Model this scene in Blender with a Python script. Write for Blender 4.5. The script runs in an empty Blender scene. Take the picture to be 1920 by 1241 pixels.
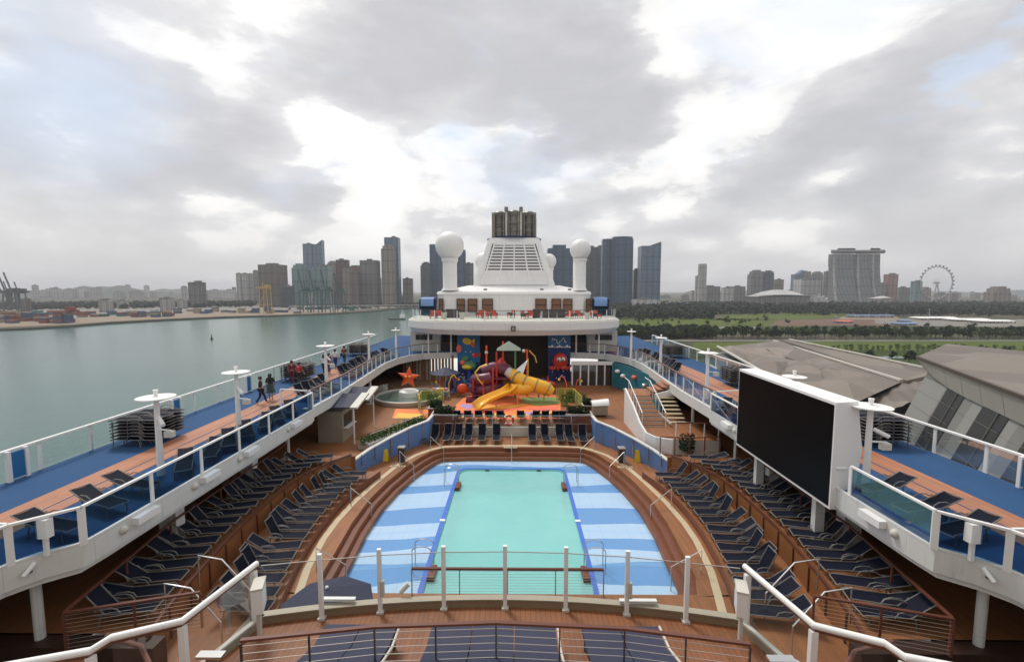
import bpy, math, random
from mathutils import Vector, Matrix
R = math.radians
S = bpy.context.scene
COL = S.collection
random.seed(7)

# ---------------------------------------------------------------- camera
CX, CZ, FPX = 0.3, 50.0, 850.0
cam_d = bpy.data.cameras.new('camera')
cam = bpy.data.objects.new('camera', cam_d); COL.objects.link(cam)
cam_d.sensor_width = 36.0; cam_d.lens = FPX / 1920 * 36.0
cam_d.clip_start = 0.1; cam_d.clip_end = 30000
cam.location = (CX, 0, CZ)
PITCH, YAW = math.atan(75.5 / 850), math.atan(8 / 850)
cam.rotation_euler = (R(90) - PITCH, 0, YAW)
S.camera = cam

# ---------------------------------------------------------------- render settings
S.view_settings.view_transform = 'Standard'; S.view_settings.look = 'None'
S.view_settings.exposure = 0.58; S.view_settings.gamma = 1
S.render.engine = 'CYCLES'
S.cycles.use_denoising = True
S.cycles.max_bounces = 8; S.cycles.diffuse_bounces = 3; S.cycles.glossy_bounces = 3
S.cycles.transparent_max_bounces = 24; S.cycles.transmission_bounces = 4
S.cycles.volume_bounces = 0
S.cycles.caustics_reflective = False; S.cycles.caustics_refractive = False
S.cycles.sample_clamp_indirect = 8

SUN_EL, SUN_AZ = R(58), R(-35)     # azimuth measured from +Y towards +X
# ---------------------------------------------------------------- node helper
class NT:
    def __init__(s, nt): s.nt = nt
    def n(s, t, **kw):
        x = s.nt.nodes.new(t)
        for k, v in kw.items():
            if k.startswith('i_'):
                x.inputs[int(k[2:])].default_value = v
            else: setattr(x, k, v)
        return x
    def l(s, a, b): s.nt.links.new(a, b)
    def put(s, inp, v):
        if hasattr(v, 'is_linked') or hasattr(v, 'links'): s.l(v, inp)
        else: inp.default_value = v
    def m(s, op, a, b=0.0, c=None, clamp=False):
        x = s.n('ShaderNodeMath', operation=op, use_clamp=clamp)
        s.put(x.inputs[0], a); s.put(x.inputs[1], b)
        if c is not None: s.put(x.inputs[2], c)
        return x.outputs[0]
    def mix(s, f, a, b, bt='MIX'):
        x = s.n('ShaderNodeMix', data_type='RGBA', blend_type=bt)
        s.put(x.inputs[0], f)
        s.put(x.inputs[6], a if not isinstance(a, tuple) else (*a[:3], 1))
        s.put(x.inputs[7], b if not isinstance(b, tuple) else (*b[:3], 1))
        return x.outputs[2]
    def noise(s, vec, scale, detail=4, rough=.5, dist=0.0, col=False):
        x = s.n('ShaderNodeTexNoise')
        if vec is not None: s.l(vec, x.inputs['Vector'])
        x.inputs['Scale'].default_value = scale; x.inputs['Detail'].default_value = detail
        x.inputs['Roughness'].default_value = rough; x.inputs['Distortion'].default_value = dist
        return x.outputs['Color' if col else 'Fac']
    def sstep(s, v, a, b):
        x = s.n('ShaderNodeMapRange', interpolation_type='SMOOTHSTEP')
        s.put(x.inputs[0], v); x.inputs[1].default_value = a; x.inputs[2].default_value = b
        x.inputs[3].default_value = 0; x.inputs[4].default_value = 1
        return x.outputs[0]
    def vm(s, op, a, b=None):
        x = s.n('ShaderNodeVectorMath', operation=op)
        s.put(x.inputs[0], a)
        if b is not None: s.put(x.inputs[1], b)
        return x

def ray(u, v):
    """world direction of a pixel of the 1920 x 1241 photograph"""
    d = Vector(((u - 960) / FPX, (620.5 - v) / FPX, -1))
    return (cam.rotation_euler.to_matrix() @ d).normalized()
def at(u, v, z):
    """point seen at pixel u,v on the level z"""
    d = ray(u, v); t = (z - CZ) / d.z
    return Vector((CX + d.x * t, d.y * t, z))
def aty(u, v, y):
    d = ray(u, v); t = y / d.y
    return Vector((CX + d.x * t, y, CZ + d.z * t))

# ---------------------------------------------------------------- world: nishita sky under procedural cloud
W = bpy.data.worlds.new('World'); S.world = W; W.use_nodes = True
W.node_tree.nodes.clear()
w = NT(W.node_tree)
tc = w.n('ShaderNodeTexCoord').outputs['Generated']
sky = w.n('ShaderNodeTexSky', sky_type='NISHITA'); sky.sun_disc = False
sky.sun_elevation = SUN_EL; sky.sun_rotation = SUN_AZ
sky.dust_density = 3.0; sky.altitude = 50
sx = w.n('ShaderNodeSeparateXYZ'); w.l(tc, sx.inputs[0])
zc = w.m('ADD', w.m('MAXIMUM', sx.outputs[2], 0.0), 0.55)
cb = w.n('ShaderNodeCombineXYZ')
w.l(w.m('DIVIDE', sx.outputs[0], zc), cb.inputs[0]); w.l(w.m('DIVIDE', sx.outputs[1], zc), cb.inputs[1])
w.l(w.m('MULTIPLY', sx.outputs[2], 2.2), cb.inputs[2])
P = cb.outputs[0]
# warp for irregular cloud edges
wn = w.noise(P, 2.6, 6, .6, col=True)
wv = w.vm('SCALE', w.vm('SUBTRACT', wn, (0.5, 0.5, 0.5)).outputs[0]); wv.inputs[3].default_value = .34
wn3 = w.noise(P, 9.0, 8, .62, col=True)
wv3 = w.vm('SCALE', w.vm('SUBTRACT', wn3, (0.5, 0.5, 0.5)).outputs[0]); wv3.inputs[3].default_value = .07
dirw = w.vm('NORMALIZE', w.vm('ADD', w.vm('ADD', tc, wv.outputs[0]).outputs[0], wv3.outputs[0]).outputs[0]).outputs[0]
wv2 = w.vm('SCALE', w.vm('SUBTRACT', wn, (0.5, 0.5, 0.5)).outputs[0]); wv2.inputs[3].default_value = .32
Pw = w.vm('ADD', P, wv2.outputs[0]).outputs[0]
big = w.noise(P, 1.8, 8, .54, .15)
fine = w.noise(P, 6.5, 9, .57, .15)
vor = w.n('ShaderNodeTexVoronoi', feature='SMOOTH_F1'); w.l(Pw, vor.inputs['Vector']); vor.inputs['Scale'].default_value = 5.0; vor.inputs['Smoothness'].default_value = .35
puff = w.m('SUBTRACT', .42, vor.outputs['Distance'])
val = w.m('ADD', w.m('MULTIPLY', big, .66), w.m('MULTIPLY', fine, .34))     # about 0.5 mean
val = w.m('ADD', w.m('MULTIPLY', w.m('SUBTRACT', val, .5), 2.3), .58)
val = w.m('ADD', val, w.m('MULTIPLY', puff, .75))
# large masses: (pixel u, v, inner deg, outer deg, amount)
for (u, v, r0, r1, a) in [(930, 60, 6, 16, -.34), (1130, 170, 3, 9, -.34), (760, 110, 2, 8, -.14), (1580, 250, 3, 11, -.30), (1760, 130, 3, 12, -.10), (160, 90, 5, 15, -.17), (960, 20, 4, 12, -.12), (1420, 285, 2, 7, -.14),
                          (500, 290, 3, 8, -.26), (340, 320, 3, 9, -.16), (700, 40, 3, 10, -.16), (250, 470, 2, 9, -.10), (1700, 430, 3, 10, -.10),
                          (1400, 90, 4, 13, .34), (500, 200, 2, 8, .26), (1250, 250, 2, 8, .10), (1490, 360, 1, 5, .22), (860, 330, 2, 7, .24), (880, 390, 1, 6, .14),
                          (690, 345, 1, 6, .24), (60, 330, 1, 7, .16), (240, 60, 3, 12, .06), (1830, 220, 1, 6, .20), (230, 390, 1, 6, .12), (600, 240, .5, 4, .22),
                          (1250, 420, 2, 9, -.08), (960, 270, 1, 5, .16), (1240, 310, 1, 5, .10), (1600, 60, 2, 8, .10), (400, 408, .5, 3, .20), (480, 445, .5, 3, .16), (1300, 345, .5, 3.5, .20), (1130, 330, 1, 4, .10), (1560, 340, .5, 4, .14), (140, 300, .5, 4, .16), (250, 130, 2, 6, -.12), (1000, 190, 2, 5, -.14), (820, 180, 1, 4, .14), (1480, 200, 2, 6, .10), (1850, 330, 2, 6, -.12), (620, 460, 1, 5, -.08), (1420, 450, 1, 6, -.08)]:
    d = ray(u, v)
    dp = w.vm('DOT_PRODUCT', dirw, (d.x, d.y, d.z)).outputs['Value']
    val = w.m('ADD', val, w.m('MULTIPLY', w.sstep(dp, math.cos(R(r1)), math.cos(R(r0))), a))
rp = w.n('ShaderNodeValToRGB'); w.l(val, rp.inputs[0])
e = rp.color_ramp.elements
e[0].position = 0.0; e[0].color = (.40, .395, .405, 1)
e[1].position = 1.0; e[1].color = (.95, .93, .905, 1)
for pos, c in [(.25, (.48, .473, .482)), (.42, (.585, .578, .58)), (.58, (.68, .672, .668)), (.76, (.80, .788, .775))]:
    k = e.new(pos); k.color = (*c, 1)
clouds = rp.outputs[0]
# crisp sunlit tops against soft grey undersides
edge = w.sstep(w.m('ADD', val, w.m('MULTIPLY', w.m('SUBTRACT', w.noise(Pw, 4.2, 7, .5), .5), .55)), .50, .70)
deta = w.noise(Pw, 11.0, 8, .6)
hi = w.mix(deta, (.76, .745, .725), (.98, .95, .905)); lo = w.mix(deta, (.44, .437, .45), (.66, .652, .655))
clouds = w.mix(.42, clouds, w.mix(edge, lo, hi))
# pale blue gaps
gap = w.m('MULTIPLY', w.sstep(w.noise(P, 1.25, 6, .6, .5), .56, .66), .5)
for (u, v, r1, a) in [(150, 230, 9, .55), (860, 265, 4, .6), (1840, 110, 3, .9), (30, 60, 14, .3), (1010, 400, 6, .3)]:
    d = ray(u, v); dp = w.vm('DOT_PRODUCT', dirw, (d.x, d.y, d.z)).outputs['Value']
    gap = w.m('ADD', gap, w.m('MULTIPLY', w.sstep(dp, math.cos(R(r1)), 1.0), a))
gap = w.m('MULTIPLY', gap, w.sstep(sx.outputs[2], .05, .3), clamp=True)
clouds = w.mix(w.m('MULTIPLY', gap, .72, clamp=True), clouds, (.50, .61, .78))
# low veil towards the horizon
hz = w.m('SUBTRACT', 1.0, w.sstep(sx.outputs[2], .0, .20))
clouds = w.mix(w.m('MULTIPLY', hz, .58), clouds, (.60, .592, .60))
clouds10 = w.vm('SCALE', clouds); clouds10.inputs[3].default_value = 8.8
bg = w.n('ShaderNodeBackground'); bg.inputs[1].default_value = 0.1
w.l(w.mix(.93, sky.outputs[0], clouds10.outputs[0]), bg.inputs[0])
w.l(bg.outputs[0], w.n('ShaderNodeOutputWorld').inputs[0])

sun_d = bpy.data.lights.new('sun', 'SUN'); sun_d.energy = 1.5; sun_d.angle = R(14); sun_d.color = (1, .965, .91)
sun = bpy.data.objects.new('sun', sun_d); COL.objects.link(sun); sun.location = (0, -50, 120)
sdir = Vector((math.cos(SUN_EL) * math.sin(SUN_AZ + math.pi), math.cos(SUN_EL) * math.cos(SUN_AZ + math.pi), math.sin(SUN_EL)))
sdir = Vector((math.cos(SUN_EL) * math.sin(SUN_AZ), math.cos(SUN_EL) * math.cos(SUN_AZ), math.sin(SUN_EL)))
sun.rotation_euler = sdir.to_track_quat('Z', 'Y').to_euler()

# ---------------------------------------------------------------- materials
MATS = {}
def principled(name):
    m = bpy.data.materials.new(name); m.use_nodes = True
    t = NT(m.node_tree); b = m.node_tree.nodes['Principled BSDF']
    MATS[name] = m
    return m, t, b
def mat(name, col, rough=.5, metal=0, var=.12, vs=3.0, bump=0, spec=.5, emit=0, streak=0):
    m, t, b = principled(name)
    o = t.n('ShaderNodeTexCoord').outputs['Object']
    mp = t.n('ShaderNodeMapping'); t.l(o, mp.inputs[0])
    if streak: mp.inputs['Scale'].default_value = (1, 1, streak)
    n = t.noise(mp.outputs[0], vs, 6, .6)
    f = t.m('ADD', t.m('MULTIPLY', t.m('SUBTRACT', n, .5), 2 * var), 1.0)
    c = t.vm('SCALE', (*col,)); t.l(f, c.inputs[3])
    t.l(c.outputs[0], b.inputs['Base Color'])
    b.inputs['Roughness'].default_value = rough; b.inputs['Metallic'].default_value = metal
    b.inputs['Specular IOR Level'].default_value = spec
    if bump:
        bp = t.n('ShaderNodeBump'); bp.inputs['Strength'].default_value = bump; bp.inputs['Distance'].default_value = .02
        t.l(t.noise(o, vs * 6, 5, .6), bp.inputs['Height']); t.l(bp.outputs[0], b.inputs['Normal'])
    if emit:
        b.inputs['Emission Color'].default_value = (*col, 1); b.inputs['Emission Strength'].default_value = emit
    return m
def planks(name, col, w_=.12, axis=0, dark=.45, rough=.55, ln=.08, length=2.4):
    m, t, b = principled(name)
    o = t.n('ShaderNodeTexCoord').outputs['Object']
    s = t.n('ShaderNodeSeparateXYZ'); t.l(o, s.inputs[0])
    a = t.m('DIVIDE', s.outputs[axis], w_); fr = t.m('FRACT', a); fl = t.m('FLOOR', a)
    wnz = t.n('ShaderNodeTexWhiteNoise', noise_dimensions='2D')
    cc = t.n('ShaderNodeCombineXYZ'); t.l(fl, cc.inputs[0])
    oth = s.outputs[1 - axis]
    off = t.m('MULTIPLY', t.m('FRACT', t.m('MULTIPLY', fl, .377)), length)
    bl = t.m('DIVIDE', t.m('ADD', oth, off), length)
    t.l(t.m('FLOOR', bl), cc.inputs[1]); t.l(cc.outputs[0], wnz.inputs[0])
    n1 = t.noise(o, 1.1, 6, .6); n2 = t.noise(o, .22, 4, .6)
    f = t.m('ADD', t.m('MULTIPLY', wnz.outputs['Value'], .22), t.m('ADD', t.m('MULTIPLY', n1, .45), t.m('MULTIPLY', n2, .55)))
    f = t.m('ADD', f, .39)
    line = t.m('MAXIMUM', t.m('LESS_THAN', fr, ln), t.m('LESS_THAN', t.m('FRACT', bl), .006))
    f = t.m('MULTIPLY', f, t.m('SUBTRACT', 1.0, t.m('MULTIPLY', line, dark)))
    c = t.vm('SCALE', (*col,)); t.l(f, c.inputs[3])
    t.l(c.outputs[0], b.inputs['Base Color']); 
    t.l(t.m('ADD', t.m('MULTIPLY', n1, .35), rough - .17), b.inputs['Roughness'])
    return m
def glassmat(name, tint, refl=.9, dirt=.0, dcol=(.75, .8, .82)):
    m = bpy.data.materials.new(name); m.use_nodes = True; m.node_tree.nodes.clear(); MATS[name] = m
    t = NT(m.node_tree)
    tr = t.n('ShaderNodeBsdfTransparent'); tr.inputs[0].default_value = (*tint, 1)
    gl = t.n('ShaderNodeBsdfGlossy'); gl.inputs[1].default_value = .02; gl.inputs[0].default_value = (1, 1, 1, 1)
    fr = t.n('ShaderNodeFresnel'); fr.inputs[0].default_value = 1.5
    mx = t.n('ShaderNodeMixShader'); t.l(t.m('MULTIPLY', fr.outputs[0], refl, clamp=True), mx.inputs[0])
    t.l(tr.outputs[0], mx.inputs[1]); t.l(gl.outputs[0], mx.inputs[2])
    last = mx.outputs[0]
    if dirt:
        df = t.n('ShaderNodeBsdfDiffuse'); df.inputs[0].default_value = (*dcol, 1)
        m2 = t.n('ShaderNodeMixShader'); 
        nn = t.noise(t.n('ShaderNodeTexCoord').outputs['Object'], 1.3, 4)
        t.l(t.m('MULTIPLY', nn, dirt * 2), m2.inputs[0]); t.l(last, m2.inputs[1]); t.l(df.outputs[0], m2.inputs[2]); last = m2.outputs[0]
    t.l(last, t.n('ShaderNodeOutputMaterial').inputs[0])
    return m
def facade(name, wall, glass, fh=4.0, bay=6.0, hr=.55, vr=.7, rough=.35, spec=.5, amount=1.0):
    m, t, b = principled(name)
    o = t.n('ShaderNodeTexCoord').outputs['Object']
    s = t.n('ShaderNodeSeparateXYZ'); t.l(o, s.inputs[0])
    hx = t.m('DIVIDE', t.m('ADD', s.outputs[0], s.outputs[1]), bay); hz_ = t.m('DIVIDE', s.outputs[2], fh)
    mk = t.m('MULTIPLY', t.m('LESS_THAN', t.m('FRACT', hz_), hr), t.m('LESS_THAN', t.m('FRACT', hx), vr))
    wn_ = t.n('ShaderNodeTexWhiteNoise', noise_dimensions='2D'); cc = t.n('ShaderNodeCombineXYZ')
    t.l(t.m('FLOOR', hx), cc.inputs[0]); t.l(t.m('FLOOR', hz_), cc.inputs[1]); t.l(cc.outputs[0], wn_.inputs[0])
    big_ = t.noise(o, .02, 3)
    g = t.vm('SCALE', (*glass,)); t.l(t.m('ADD', t.m('MULTIPLY', wn_.outputs['Value'], .5), t.m('ADD', t.m('MULTIPLY', big_, .6), .4)), g.inputs[3])
    wl = t.vm('SCALE', (*wall,)); t.l(t.m('ADD', t.m('MULTIPLY', big_, .4), .8), wl.inputs[3])
    colr = t.mix(t.m('MULTIPLY', mk, amount), wl.outputs[0], g.outputs[0])
    band = t.m('MULTIPLY', t.m('LESS_THAN', t.m('FRACT', t.m('DIVIDE', hx, 3.0)), .45), .30)
    band = t.m('ADD', band, t.m('MULTIPLY', t.m('LESS_THAN', t.m('FRACT', t.m('DIVIDE', hz_, 9.0)), .10), .45))
    cs2 = t.vm('SCALE', colr); t.l(t.m('SUBTRACT', 1.18, band), cs2.inputs[3])
    t.l(cs2.outputs[0], b.inputs['Base Color'])
    b.inputs['Roughness'].default_value = rough; b.inputs['Specular IOR Level'].default_value = spec
    return m

def steel_paint(name, col, rough, seam=2.4, grime=.22):
    m, t, b = principled(name)
    o = t.n('ShaderNodeTexCoord').outputs['Object']; s = t.n('ShaderNodeSeparateXYZ'); t.l(o, s.inputs[0])
    mp = t.n('ShaderNodeMapping'); t.l(o, mp.inputs[0]); mp.inputs['Scale'].default_value = (2.2, 2.2, .25)
    st_ = t.sstep(t.noise(mp.outputs[0], 2.4, 6, .7), .50, .85); n1 = t.noise(o, .7, 5, .6); n2 = t.noise(o, 7, 4, .6)
    ln = t.m('LESS_THAN', t.m('FRACT', t.m('DIVIDE', t.m('ADD', s.outputs[0], s.outputs[1]), seam)), .012)
    ln = t.m('MAXIMUM', ln, t.m('LESS_THAN', t.m('FRACT', t.m('DIVIDE', s.outputs[2], seam * .6)), .014))
    f = t.m('SUBTRACT', t.m('ADD', .90, t.m('MULTIPLY', n1, .14)), t.m('ADD', t.m('MULTIPLY', st_, grime), t.m('MULTIPLY', ln, .16)))
    c = t.vm('SCALE', (*col,)); t.l(f, c.inputs[3])
    c2 = t.mix(t.m('MULTIPLY', t.m('MULTIPLY', st_, t.sstep(n2, .5, .7)), .25), c.outputs[0], (.38, .26, .17))
    t.l(c2, b.inputs['Base Color']); b.inputs['Roughness'].default_value = rough
    bp = t.n('ShaderNodeBump'); bp.inputs['Strength'].default_value = .12; bp.inputs['Distance'].default_value = .02
    t.l(t.noise(o, 1.6, 4, .5), bp.inputs['Height']); t.l(bp.outputs[0], b.inputs['Normal'])
    return m
M = lambda n: MATS[n]
mat('white_paint', (.80, .79, .77), .38, var=.05, vs=1.2)
steel_paint('white_fascia', (.66, .66, .63), .42)
mat('off_white', (0.561, 0.5355, 0.476), .55, var=.12, vs=2)
mat('cream', (0.527, 0.425, 0.2805), .6, var=.12, vs=2.5)
mat('beige_plate', (0.2933, 0.2614, 0.204), .55, var=.1, vs=2)
planks('teak_deck', (.26, .100, .034), .12, 0)
planks('teak_near', (.22, .078, .028), .095, 0, dark=.5, ln=.1)
planks('teak_light', (.38, .155, .078), .14, 0, dark=.3)
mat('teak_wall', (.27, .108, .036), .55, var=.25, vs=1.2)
mat('teak_step', (.16, .050, .025), .5, var=.25, vs=2)
mat('wood_rail', (.13, .045, .028), .35, var=.2, vs=3)
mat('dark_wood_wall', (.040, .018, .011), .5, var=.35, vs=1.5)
mat('blue_deck', (.026, .078, .185), .8, spec=.2, var=.16, vs=.7)
mat('blue_wall', (.11, .21, .43), .55, var=.18, vs=1.4)
mat('navy_sling', (.006, .008, .019), .75, spec=.15, var=.3, vs=5)
mat('navy_canvas', (.024, .027, .060), .7, var=.2, vs=2)
mat('frame_metal', (.17, .16, .15), .45, .2, var=.15)
mat('steel', (.55, .55, .54), .25, .9, var=.1)
mat('dark_metal', (.06, .055, .055), .4, .5, var=.2)
mat('black_screen', (.003, .003, .004), .35, var=.1, spec=.08)
mat('brown_shutter', (0.187, 0.08925, 0.051), .5, var=.2)
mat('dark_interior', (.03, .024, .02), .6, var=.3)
mat('cable', (.42, .38, .34), .4, .4, var=.05)
mat('pool_tile', (.35, .82, .78), .3, var=.06, vs=1)
mat('deep_blue_trim', (.06, .16, .60), .35, var=.1)
mat('rubber_orange', (0.85, 0.2231, 0.06375), .6, var=.15, vs=1)
mat('rubber_yellow', (0.9, 0.4888, 0.07437), .6, var=.1)
mat('rubber_pink', (0.7969, 0.1487, 0.1063), .6, var=.1)
mat('rubber_lilac', (0.425, 0.255, 0.4675), .6, var=.1)
mat('rubber_green', (0.2295, 0.306, 0.102), .6, var=.1)
mat('slide_yellow', (0.8712, 0.4569, 0.03188), .3, var=.12, vs=1.5)
mat('slide_purple', (.14, .025, .055), .35, var=.25)
mat('play_red', (0.527, 0.0425, 0.0255), .35, var=.1)
mat('play_orange', (.74, .10, .02), .4, var=.2)
mat('play_green', (.10, .30, .12), .4, var=.15)
mat('play_yellow', (.80, .55, .05), .35, var=.1)
mat('play_blue', (.03, .10, .42), .35, var=.1)
mat('roof_green', (.20, .24, .19), .5, var=.2)
mat('sea_blue_panel', (0.017, 0.1445, 0.34), .5, var=.2, vs=.8)
mat('sea_dark_panel', (.010, .035, .16), .5, var=.3, vs=.8)
mat('teal_panel', (.02, .16, .22), .5, var=.3, vs=.8)
mat('eye_black', (.01, .01, .01), .3)
mat('safety_yellow', (.80, .55, .03), .45)
mat('coral_fabric', (.62, .11, .07), .7, var=.2)
mat('wicker_dark', (.06, .05, .05), .7, var=.4, vs=8)
mat('exhaust_metal', (0.187, 0.1785, 0.153), .45, .4, var=.45, vs=.8)
mat('navy_rim', (.025, .035, .10), .4)
steel_paint('hull_white', (.76, .755, .74), .42, 3.0, .16)
steel_paint('dome_white', (.82, .81, .79), .42, 3.4, .12)
mat('awning_blue', (0.17, 0.2856, 0.5304), .5)
mat('skin', (.42, .24, .16), .6); mat('hair', (.012, .010, .010), .5)
mat('cloth_black', (.02, .022, .025), .8); mat('cloth_red', (.42, .03, .05), .8); mat('cloth_white', (.62, .62, .66), .8)
mat('cloth_maroon', (.15, .02, .03), .8); mat('cloth_jeans', (.03, .05, .12), .8); mat('cloth_grey', (.10, .10, .11), .8)
mat('cloth_pink', (.50, .22, .22), .8); mat('cloth_green', (.04, .07, .05), .8); mat('cloth_blue', (.02, .08, .30), .7)
mat('solar_panel', (.045, .050, .11), .35, var=.15)
mat('kerb_cap', (.40, .34, .26), .5); mat('kerb_paint', (.27, .20, .125), .55, var=.15, vs=2); mat('splash_water', (.16, .20, .17), .12, var=.5, vs=.9); mat('bark', (.11, .08, .055), .8); 
glassmat('glass_clear', (.90, .94, .93), .35, .02)
glassmat('glass_blue', (.20, .32, .44), .12, .015, (.2,.3,.4))
glassmat('glass_lime', (.72, .80, .35), .6, .42, (.45, .52, .12))
glassmat('window_glass', (.25, .27, .28), 1.0, .05)
def foliage(name, col, v=.5, sc=.6):
    m, t, b = principled(name)
    g = t.n('ShaderNodeNewGeometry')
    o = t.n('ShaderNodeTexCoord').outputs['Object']
    oi = t.n('ShaderNodeObjectInfo')
    f = t.m('ADD', t.m('MULTIPLY', t.noise(o, sc, 5, .65), 1.1), t.m('ADD', t.m('MULTIPLY', g.outputs['Random Per Island'], .6), t.m('ADD', t.m('MULTIPLY', oi.outputs['Random'], .3), .05)))
    c = t.vm('SCALE', (*col,)); t.l(f, c.inputs[3])
    t.l(c.outputs[0], b.inputs['Base Color']); b.inputs['Roughness'].default_value = .75
    b.inputs['Specular IOR Level'].default_value = .2
    return m
foliage('leaf_dark', (.020, .038, .014)); foliage('leaf_mid', (.032, .056, .017)); foliage('leaf_light', (.060, .078, .022))
foliage('leaf_far', (.020, .030, .018), sc=.05); foliage('leaf_hedge', (.05, .10, .02), sc=3)

# ---------------------------------------------------------------- mesh builder and scene bookkeeping
ORG = {}
YS = 0.0      # slide along the ship's axis, set per deck level
def deck_shift(z): return -.61 if z > 42 else -.9
class MB:
    def __init__(s): s.v = []; s.f = []
    def add(s, vs, fs):
        b = len(s.v); s.v += [tuple(x) for x in vs]; s.f += [tuple(b + i for i in f) for f in fs]; return s
    def box(s, cx, cy, cz, sx, sy, sz, rz=0, M4=None):
        vs = []
        for dx in (-.5, .5):
            for dy in (-.5, .5):
                for dz in (-.5, .5):
                    x, y = dx * sx, dy * sy
                    vs.append(Vector((cx + x * math.cos(rz) - y * math.sin(rz), cy + x * math.sin(rz) + y * math.cos(rz), cz + dz * sz)))
        if M4 is not None: vs = [M4 @ v for v in vs]
        return s.add(vs, [(0, 1, 3, 2), (4, 6, 7, 5), (0, 4, 5, 1), (2, 3, 7, 6), (0, 2, 6, 4), (1, 5, 7, 3)])
    def b2(s, x0, x1, y0, y1, z0, z1): return s.box((x0 + x1) / 2, (y0 + y1) / 2, (z0 + z1) / 2, abs(x1 - x0), abs(y1 - y0), abs(z1 - z0))
    def prism(s, poly, z0, z1, top=None):
        n = len(poly); top = top or poly
        a = 0
        for i in range(n): a += poly[i][0] * poly[(i + 1) % n][1] - poly[(i + 1) % n][0] * poly[i][1]
        if a < 0: poly = poly[::-1]; top = top[::-1]
        vs = [(p[0], p[1], z0) for p in poly] + [(p[0], p[1], z1) for p in top]
        fs = [tuple(range(n))[::-1], tuple(range(n, 2 * n))] + [(i, (i + 1) % n, n + (i + 1) % n, n + i) for i in range(n)]
        return s.add(vs, fs)
    def bar(s, a, b, wd, ht):
        a = Vector(a); b = Vector(b); d = (b - a)
        if d.length < 1e-6: return s
        dn = d.normalized(); side = dn.cross(Vector((0, 0, 1)))
        side = side.normalized() if side.length > 1e-4 else Vector((1, 0, 0))
        up = side.cross(dn).normalized()
        vs = []
        for p in (a, b):
            for i, j in ((-1, -1), (1, -1), (1, 1), (-1, 1)): vs.append(p + side * wd / 2 * i + up * ht / 2 * j)
        return s.add(vs, [(3, 2, 1, 0), (4, 5, 6, 7), (0, 1, 5, 4), (1, 2, 6, 5), (2, 3, 7, 6), (3, 0, 4, 7)])
    def tube(s, pts, r, n=8, caps=True):
        pts = [Vector(p) for p in pts]; rs = r if isinstance(r, (list, tuple)) else [r] * len(pts)
        rings = []; prev = None
        for i, p in enumerate(pts):
            d = (pts[min(i + 1, len(pts) - 1)] - pts[max(i - 1, 0)])
            d = d.normalized() if d.length > 1e-7 else Vector((0, 0, 1))
            ref = prev if prev is not None else (Vector((0, 0, 1)) if abs(d.z) < .9 else Vector((1, 0, 0)))
            x = ref - d * ref.dot(d)
            if x.length < 1e-5: x = d.orthogonal()
            x = x.normalized(); y = d.cross(x); prev = x
            rings.append([p + (x * math.cos(2 * math.pi * k / n) + y * math.sin(2 * math.pi * k / n)) * rs[i] for k in range(n)])
        b = len(s.v)
        for rg in rings: s.v += [tuple(q) for q in rg]
        for i in range(len(rings) - 1):
            for k in range(n):
                s.f.append((b + i * n + k, b + i * n + (k + 1) % n, b + (i + 1) * n + (k + 1) % n, b + (i + 1) * n + k))
        if caps:
            s.f.append(tuple(b + k for k in range(n))[::-1]); s.f.append(tuple(b + (len(rings) - 1) * n + k for k in range(n)))
        return s
    def lathe(s, prof, c=(0, 0, 0), n=24, sx=1, sy=1):
        b = len(s.v); m_ = len(prof)
        for (r, z) in prof:
            for k in range(n):
                a = 2 * math.pi * k / n; s.v.append((c[0] + r * sx * math.cos(a), c[1] + r * sy * math.sin(a), c[2] + z))
        for i in range(m_ - 1):
            for k in range(n):
                s.f.append((b + i * n + k, b + i * n + (k + 1) % n, b + (i + 1) * n + (k + 1) % n, b + (i + 1) * n + k))
        if prof[0][0] > 1e-4: s.f.append(tuple(b + k for k in range(n))[::-1])
        if prof[-1][0] > 1e-4: s.f.append(tuple(b + (m_ - 1) * n + k for k in range(n)))
        return s
    def ball(s, c, r, n=16, m_=10, sz=1, sx=1, sy=1):
        pr = [(max(r * math.sin(math.pi * i / m_), 1e-5), -r * sz * math.cos(math.pi * i / m_)) for i in range(m_ + 1)]
        return s.lathe(pr, c, n, sx, sy)
    def strip(s, fa, fb, ys, z):
        """sheet between two curves x=fa(y) and x=fb(y)"""
        b = len(s.v)
        for y in ys: s.v += [(fa(y), y, z), (fb(y), y, z)]
        for i in range(len(ys) - 1):
            k = b + 2 * i
            up = fb(ys[i]) > fa(ys[i])
            s.f.append((k, k + 1, k + 3, k + 2) if up else (k, k + 2, k + 3, k + 1))
        return s
    def ribbon(s, pts, z0, z1, th=0.0):
        """upright wall along a path"""
        if th <= 0:
            b = len(s.v)
            for p in pts: s.v += [(p[0], p[1], z0), (p[0], p[1], z1)]
            for i in range(len(pts) - 1): k = b + 2 * i; s.f.append((k, k + 2, k + 3, k + 1))
            return s
        n = len(pts); L = []; Rr = []
        for i, p in enumerate(pts):
            a = Vector(pts[max(i - 1, 0)][:2]); c = Vector(pts[min(i + 1, n - 1)][:2]); d = (c - a).normalized()
            nn = Vector((-d.y, d.x)) * th / 2
            L.append((p[0] + nn.x, p[1] + nn.y)); Rr.append((p[0] - nn.x, p[1] - nn.y))
        b = len(s.v)
        for i in range(n):
            zz0 = z0[i] if isinstance(z0, (list, tuple)) else z0; zz1 = z1[i] if isinstance(z1, (list, tuple)) else z1
            s.v += [(L[i][0], L[i][1], zz0), (L[i][0], L[i][1], zz1), (Rr[i][0], Rr[i][1], zz1), (Rr[i][0], Rr[i][1], zz0)]
        for i in range(n - 1):
            for k in range(4):
                a0, a1 = b + 4 * i + k, b + 4 * i + (k + 1) % 4
                s.f.append((a0, a0 + 4, a1 + 4, a1))
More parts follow.
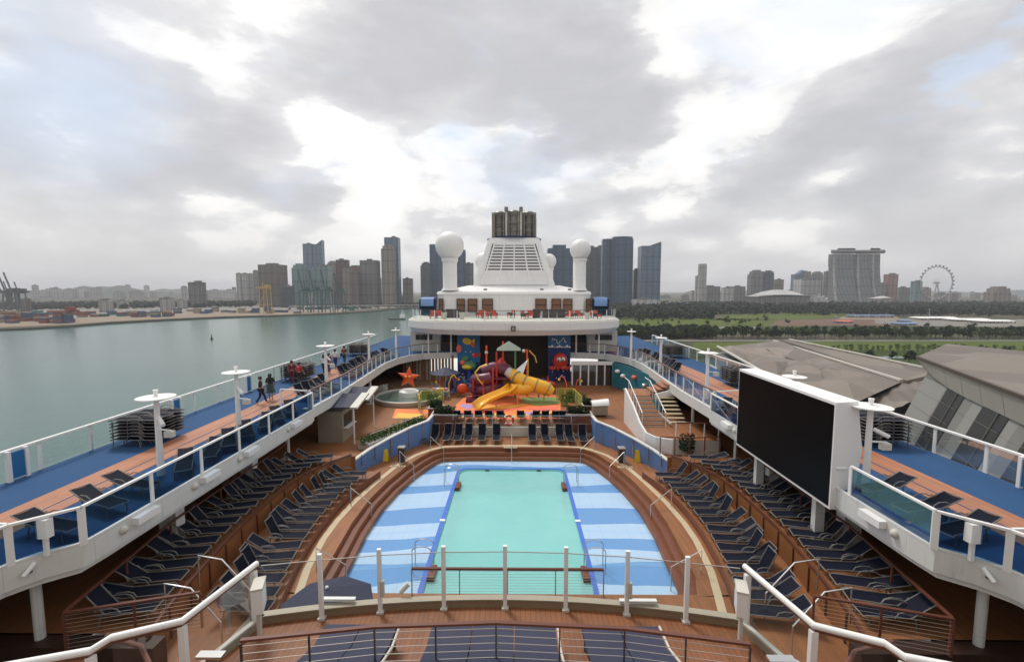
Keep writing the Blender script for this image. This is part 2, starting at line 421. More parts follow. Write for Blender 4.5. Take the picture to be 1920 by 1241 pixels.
        s.f.append((b, b + 1, b + 2, b + 3)); e_ = b + 4 * (n - 1); s.f.append((e_ + 3, e_ + 2, e_ + 1, e_))
        return s
    def xf(s, M4, start=0):
        s.v = s.v[:start] + [tuple(M4 @ Vector(v)) for v in s.v[start:]]; return s
    def build(s, name, m, parent=None, smooth=False, loc=None, kind=None):
        org = Vector((0, 0, 0))
        if YS: s.v = [(v[0], v[1] + YS, v[2]) for v in s.v]
        if parent is not None: org = ORG.get(parent.name, Vector((0, 0, 0)))
        elif loc is not None: org = Vector(loc)
        me = bpy.data.meshes.new(name); me.from_pydata([tuple(Vector(v) - org) for v in s.v], [], s.f); me.update()
        if smooth:
            me.polygons.foreach_set('use_smooth', [True] * len(me.polygons))
            try: me.set_sharp_from_angle(angle=R(40))
            except Exception: pass
        me.materials.append(MATS[m] if isinstance(m, str) else m)
        o = bpy.data.objects.new(name, me); COL.objects.link(o)
        if parent is not None: o.parent = parent
        else: o.location = org
        ORG[o.name] = org
        if kind: o['kind'] = kind
        return o
def thing(name, label, cat, loc=(0, 0, 0), group=None):
    loc = (loc[0], loc[1] + YS, loc[2]); o = bpy.data.objects.new(name, None); COL.objects.link(o); o.location = loc; o.empty_display_size = .3
    ORG[o.name] = Vector(loc); return tag(o, label, cat, group)
def tag(o, label, cat, group=None):
    o['label'] = label; o['category'] = cat
    if group: o['group'] = group
    return o
def dup(root, loc, rz=0, label=None, group=None, sc=None):
    r = root.copy(); COL.objects.link(r); r.location = loc; r.rotation_euler = (0, 0, rz)
    if sc: r.scale = (sc, sc, sc) if not isinstance(sc, tuple) else sc
    if label: r['label'] = label
    if group: r['group'] = group
    for ch in root.children:
        c = ch.copy(); COL.objects.link(c); c.parent = r
        for g in ch.children:
            d = g.copy(); COL.objects.link(d); d.parent = c
    return r
ONES = 'zeroth first second third fourth fifth sixth seventh eighth ninth tenth eleventh twelfth thirteenth fourteenth fifteenth sixteenth seventeenth eighteenth nineteenth'.split()
TENS = {2: 'twent', 3: 'thirt', 4: 'fort', 5: 'fift', 6: 'sixt', 7: 'sevent', 8: 'eight', 9: 'ninet'}
CARD = 'zero one two three four five six seven eight nine'.split()
def nth(n):
    if n < 20: return ONES[n]
    if n >= 100: return 'hundredth' if n == 100 else 'hundred-' + nth(n - 100)
    t, u = divmod(n, 10)
    return TENS[t] + 'ieth' if u == 0 else TENS[t] + 'y-' + ONES[u]
def curve(pts):
    """smooth x(y) through (y, x) points (monotone cubic-ish)"""
    pts = sorted(pts)
    def f(y):
        if y <= pts[0][0]: return pts[0][1]
        if y >= pts[-1][0]: return pts[-1][1]
        for i in range(len(pts) - 1):
            if pts[i][0] <= y <= pts[i + 1][0]:
                y0, x0 = pts[i]; y1, x1 = pts[i + 1]
                ya, xa = pts[max(i - 1, 0)]; yb, xb = pts[min(i + 2, len(pts) - 1)]
                m0 = (x1 - xa) / (y1 - ya); m1 = (xb - x0) / (yb - y0); h = y1 - y0; t = (y - y0) / h
                return (2 * t**3 - 3 * t**2 + 1) * x0 + (t**3 - 2 * t**2 + t) * h * m0 + (-2 * t**3 + 3 * t**2) * x1 + (t**3 - t**2) * h * m1
    return f
def lin(a, b, n): return [a + (b - a) * i / n for i in range(n + 1)]
# ================================================================ THE SHIP
# levels (metres above the sea)
U, A, B, K, C, SH, N = 43.1, 40.6, 39.7, 40.1, 39.35, 38.62, 43.95
OUT = 18.15
aX = curve([(8, 9.1), (12, 9.65), (13.4, 10.0), (15.2, 10.3), (17.5, 10.6), (20, 10.7), (22, 10.65), (23.5, 10.4), (25, 9.75), (26.4, 8.9)])
bX = curve([(8, 6.7), (14, 7.35), (15.8, 7.75), (17, 8.0), (19.3, 8.3), (20.7, 8.35), (22.5, 8.3), (24, 8.05), (26, 7.5)])
sPts = [(6.5, 12), (7.0, 14.5), (7.35, 15.8), (7.75, 17.4), (8.02, 19.5), (8.05, 21), (7.9, 23), (7.5, 25.5), (7.0, 27.8), (6.2, 29.6), (5.4, 30.6), (4.6, 31.15), (3, 31.35), (0, 31.4)]
uPts = [(13.3, 8.4), (12.95, 9.6), (12.7, 10.6), (12.5, 11.3), (12.15, 11.8), (11.55, 12.3), (11.5, 13), (11.5, 26.3)]
uPts2 = [(11.85, 26.3), (11.75, 31), (11.95, 36), (12.15, 40), (12.25, 43), (11.9, 46), (11.1, 48), (10, 49.5), (8.5, 50.2), (6.3, 50.5)]
def uXf(y):
    pts = uPts[5:] + [(11.85, 26.31)] + uPts2[1:8]
    if y < 12.3: return 12.0
    for i in range(len(pts) - 1):
        if pts[i][1] <= y <= pts[i + 1][1]:
            t = (y - pts[i][1]) / max(pts[i + 1][1] - pts[i][1], 1e-6); return pts[i][0] * (1 - t) + pts[i + 1][0] * t
    return pts[-1][0]
def mir(pts, s): return [(p[0] * s, p[1]) for p in pts]
def closed_path(pts): return [(-p[0], p[1]) for p in pts] + [(p[0], p[1]) for p in pts[::-1][1:]]

YS = -.9
# ---- hull and deck slabs
hull = thing('ship_hull', 'white hull of the cruise ship under all the open decks', 'ship', (0, 40, 2))
MB().prism([(-18.6, -30), (18.6, -30), (18.6, 60), (17.5, 120), (12, 150), (0, 160), (-12, 150), (-17.5, 120), (-18.6, 60)], 1.0, 37.0).build('hull_side', 'hull_white', hull)
def structure(name, mb, m, smooth=False): return mb.build(name, m, None, smooth, kind='structure')

ys = lin(8, 26, 40); ysA = [y for y in ys if y > 12.1]
for s in (-1, 1):
    mb = MB(); mb.strip(lambda y: s * aX(y), lambda y: s * 15.6, ysA, A); structure('terrace_deck', mb, 'teak_deck')
    mb = MB(); mb.ribbon([(s * aX(y), y) for y in ysA], B - .02, A + .03, .08); structure('terrace_wall', mb, 'teak_wall')
    mb = MB(); mb.strip(lambda y: s * bX(y), lambda y: s * (aX(y) + .1), ys, B); structure('lower_terrace_deck', mb, 'teak_deck')
    mb = MB(); mb.ribbon([(s * bX(y), y) for y in ys], C - .02, B + .012, .05); structure('terrace_step', mb, 'teak_step')
    # outer bulkhead under the promenade
    bw = thing('side_bulkhead', '%s dark timber wall under the %s promenade deck' % (('long left' if s < 0 else 'long right'),) * 1 + () if False else 'dark timber wall behind the loungers under the %s promenade' % ('left' if s < 0 else 'right'), 'wall', (s * 15.6, 20, A))
    MB().b2(s * 15.55, s * 15.9, 4, 60, 37.2, U - .3).build('wall_panel', 'dark_wood_wall', bw)  # dark timber, colour lowered further to suggest the under-deck shade
    f = MB()
    for k in range(9): f.b2(s * 15.5, s * 15.56, 9 + k * 4, 9 + k * 4 + 2.9, A + .9, A + 2.0)
    f.build('window', 'window_glass', bw)
# main pool deck: sheet with the pool cut out
wPts = [(6.05, 16.15), (6.42, 17.2), (6.5, 18.7), (6.65, 20.9), (6.6, 23.3), (6.3, 25.4), (5.85, 27.3), (5.3, 28.9), (4.9, 29.8), (4.6, 30.2), (3, 30.4), (0, 30.42)]
def offset_poly(pts, d):
    out = []
    for i, p in enumerate(pts):
        a = Vector(pts[max(i - 1, 0)]); c = Vector(pts[min(i + 1, len(pts) - 1)]); t = (c - a).normalized()
        nn = Vector((t.y, -t.x)); out.append((max(p[0] + nn.x * d, 0) if p[0] > 0 else 0, p[1] + nn.y * d))
    return out
w1 = offset_poly(wPts, .30); w2 = offset_poly(wPts, .62)
def ring_between(inner, outer, z, zo=None, yin=None):
    mb = MB(); a = closed_path(inner); c = closed_path(outer); b = 0
    for p in a: mb.v.append((p[0], p[1], z))
    for p in c: mb.v.append((p[0], p[1], z if zo is None else zo))
    n = len(a)
    for i in range(n - 1): mb.f.append((i, i + 1, n + i + 1, n + i))
    return mb
def flipup(mb):
    # make every face look upward
    out = []
    for f in mb.f:
        nrm = Vector((0, 0, 0))
        for i in range(len(f)):
            p, q = Vector(mb.v[f[i]]), Vector(mb.v[f[(i + 1) % len(f)]]); nrm += p.cross(q)
        out.append(f if nrm.z >= 0 else f[::-1])
    mb.f = out; return mb
oPts = [(9, 16.15), (9, 17.2), (9, 18.7), (9, 20.9), (9, 23.3), (9, 25.4), (9, 27.3), (9, 28.9), (8.5, 30.5), (7.5, 33.3), (3.5, 33.45), (0, 33.45)]
structure('pool_deck', flipup(ring_between(w2, oPts, C)), 'teak_deck')
structure('pool_deck', MB().b2(-9.6, 9.6, 3, 15.95, C - .06, C), 'teak_deck')
st = MB()
p0 = closed_path(w2); p1 = closed_path(w1); pw = closed_path(wPts)
st.ribbon(p0, C - .24, C - .001); st.ribbon(p1, C - .48, C - .24); st.ribbon(pw, SH, C - .48)
pool_steps = structure('pool_steps', st, 'teak_wall')
structure('pool_step_tread', flipup(ring_between(w1, w2, C - .24)), 'teak_step')
structure('pool_step_tread', flipup(ring_between(wPts, w1, C - .48)), 'teak_step')
structure('pool_step_tread', MB().b2(-9.0, 9.0, 15.95, 16.14, SH - .5, C - .08), 'teak_wall')
# cream strip round the pool
cs = MB(); L_ = offset_poly(sPts, -.15); O_ = offset_poly(sPts, .13)
structure('cream_strip', flipup(ring_between(L_, O_, C + .005)), 'cream')

# ---- pool
pool = thing('swimming_pool', 'turquoise swimming pool between pale and mid blue striped shallow ledges', 'pool', (0, 17, SH))
m, t, b = principled('ledge_stripes')
o_ = t.n('ShaderNodeTexCoord').outputs['Object']; s_ = t.n('ShaderNodeSeparateXYZ'); t.l(o_, s_.inputs[0])
ax = t.m('ABSOLUTE', s_.outputs[0])
n0 = t.noise(o_, .35, 2, .4)
yy_ = t.m('ADD', s_.outputs[1], t.m('ADD', t.m('MULTIPLY', t.m('SINE', t.m('MULTIPLY', s_.outputs[0], .75)), .14), t.m('MULTIPLY', t.m('SUBTRACT', n0, .5), .5)))
yy_ = t.m('ADD', yy_, t.m('MULTIPLY', t.m('SUBTRACT', ax, 4.5), .07))
sel = None
for (y_a, y_b, gr_) in ((28.75, 27.5, .10), (25.75, 24.8, .05), (22.95, 21.3, -.06), (20.0, 19.1, .05), (18.1, 16.7, .08)):
    c0_, hw_ = (y_a + y_b) / 2 - 16.1, (y_a - y_b) / 2
    mk_ = t.m('LESS_THAN', t.m('ABSOLUTE', t.m('SUBTRACT', yy_, c0_)), t.m('ADD', hw_, t.m('MULTIPLY', t.m('SUBTRACT', ax, 4.8), gr_)))
    sel = mk_ if sel is None else t.m('MAXIMUM', sel, mk_)
col = t.mix(sel, (.43, .60, .80), (.13, .31, .62))
fr = t.m('FRACT', t.m('MULTIPLY', yy_, .38))
thin = t.m('LESS_THAN', t.m('ABSOLUTE', t.m('SUBTRACT', fr, .72)), .05)
col = t.mix(t.m('MULTIPLY', thin, .25), col, (.30, .52, .82))
col = t.mix(t.m('MULTIPLY', t.noise(o_, 3, 5, .6), .12), col, (.2, .4, .6))
tx = t.m('LESS_THAN', t.m('FRACT', t.m('DIVIDE', s_.outputs[0], .62)), .035); ty = t.m('LESS_THAN', t.m('FRACT', t.m('DIVIDE', s_.outputs[1], .62)), .035)
col = t.mix(t.m('MULTIPLY', t.m('MAXIMUM', tx, ty), .22), col, (.12, .24, .40))
t.l(col, b.inputs['Base Color']); t.l(t.m('ADD', .04, t.m('MULTIPLY', t.noise(o_, .9, 4, .6), .3)), b.inputs['Roughness'])
bq = t.n('ShaderNodeBump'); bq.inputs['Strength'].default_value = .15; bq.inputs['Distance'].default_value = .02; t.l(t.noise(o_, 3.5, 3, .5, .5), bq.inputs['Height']); t.l(bq.outputs[0], b.inputs['Normal'])
DX, DY0, DY1 = 3.25, 16.7, 29.0
def rrect(x, y0, y1, r, n=6):
    out = []
    for cx_, cy_, a0 in ((x - r, y0 + r, -90), (x - r, y1 - r, 0), (-x + r, y1 - r, 90), (-x + r, y0 + r, 180)):
        for i in range(n + 1):
            a = R(a0 + 90 * i / n); out.append((cx_ + r * math.cos(a), cy_ + r * math.sin(a)))
    return out
import bmesh
def sheet_with_hole(outer, inner, z):
    bm = bmesh.new(); es = []
    for poly in (outer, inner):
        vs = [bm.verts.new((p[0], p[1], z)) for p in poly]
        es += [bm.edges.new((vs[i], vs[(i + 1) % len(vs)])) for i in range(len(vs))]
    bmesh.ops.triangle_fill(bm, use_beauty=True, edges=es)
    bm.verts.index_update(); mb = MB(); mb.v = [tuple(v.co) for v in bm.verts]; mb.f = [tuple(v.index for v in f.verts) for f in bm.faces]; bm.free()
    return flipup(mb)
dp = rrect(DX, DY0, DY1, .55)
outer = closed_path(wPts)
sheet_with_hole(outer, dp, SH).build('shallow_ledge', 'ledge_stripes', pool)
bs = MB(); n = len(dp)
for p in dp: bs.v += [(p[0], p[1], SH), (p[0], p[1], SH - 1.3)]
for i in range(n): j = (i + 1) % n; bs.f.append((2 * i, 2 * j, 2 * j + 1, 2 * i + 1))
bs.f.append(tuple(2 * i + 1 for i in range(n)))
bs.build('basin', 'pool_tile', pool)
rim = MB(); ri = rrect(DX + .20, DY0 - .1, DY1 + .16, .6)
for p, q in zip(dp, ri): rim.v += [(p[0], p[1], SH + .02), (q[0], q[1], SH + .02), (q[0], q[1], SH - .01)]
for i in range(n):
    j = (i + 1) % n; rim.f += [(3 * i, 3 * i + 1, 3 * j + 1, 3 * j), (3 * i + 1, 3 * i + 2, 3 * j + 2, 3 * j + 1)]
flipup(rim).build('blue_edge_trim', 'deep_blue_trim', pool)
m = bpy.data.materials.new('pool_water'); m.use_nodes = True; m.node_tree.nodes.clear(); MATS['pool_water'] = m
t = NT(m.node_tree); oc = t.n('ShaderNodeTexCoord').outputs['Object']
tr = t.n('ShaderNodeBsdfTransparent'); tr.inputs[0].default_value = (.62, .95, .93, 1)
df = t.n('ShaderNodeBsdfDiffuse'); t.l(t.mix(t.noise(oc, .5, 4, .55), (.29, .70, .69), (.43, .80, .79)), df.inputs[0])
gl = t.n('ShaderNodeBsdfGlossy'); gl.inputs[1].default_value = .06
bp = t.n('ShaderNodeBump'); bp.inputs['Strength'].default_value = .6; bp.inputs['Distance'].default_value = .05
t.l(t.noise(oc, 2.2, 4, .55, .4), bp.inputs['Height']); t.l(bp.outputs[0], gl.inputs['Normal'])
mx = t.n('ShaderNodeMixShader'); mx.inputs[0].default_value = .66; t.l(tr.outputs[0], mx.inputs[1]); t.l(df.outputs[0], mx.inputs[2])
fr = t.n('ShaderNodeFresnel'); fr.inputs[0].default_value = 1.33; t.l(bp.outputs[0], fr.inputs['Normal'])
m2 = t.n('ShaderNodeMixShader'); t.l(fr.outputs[0], m2.inputs[0]); t.l(mx.outputs[0], m2.inputs[1]); t.l(gl.outputs[0], m2.inputs[2])
t.l(m2.outputs[0], t.n('ShaderNodeOutputMaterial').inputs[0])
for s in (-1, 1): MB().b2(s * (DX - .02), s * (DX + .24), 22.4, 22.6, SH - .01, SH + .035).build('white_joint', 'white_paint', pool)
wmb = MB(); 
wp = rrect(DX - .005, DY0 + .005, DY1 - .005, .55); wmb.v = [(p[0], p[1], SH - .09) for p in wp]; wmb.f = [tuple(range(len(wp)))]
wmb.build('water', 'pool_water', pool)
for x, y in ((-1.55, DY1 - .05), (1.75, DY1 - .05)):
    MB().b2(x - .13, x + .13, y - .03, y + .03, SH - .30, SH - .02).build('skimmer_vent', 'dark_metal', pool)
MB().b2(.1, .13, DY1 - .03, DY1 + .02, SH - .6, SH - .02).build('lane_mark', 'deep_blue_trim', pool)

# pool ladders (pairs of hoops) at the four corners
def hoop(mb, x, y, z, dirx, hgt, out, n=8, r=.022):
    pts = []
    for i in range(n + 1):
        a = math.pi * i / n; pts.append((x + dirx * out / 2 * (1 - math.cos(a)), y, z + hgt - .2 + .2 * math.sin(a)))
    mb.tube([(x, y, z)] + pts + [(x + dirx * out, y, z)], r, 7)
lad = [(-1, 26.8, 'far left'), (1, 26.8, 'far right'), (-1, 18.6, 'near left'), (1, 18.6, 'near right')]
for s, y, w_ in lad:
    r = thing('pool_ladder', 'steel hoop ladder at the %s corner of the pool' % w_, 'ladder', (s * DX, y, SH), 'hoop ladders round the pool')
    for dy in (-.28, .28):
        mb = MB(); hoop(mb, s * (DX - .12), y + dy, SH - .1, s, 1.2, .78); mb.build('handrail', 'steel', r, True)
    mb = MB()
    for k in range(3): mb.b2(s * (DX - .12) - .06, s * (DX - .12) + .06, y - .28, y + .28, SH - .2 - .28 * k, SH - .16 - .28 * k)
    mb.build('rung', 'wood_rail', r)
    MB().b2(s * (DX - .16) - .13, s * (DX - .16) + .13, y - .75, y + .1, SH - .9, SH + .10).build('step_box', 'teak_step', r)

# grab rails from the deck down the pool steps
gr = [(-5.95, 27.2, -1), (-4.6, 30.0, -1), (0, 31.2, 0), (4.65, 30.0, 1), (6.0, 27.2, 1), (-6.95, 22.3, -1), (7.0, 22.3, 1), (-6.3, 17.3, -1), (6.3, 17.3, 1)]
gname = ['left of the far left pool corner', 'at the far left bend of the pool', 'at the middle of the far pool edge', 'at the far right bend of the pool', 'right of the far right pool corner',
         'halfway along the left pool steps', 'halfway along the right pool steps', 'at the near left end of the pool', 'at the near right end of the pool']
for (x, y, s), g in zip(gr, gname):
    r = thing('grab_rail', 'thin steel grab rail ' + g, 'handrail', (x, y, C), 'grab rails on the pool steps')
    if s == 0: a, c = Vector((0, 31.0, C)), Vector((0, 30.2, SH))
    else:
        dirn = Vector((s * 1.0, .25 if y < 25 else .6, 0)).normalized() if y > 18 else Vector((s, -.05, 0))
        a = Vector((x, y, C)) + dirn * 1.0; c = Vector((x - s * .1, y, SH))
    MB().tube([a, a + Vector((0, 0, .92)), c + Vector((0, 0, .95)), c], .026, 7).build('rail_tube', 'steel', r, True)

YS = -.61
# ---- promenade deck (one slab each side), fascia, lights
def sheet(poly, z, m, name):
    mb = MB(); mb.v = [(p[0], p[1], z) for p in poly]; mb.f = [tuple(range(len(poly)))]; return structure(name, flipup(mb), m)
for s in (-1, 1):
    inner = mir(uPts + uPts2, s); side = 'left' if s < 0 else 'right'
    poly = [(s * OUT, 8.4)] + inner[1:] + [(s * 6.3, 70), (s * OUT, 70)]
    mb = MB()
    b_ = poly
    bm = bmesh.new(); vs = [bm.verts.new((p[0], p[1], U)) for p in poly]
    bmesh.ops.triangle_fill(bm, edges=[bm.edges.new((vs[i], vs[(i + 1) % len(vs)])) for i in range(len(vs))], use_beauty=True)
    bm.verts.index_update(); fs = [tuple(v.index for v in f.verts) for f in bm.faces]; bm.free()
    nv = len(poly); mb.v = [(p[0], p[1], U) for p in poly] + [(p[0], p[1], U - .25) for p in poly]
    mb.f = fs; flipup(mb); mb.f += [tuple(i + nv for i in f)[::-1] for f in mb.f]
    mb.f += [(i, (i + 1) % nv, nv + (i + 1) % nv, nv + i) for i in range(nv)]
    structure('promenade_deck', mb, 'blue_deck')
    mb = MB(); yy = lin(9.7, 49, 60)
    mb.strip(lambda y: s * (15.72 + .25 * math.sin(y * .21) * (1 if y > 26 else 0)), lambda y: s * 14.70, yy, U + .005); structure('promenade_path', mb, 'teak_light')
    mb = MB(); mb.strip(lambda y: s * 14.63, lambda y: s * 14.1, yy, U + .005); structure('promenade_path', mb, 'teak_light')
    f = thing('deck_fascia', 'white curved fascia along the inner edge of the %s promenade' % side, 'fascia', (s * 11.7, 20, U))
    P1 = mir([(p[0], p[1]) for p in uPts], s)
    MB().ribbon(P1, U - .62, U + .08, .12).build('fascia_band', 'white_fascia', f)
    MB().ribbon([(p[0] + s * .10, p[1]) for p in P1], U - .78, U - .60, .10).build('lower_lip', 'white_fascia', f)
    MB().ribbon(mir([(p[0] - .15, p[1]) for p in uPts2], s), U - .55, U + .10, .16).build('far_fascia_band', 'white_fascia', f)
    MB().b2(s * 11.6, s * 12.05, 26.2, 26.5, U - .75, U + .1).build('end_plate', 'white_fascia', f)
    # underside ceiling, dark colour standing in for the shade below deck
    structure('promenade_ceiling', MB().b2(s * 12.2, s * 15.5, 11.5, 49, U - .34, U - .30), 'dark_metal')
    # pillars
    for k, (x, y) in enumerate([(12.65, 12.05), (12.6, 16.8), (12.6, 21.7), (12.5, 25.2), (12.55, 31.5), (12.5, 39.6)]):
        base = 38.0 if k == 0 else A if y < 26 else K
        p = thing('deck_pillar', '%s white pillar from the near end under the %s promenade' % (nth(k + 1), side), 'pillar', (s * x, y, base), 'pillars under the promenade decks')
        if k in (1, 2): MB().b2(s * x - .32, s * x + .32, y - .22, y + .22, base, U - .3).build('shaft', 'white_fascia', p)
        else: MB().tube([(s * x, y, base), (s * x, y, U - .3)], .12, 14).build('shaft', 'white_fascia', p, True)
        MB().b2(s * x - .34, s * x + .34, y - .24, y + .24, base, base + .04).build('base_plate', 'white_fascia', p)
    # spotlights and boxes fixed along the fascia
    for k, y in enumerate((14.2, 17.2, 19.9, 24.0) if s < 0 else (14.2, 24.0)):
        q = thing('floodlight', '%s white floodlight from the near end on the %s fascia' % (nth(k + 1), side), 'light', (s * 11.4, y, U - .2), 'floodlights on the promenade fascias')
        MB().box(s * 11.38, y, U - .12, .34, .85, .22).build('housing', 'white_paint', q)
        MB().bar((s * 11.5, y, U - .2), (s * 11.62, y, U - .35), .1, .1).build('bracket', 'white_paint', q)
        MB().ball((s * 11.42, y - .75, U - .2), .13, 10, 6).build('lamp_head', 'off_white', q, True)
    cc = thing('security_camera', 'white tube camera on the near %s fascia' % side, 'camera', (s * 12.2, 11.7, U - .2))
    MB().tube([(s * 12.15, 11.65, U - .10), (s * 12.2, 11.4, U - .32)], .055, 10).build('camera_body', 'white_paint', cc, True)
    MB().bar((s * 12.2, 11.75, U - .2), (s * 12.17, 11.6, U - .2), .05, .05).build('bracket', 'white_paint', cc)

# ---- railings
def railing(label, path, z, h=1.12, post=2.2, glass='glass_blue', cap='white_paint', pm='white_paint', capw=.09, capz=.06, pw=.10, closed_ends=True, name='glass_railing', cables=0, panels=None, group=None, pd=.05):
    c0 = path[len(path) // 2]; zf = z if callable(z) else (lambda p: z)
    r = thing(name, label, 'railing', (c0[0], c0[1], zf(c0)), group)
    P3 = [Vector((p[0], p[1], zf(p))) for p in path]
    cp = MB()
    for i in range(len(P3) - 1): cp.bar(P3[i] + Vector((0, 0, h)), P3[i + 1] + Vector((0, 0, h)), capw, capz)
    cp.build('handrail', cap, r)
    pos = []; 
    for i in range(len(P3) - 1):
        L = (P3[i + 1] - P3[i]).length; k = max(1, round(L / post))
        for j in range(k): pos.append(P3[i].lerp(P3[i + 1], j / k))
    pos.append(P3[-1])
    proto = None
    for i, p in enumerate(pos):
        q = pos[min(i + 1, len(pos) - 1)] - pos[max(i - 1, 0)]; ang = math.atan2(q.y, q.x)
        MB().box(p.x, p.y, p.z + h / 2 - .02, pw, pd, h - .04, ang).build('post', pm, r)
    for i in range(len(pos) - 1):
        a, b2 = pos[i], pos[i + 1]
        if glass:
            d = (b2 - a).normalized() * (pw / 2 + .01)
            MB().add([a + d + Vector((0, 0, .10)), b2 - d + Vector((0, 0, .10)), b2 - d + Vector((0, 0, h - .05)), a + d + Vector((0, 0, h - .05))], [(0, 1, 2, 3)]).build('glass_panel', glass, r)
    if cables:
        cb_ = MB()
        for k in range(cables):
            zz = h * (k + .7) / (cables + .5)
            for i in range(len(pos) - 1): cb_.bar(pos[i] + Vector((0, 0, zz)), pos[i + 1] + Vector((0, 0, zz)), .007, .007)
        cb_.build('cable', 'cable', r)
    return r
for s in (-1, 1):
    YS = -.61
    side = 'left' if s < 0 else 'right'
    railing('long white topped glass railing on the outer %s edge of the ship' % side, [(s * OUT, 9.0), (s * OUT, 60)], U, 1.12, 2.1, 'glass_clear', capw=.14, capz=.07, pw=.13)
    if s < 0: segs = [[(11.5, 12.35), (11.45, 26.2)], ]
    else: segs = [[(11.5, 12.35), (11.5, 15.4)], [(11.45, 22.9), (11.45, 26.2)]]
    names = {-1: ['near glass railing with tinted panels along the inner left promenade edge'], 1: ['tinted glass railing between the near right corner and the big screen', 'tinted glass railing beyond the far end of the big screen']}
    for sg, nm in zip(segs, names[s]): railing(nm, mir(sg, s), U, 1.06, 2.3, 'glass_blue', pw=.13)
    railing('tinted glass railing bending outward at the near %s corner' % side, mir([(13.0, 9.4), (12.7, 10.5), (12.42, 11.35), (11.5, 12.3)], s), U, 1.06, 1.3, 'glass_blue', pw=.15)
    railing('white rail crossing the near end of the %s promenade' % side, [(s * 12.5, 11.4), (s * 17.8, 11.4)], U, 1.06, 5.0, None, capw=.07)
    railing('far glass railing curving along the %s balcony to the murals' % side, mir([(p[0] - .1, p[1]) for p in uPts2[0:]], s), U, 1.12, 1.6, 'glass_clear', cap='wood_rail', capw=.1, pw=.09)
    railing('short rail across the step in the %s promenade edge' % side, [(s * 11.6, 26.3), (s * 13.6, 26.8)], U, 1.12, 2.4, None, capw=.07)
    YS = -.9
    # brown rails of the terraces
    yy = lin(12.3, 26, 14)
    r = thing('terrace_kerb_rail', 'brown capped edge rail in front of the upper lounger row on the %s' % side, 'railing', (s * 10.6, 19, A))
    MB().ribbon([(s * (aX(y) - .02), y) for y in yy], A + .05, A + .13, .09).build('cap', 'wood_rail', r)
    for y in lin(12.3, 26, 12): MB().box(s * (aX(y) - .06), y, (A + B) / 2, .045, .045, A - B).build('stanchion', 'wood_rail', r)
    railing('brown cable rail across the near end of the %s upper terrace' % side, [(s * 8.5, 12.75), (s * 11.5, 11.9)], A, 1.05, 1.6, None, 'wood_rail', 'wood_rail', .08, .05, .05, name='cable_railing', cables=9)
    railing('brown handrail running behind the %s upper lounger row' % side, [(s * 11.5, 11.95), (s * 12.2, 16.5), (s * 12.3, 25)], A, 1.05, 2.6, None, 'wood_rail', 'wood_rail', .08, .05, .05, name='cable_railing')
    for k, y in enumerate((13.2, 14.6)):
        q = thing('step_handrail', 'bent steel handrail on the %s terrace steps, %s' % (side, ('nearest the camera', 'second from the camera')[k]), 'handrail', (s * 9, y, B))
        MB().tube([(s * 8.1, y - .25, B), (s * 8.1, y - .25, B + .9), (s * 9.1, y, A + .85), (s * 9.9, y + .05, A + .95), (s * 9.9, y + .05, A - .1)], .025, 7).build('rail_tube', 'steel', q, True)
YS = -.61
# blue recessed panels in the outer rail
for s, yv in ((-1, (16.6, 24.4, 31)), (1, (15.9, 24.6, 32))):
    for k, y in enumerate(yv):
        q = thing('life_station', '%s narrow blue panel between white posts in the %s outer railing' % (nth(k + 1) + ' nearest', 'left' if s < 0 else 'right'), 'panel', (s * (OUT - .12), y, U), 'blue panels in the outer railings')
        MB().b2(s * (OUT - .16), s * (OUT - .10), y - .22, y + .22, U + .08, U + 1.05).build('blue_panel', 'sea_blue_panel', q)
        for d in (-.30, .30): MB().b2(s * (OUT - .2), s * (OUT - .06), y + d - .06, y + d + .06, U, U + 1.12).build('post', 'white_paint', q)

# light masts with discs
k = 0
for s, lst in ((-1, [(13.05, 17.0, .62, 2.95), (13.1, 21.9, .6, 3.0), (13.2, 32.3, .6, 3.0), (13.1, 41.4, .55, 2.95), (11.9, 46.2, .45, 2.9)]),
               (1, [(12.4, 15.9, .62, 2.95), (12.9, 21.0, .5, 3.0), (12.5, 29.3, .6, 2.95), (12.6, 39.0, .5, 2.9), (11.6, 45.0, .45, 2.9)])):
    for i, (x, y, rr, hh) in enumerate(lst):
        side = 'left' if s < 0 else 'right'
        q = thing('light_mast', '%s disc topped white mast from the near end, %s side' % (nth(i + 1), side), 'lamp post', (s * x, y, U), 'disc topped light masts')
        MB().tube([(s * x, y, U), (s * x, y, U + .5), (s * x, y, U + hh - .05)], [.14, .12, .085], 14).build('pole', 'white_paint', q, True)
        MB().lathe([(.02, -.05), (rr * .55, -.05), (rr, .0), (rr, .035), (rr * .3, .07), (.02, .08)], (s * x, y, U + hh), 28).build('disc', 'white_paint', q, True)
        MB().tube([(s * x, y, U + hh + .06), (s * x, y, U + hh + .3)], [.05, .09], 10).build('beacon', 'white_paint', q, True)
        if rr > .57:
            MB().tube([(s * x + .1, y - .05, U + hh - .75), (s * x + .45, y - .3, U + hh - .95)], .07, 8).build('camera_arm', 'white_paint', q, True)
            MB().tube([(s * x, y, U + 1.75), (s * x + .55, y - .1, U + 1.75)], .03, 6).build('bracket', 'white_paint', q, True)
            MB().b2(s * x + .35, s * x + .65, y - .2, y, U + 1.5, U + 1.72).build('speaker', 'off_white', q)

# white junction boxes on the near railing corners
for s in (-1, 1):
    q = thing('railing_box', 'white box on a post in the %s promenade glass railing' % ('left' if s < 0 else 'right'), 'box', (s * 12.0, 11.75, U))
    MB().b2(s * 11.98 - .14, s * 11.98 + .14, 11.7, 11.9, U + .5, U + 1.0).build('box_case', 'white_paint', q)
    MB().b2(s * 11.98 - .05, s * 11.98 + .05, 11.76, 11.84, U, U + .5).build('stand', 'white_paint', q)

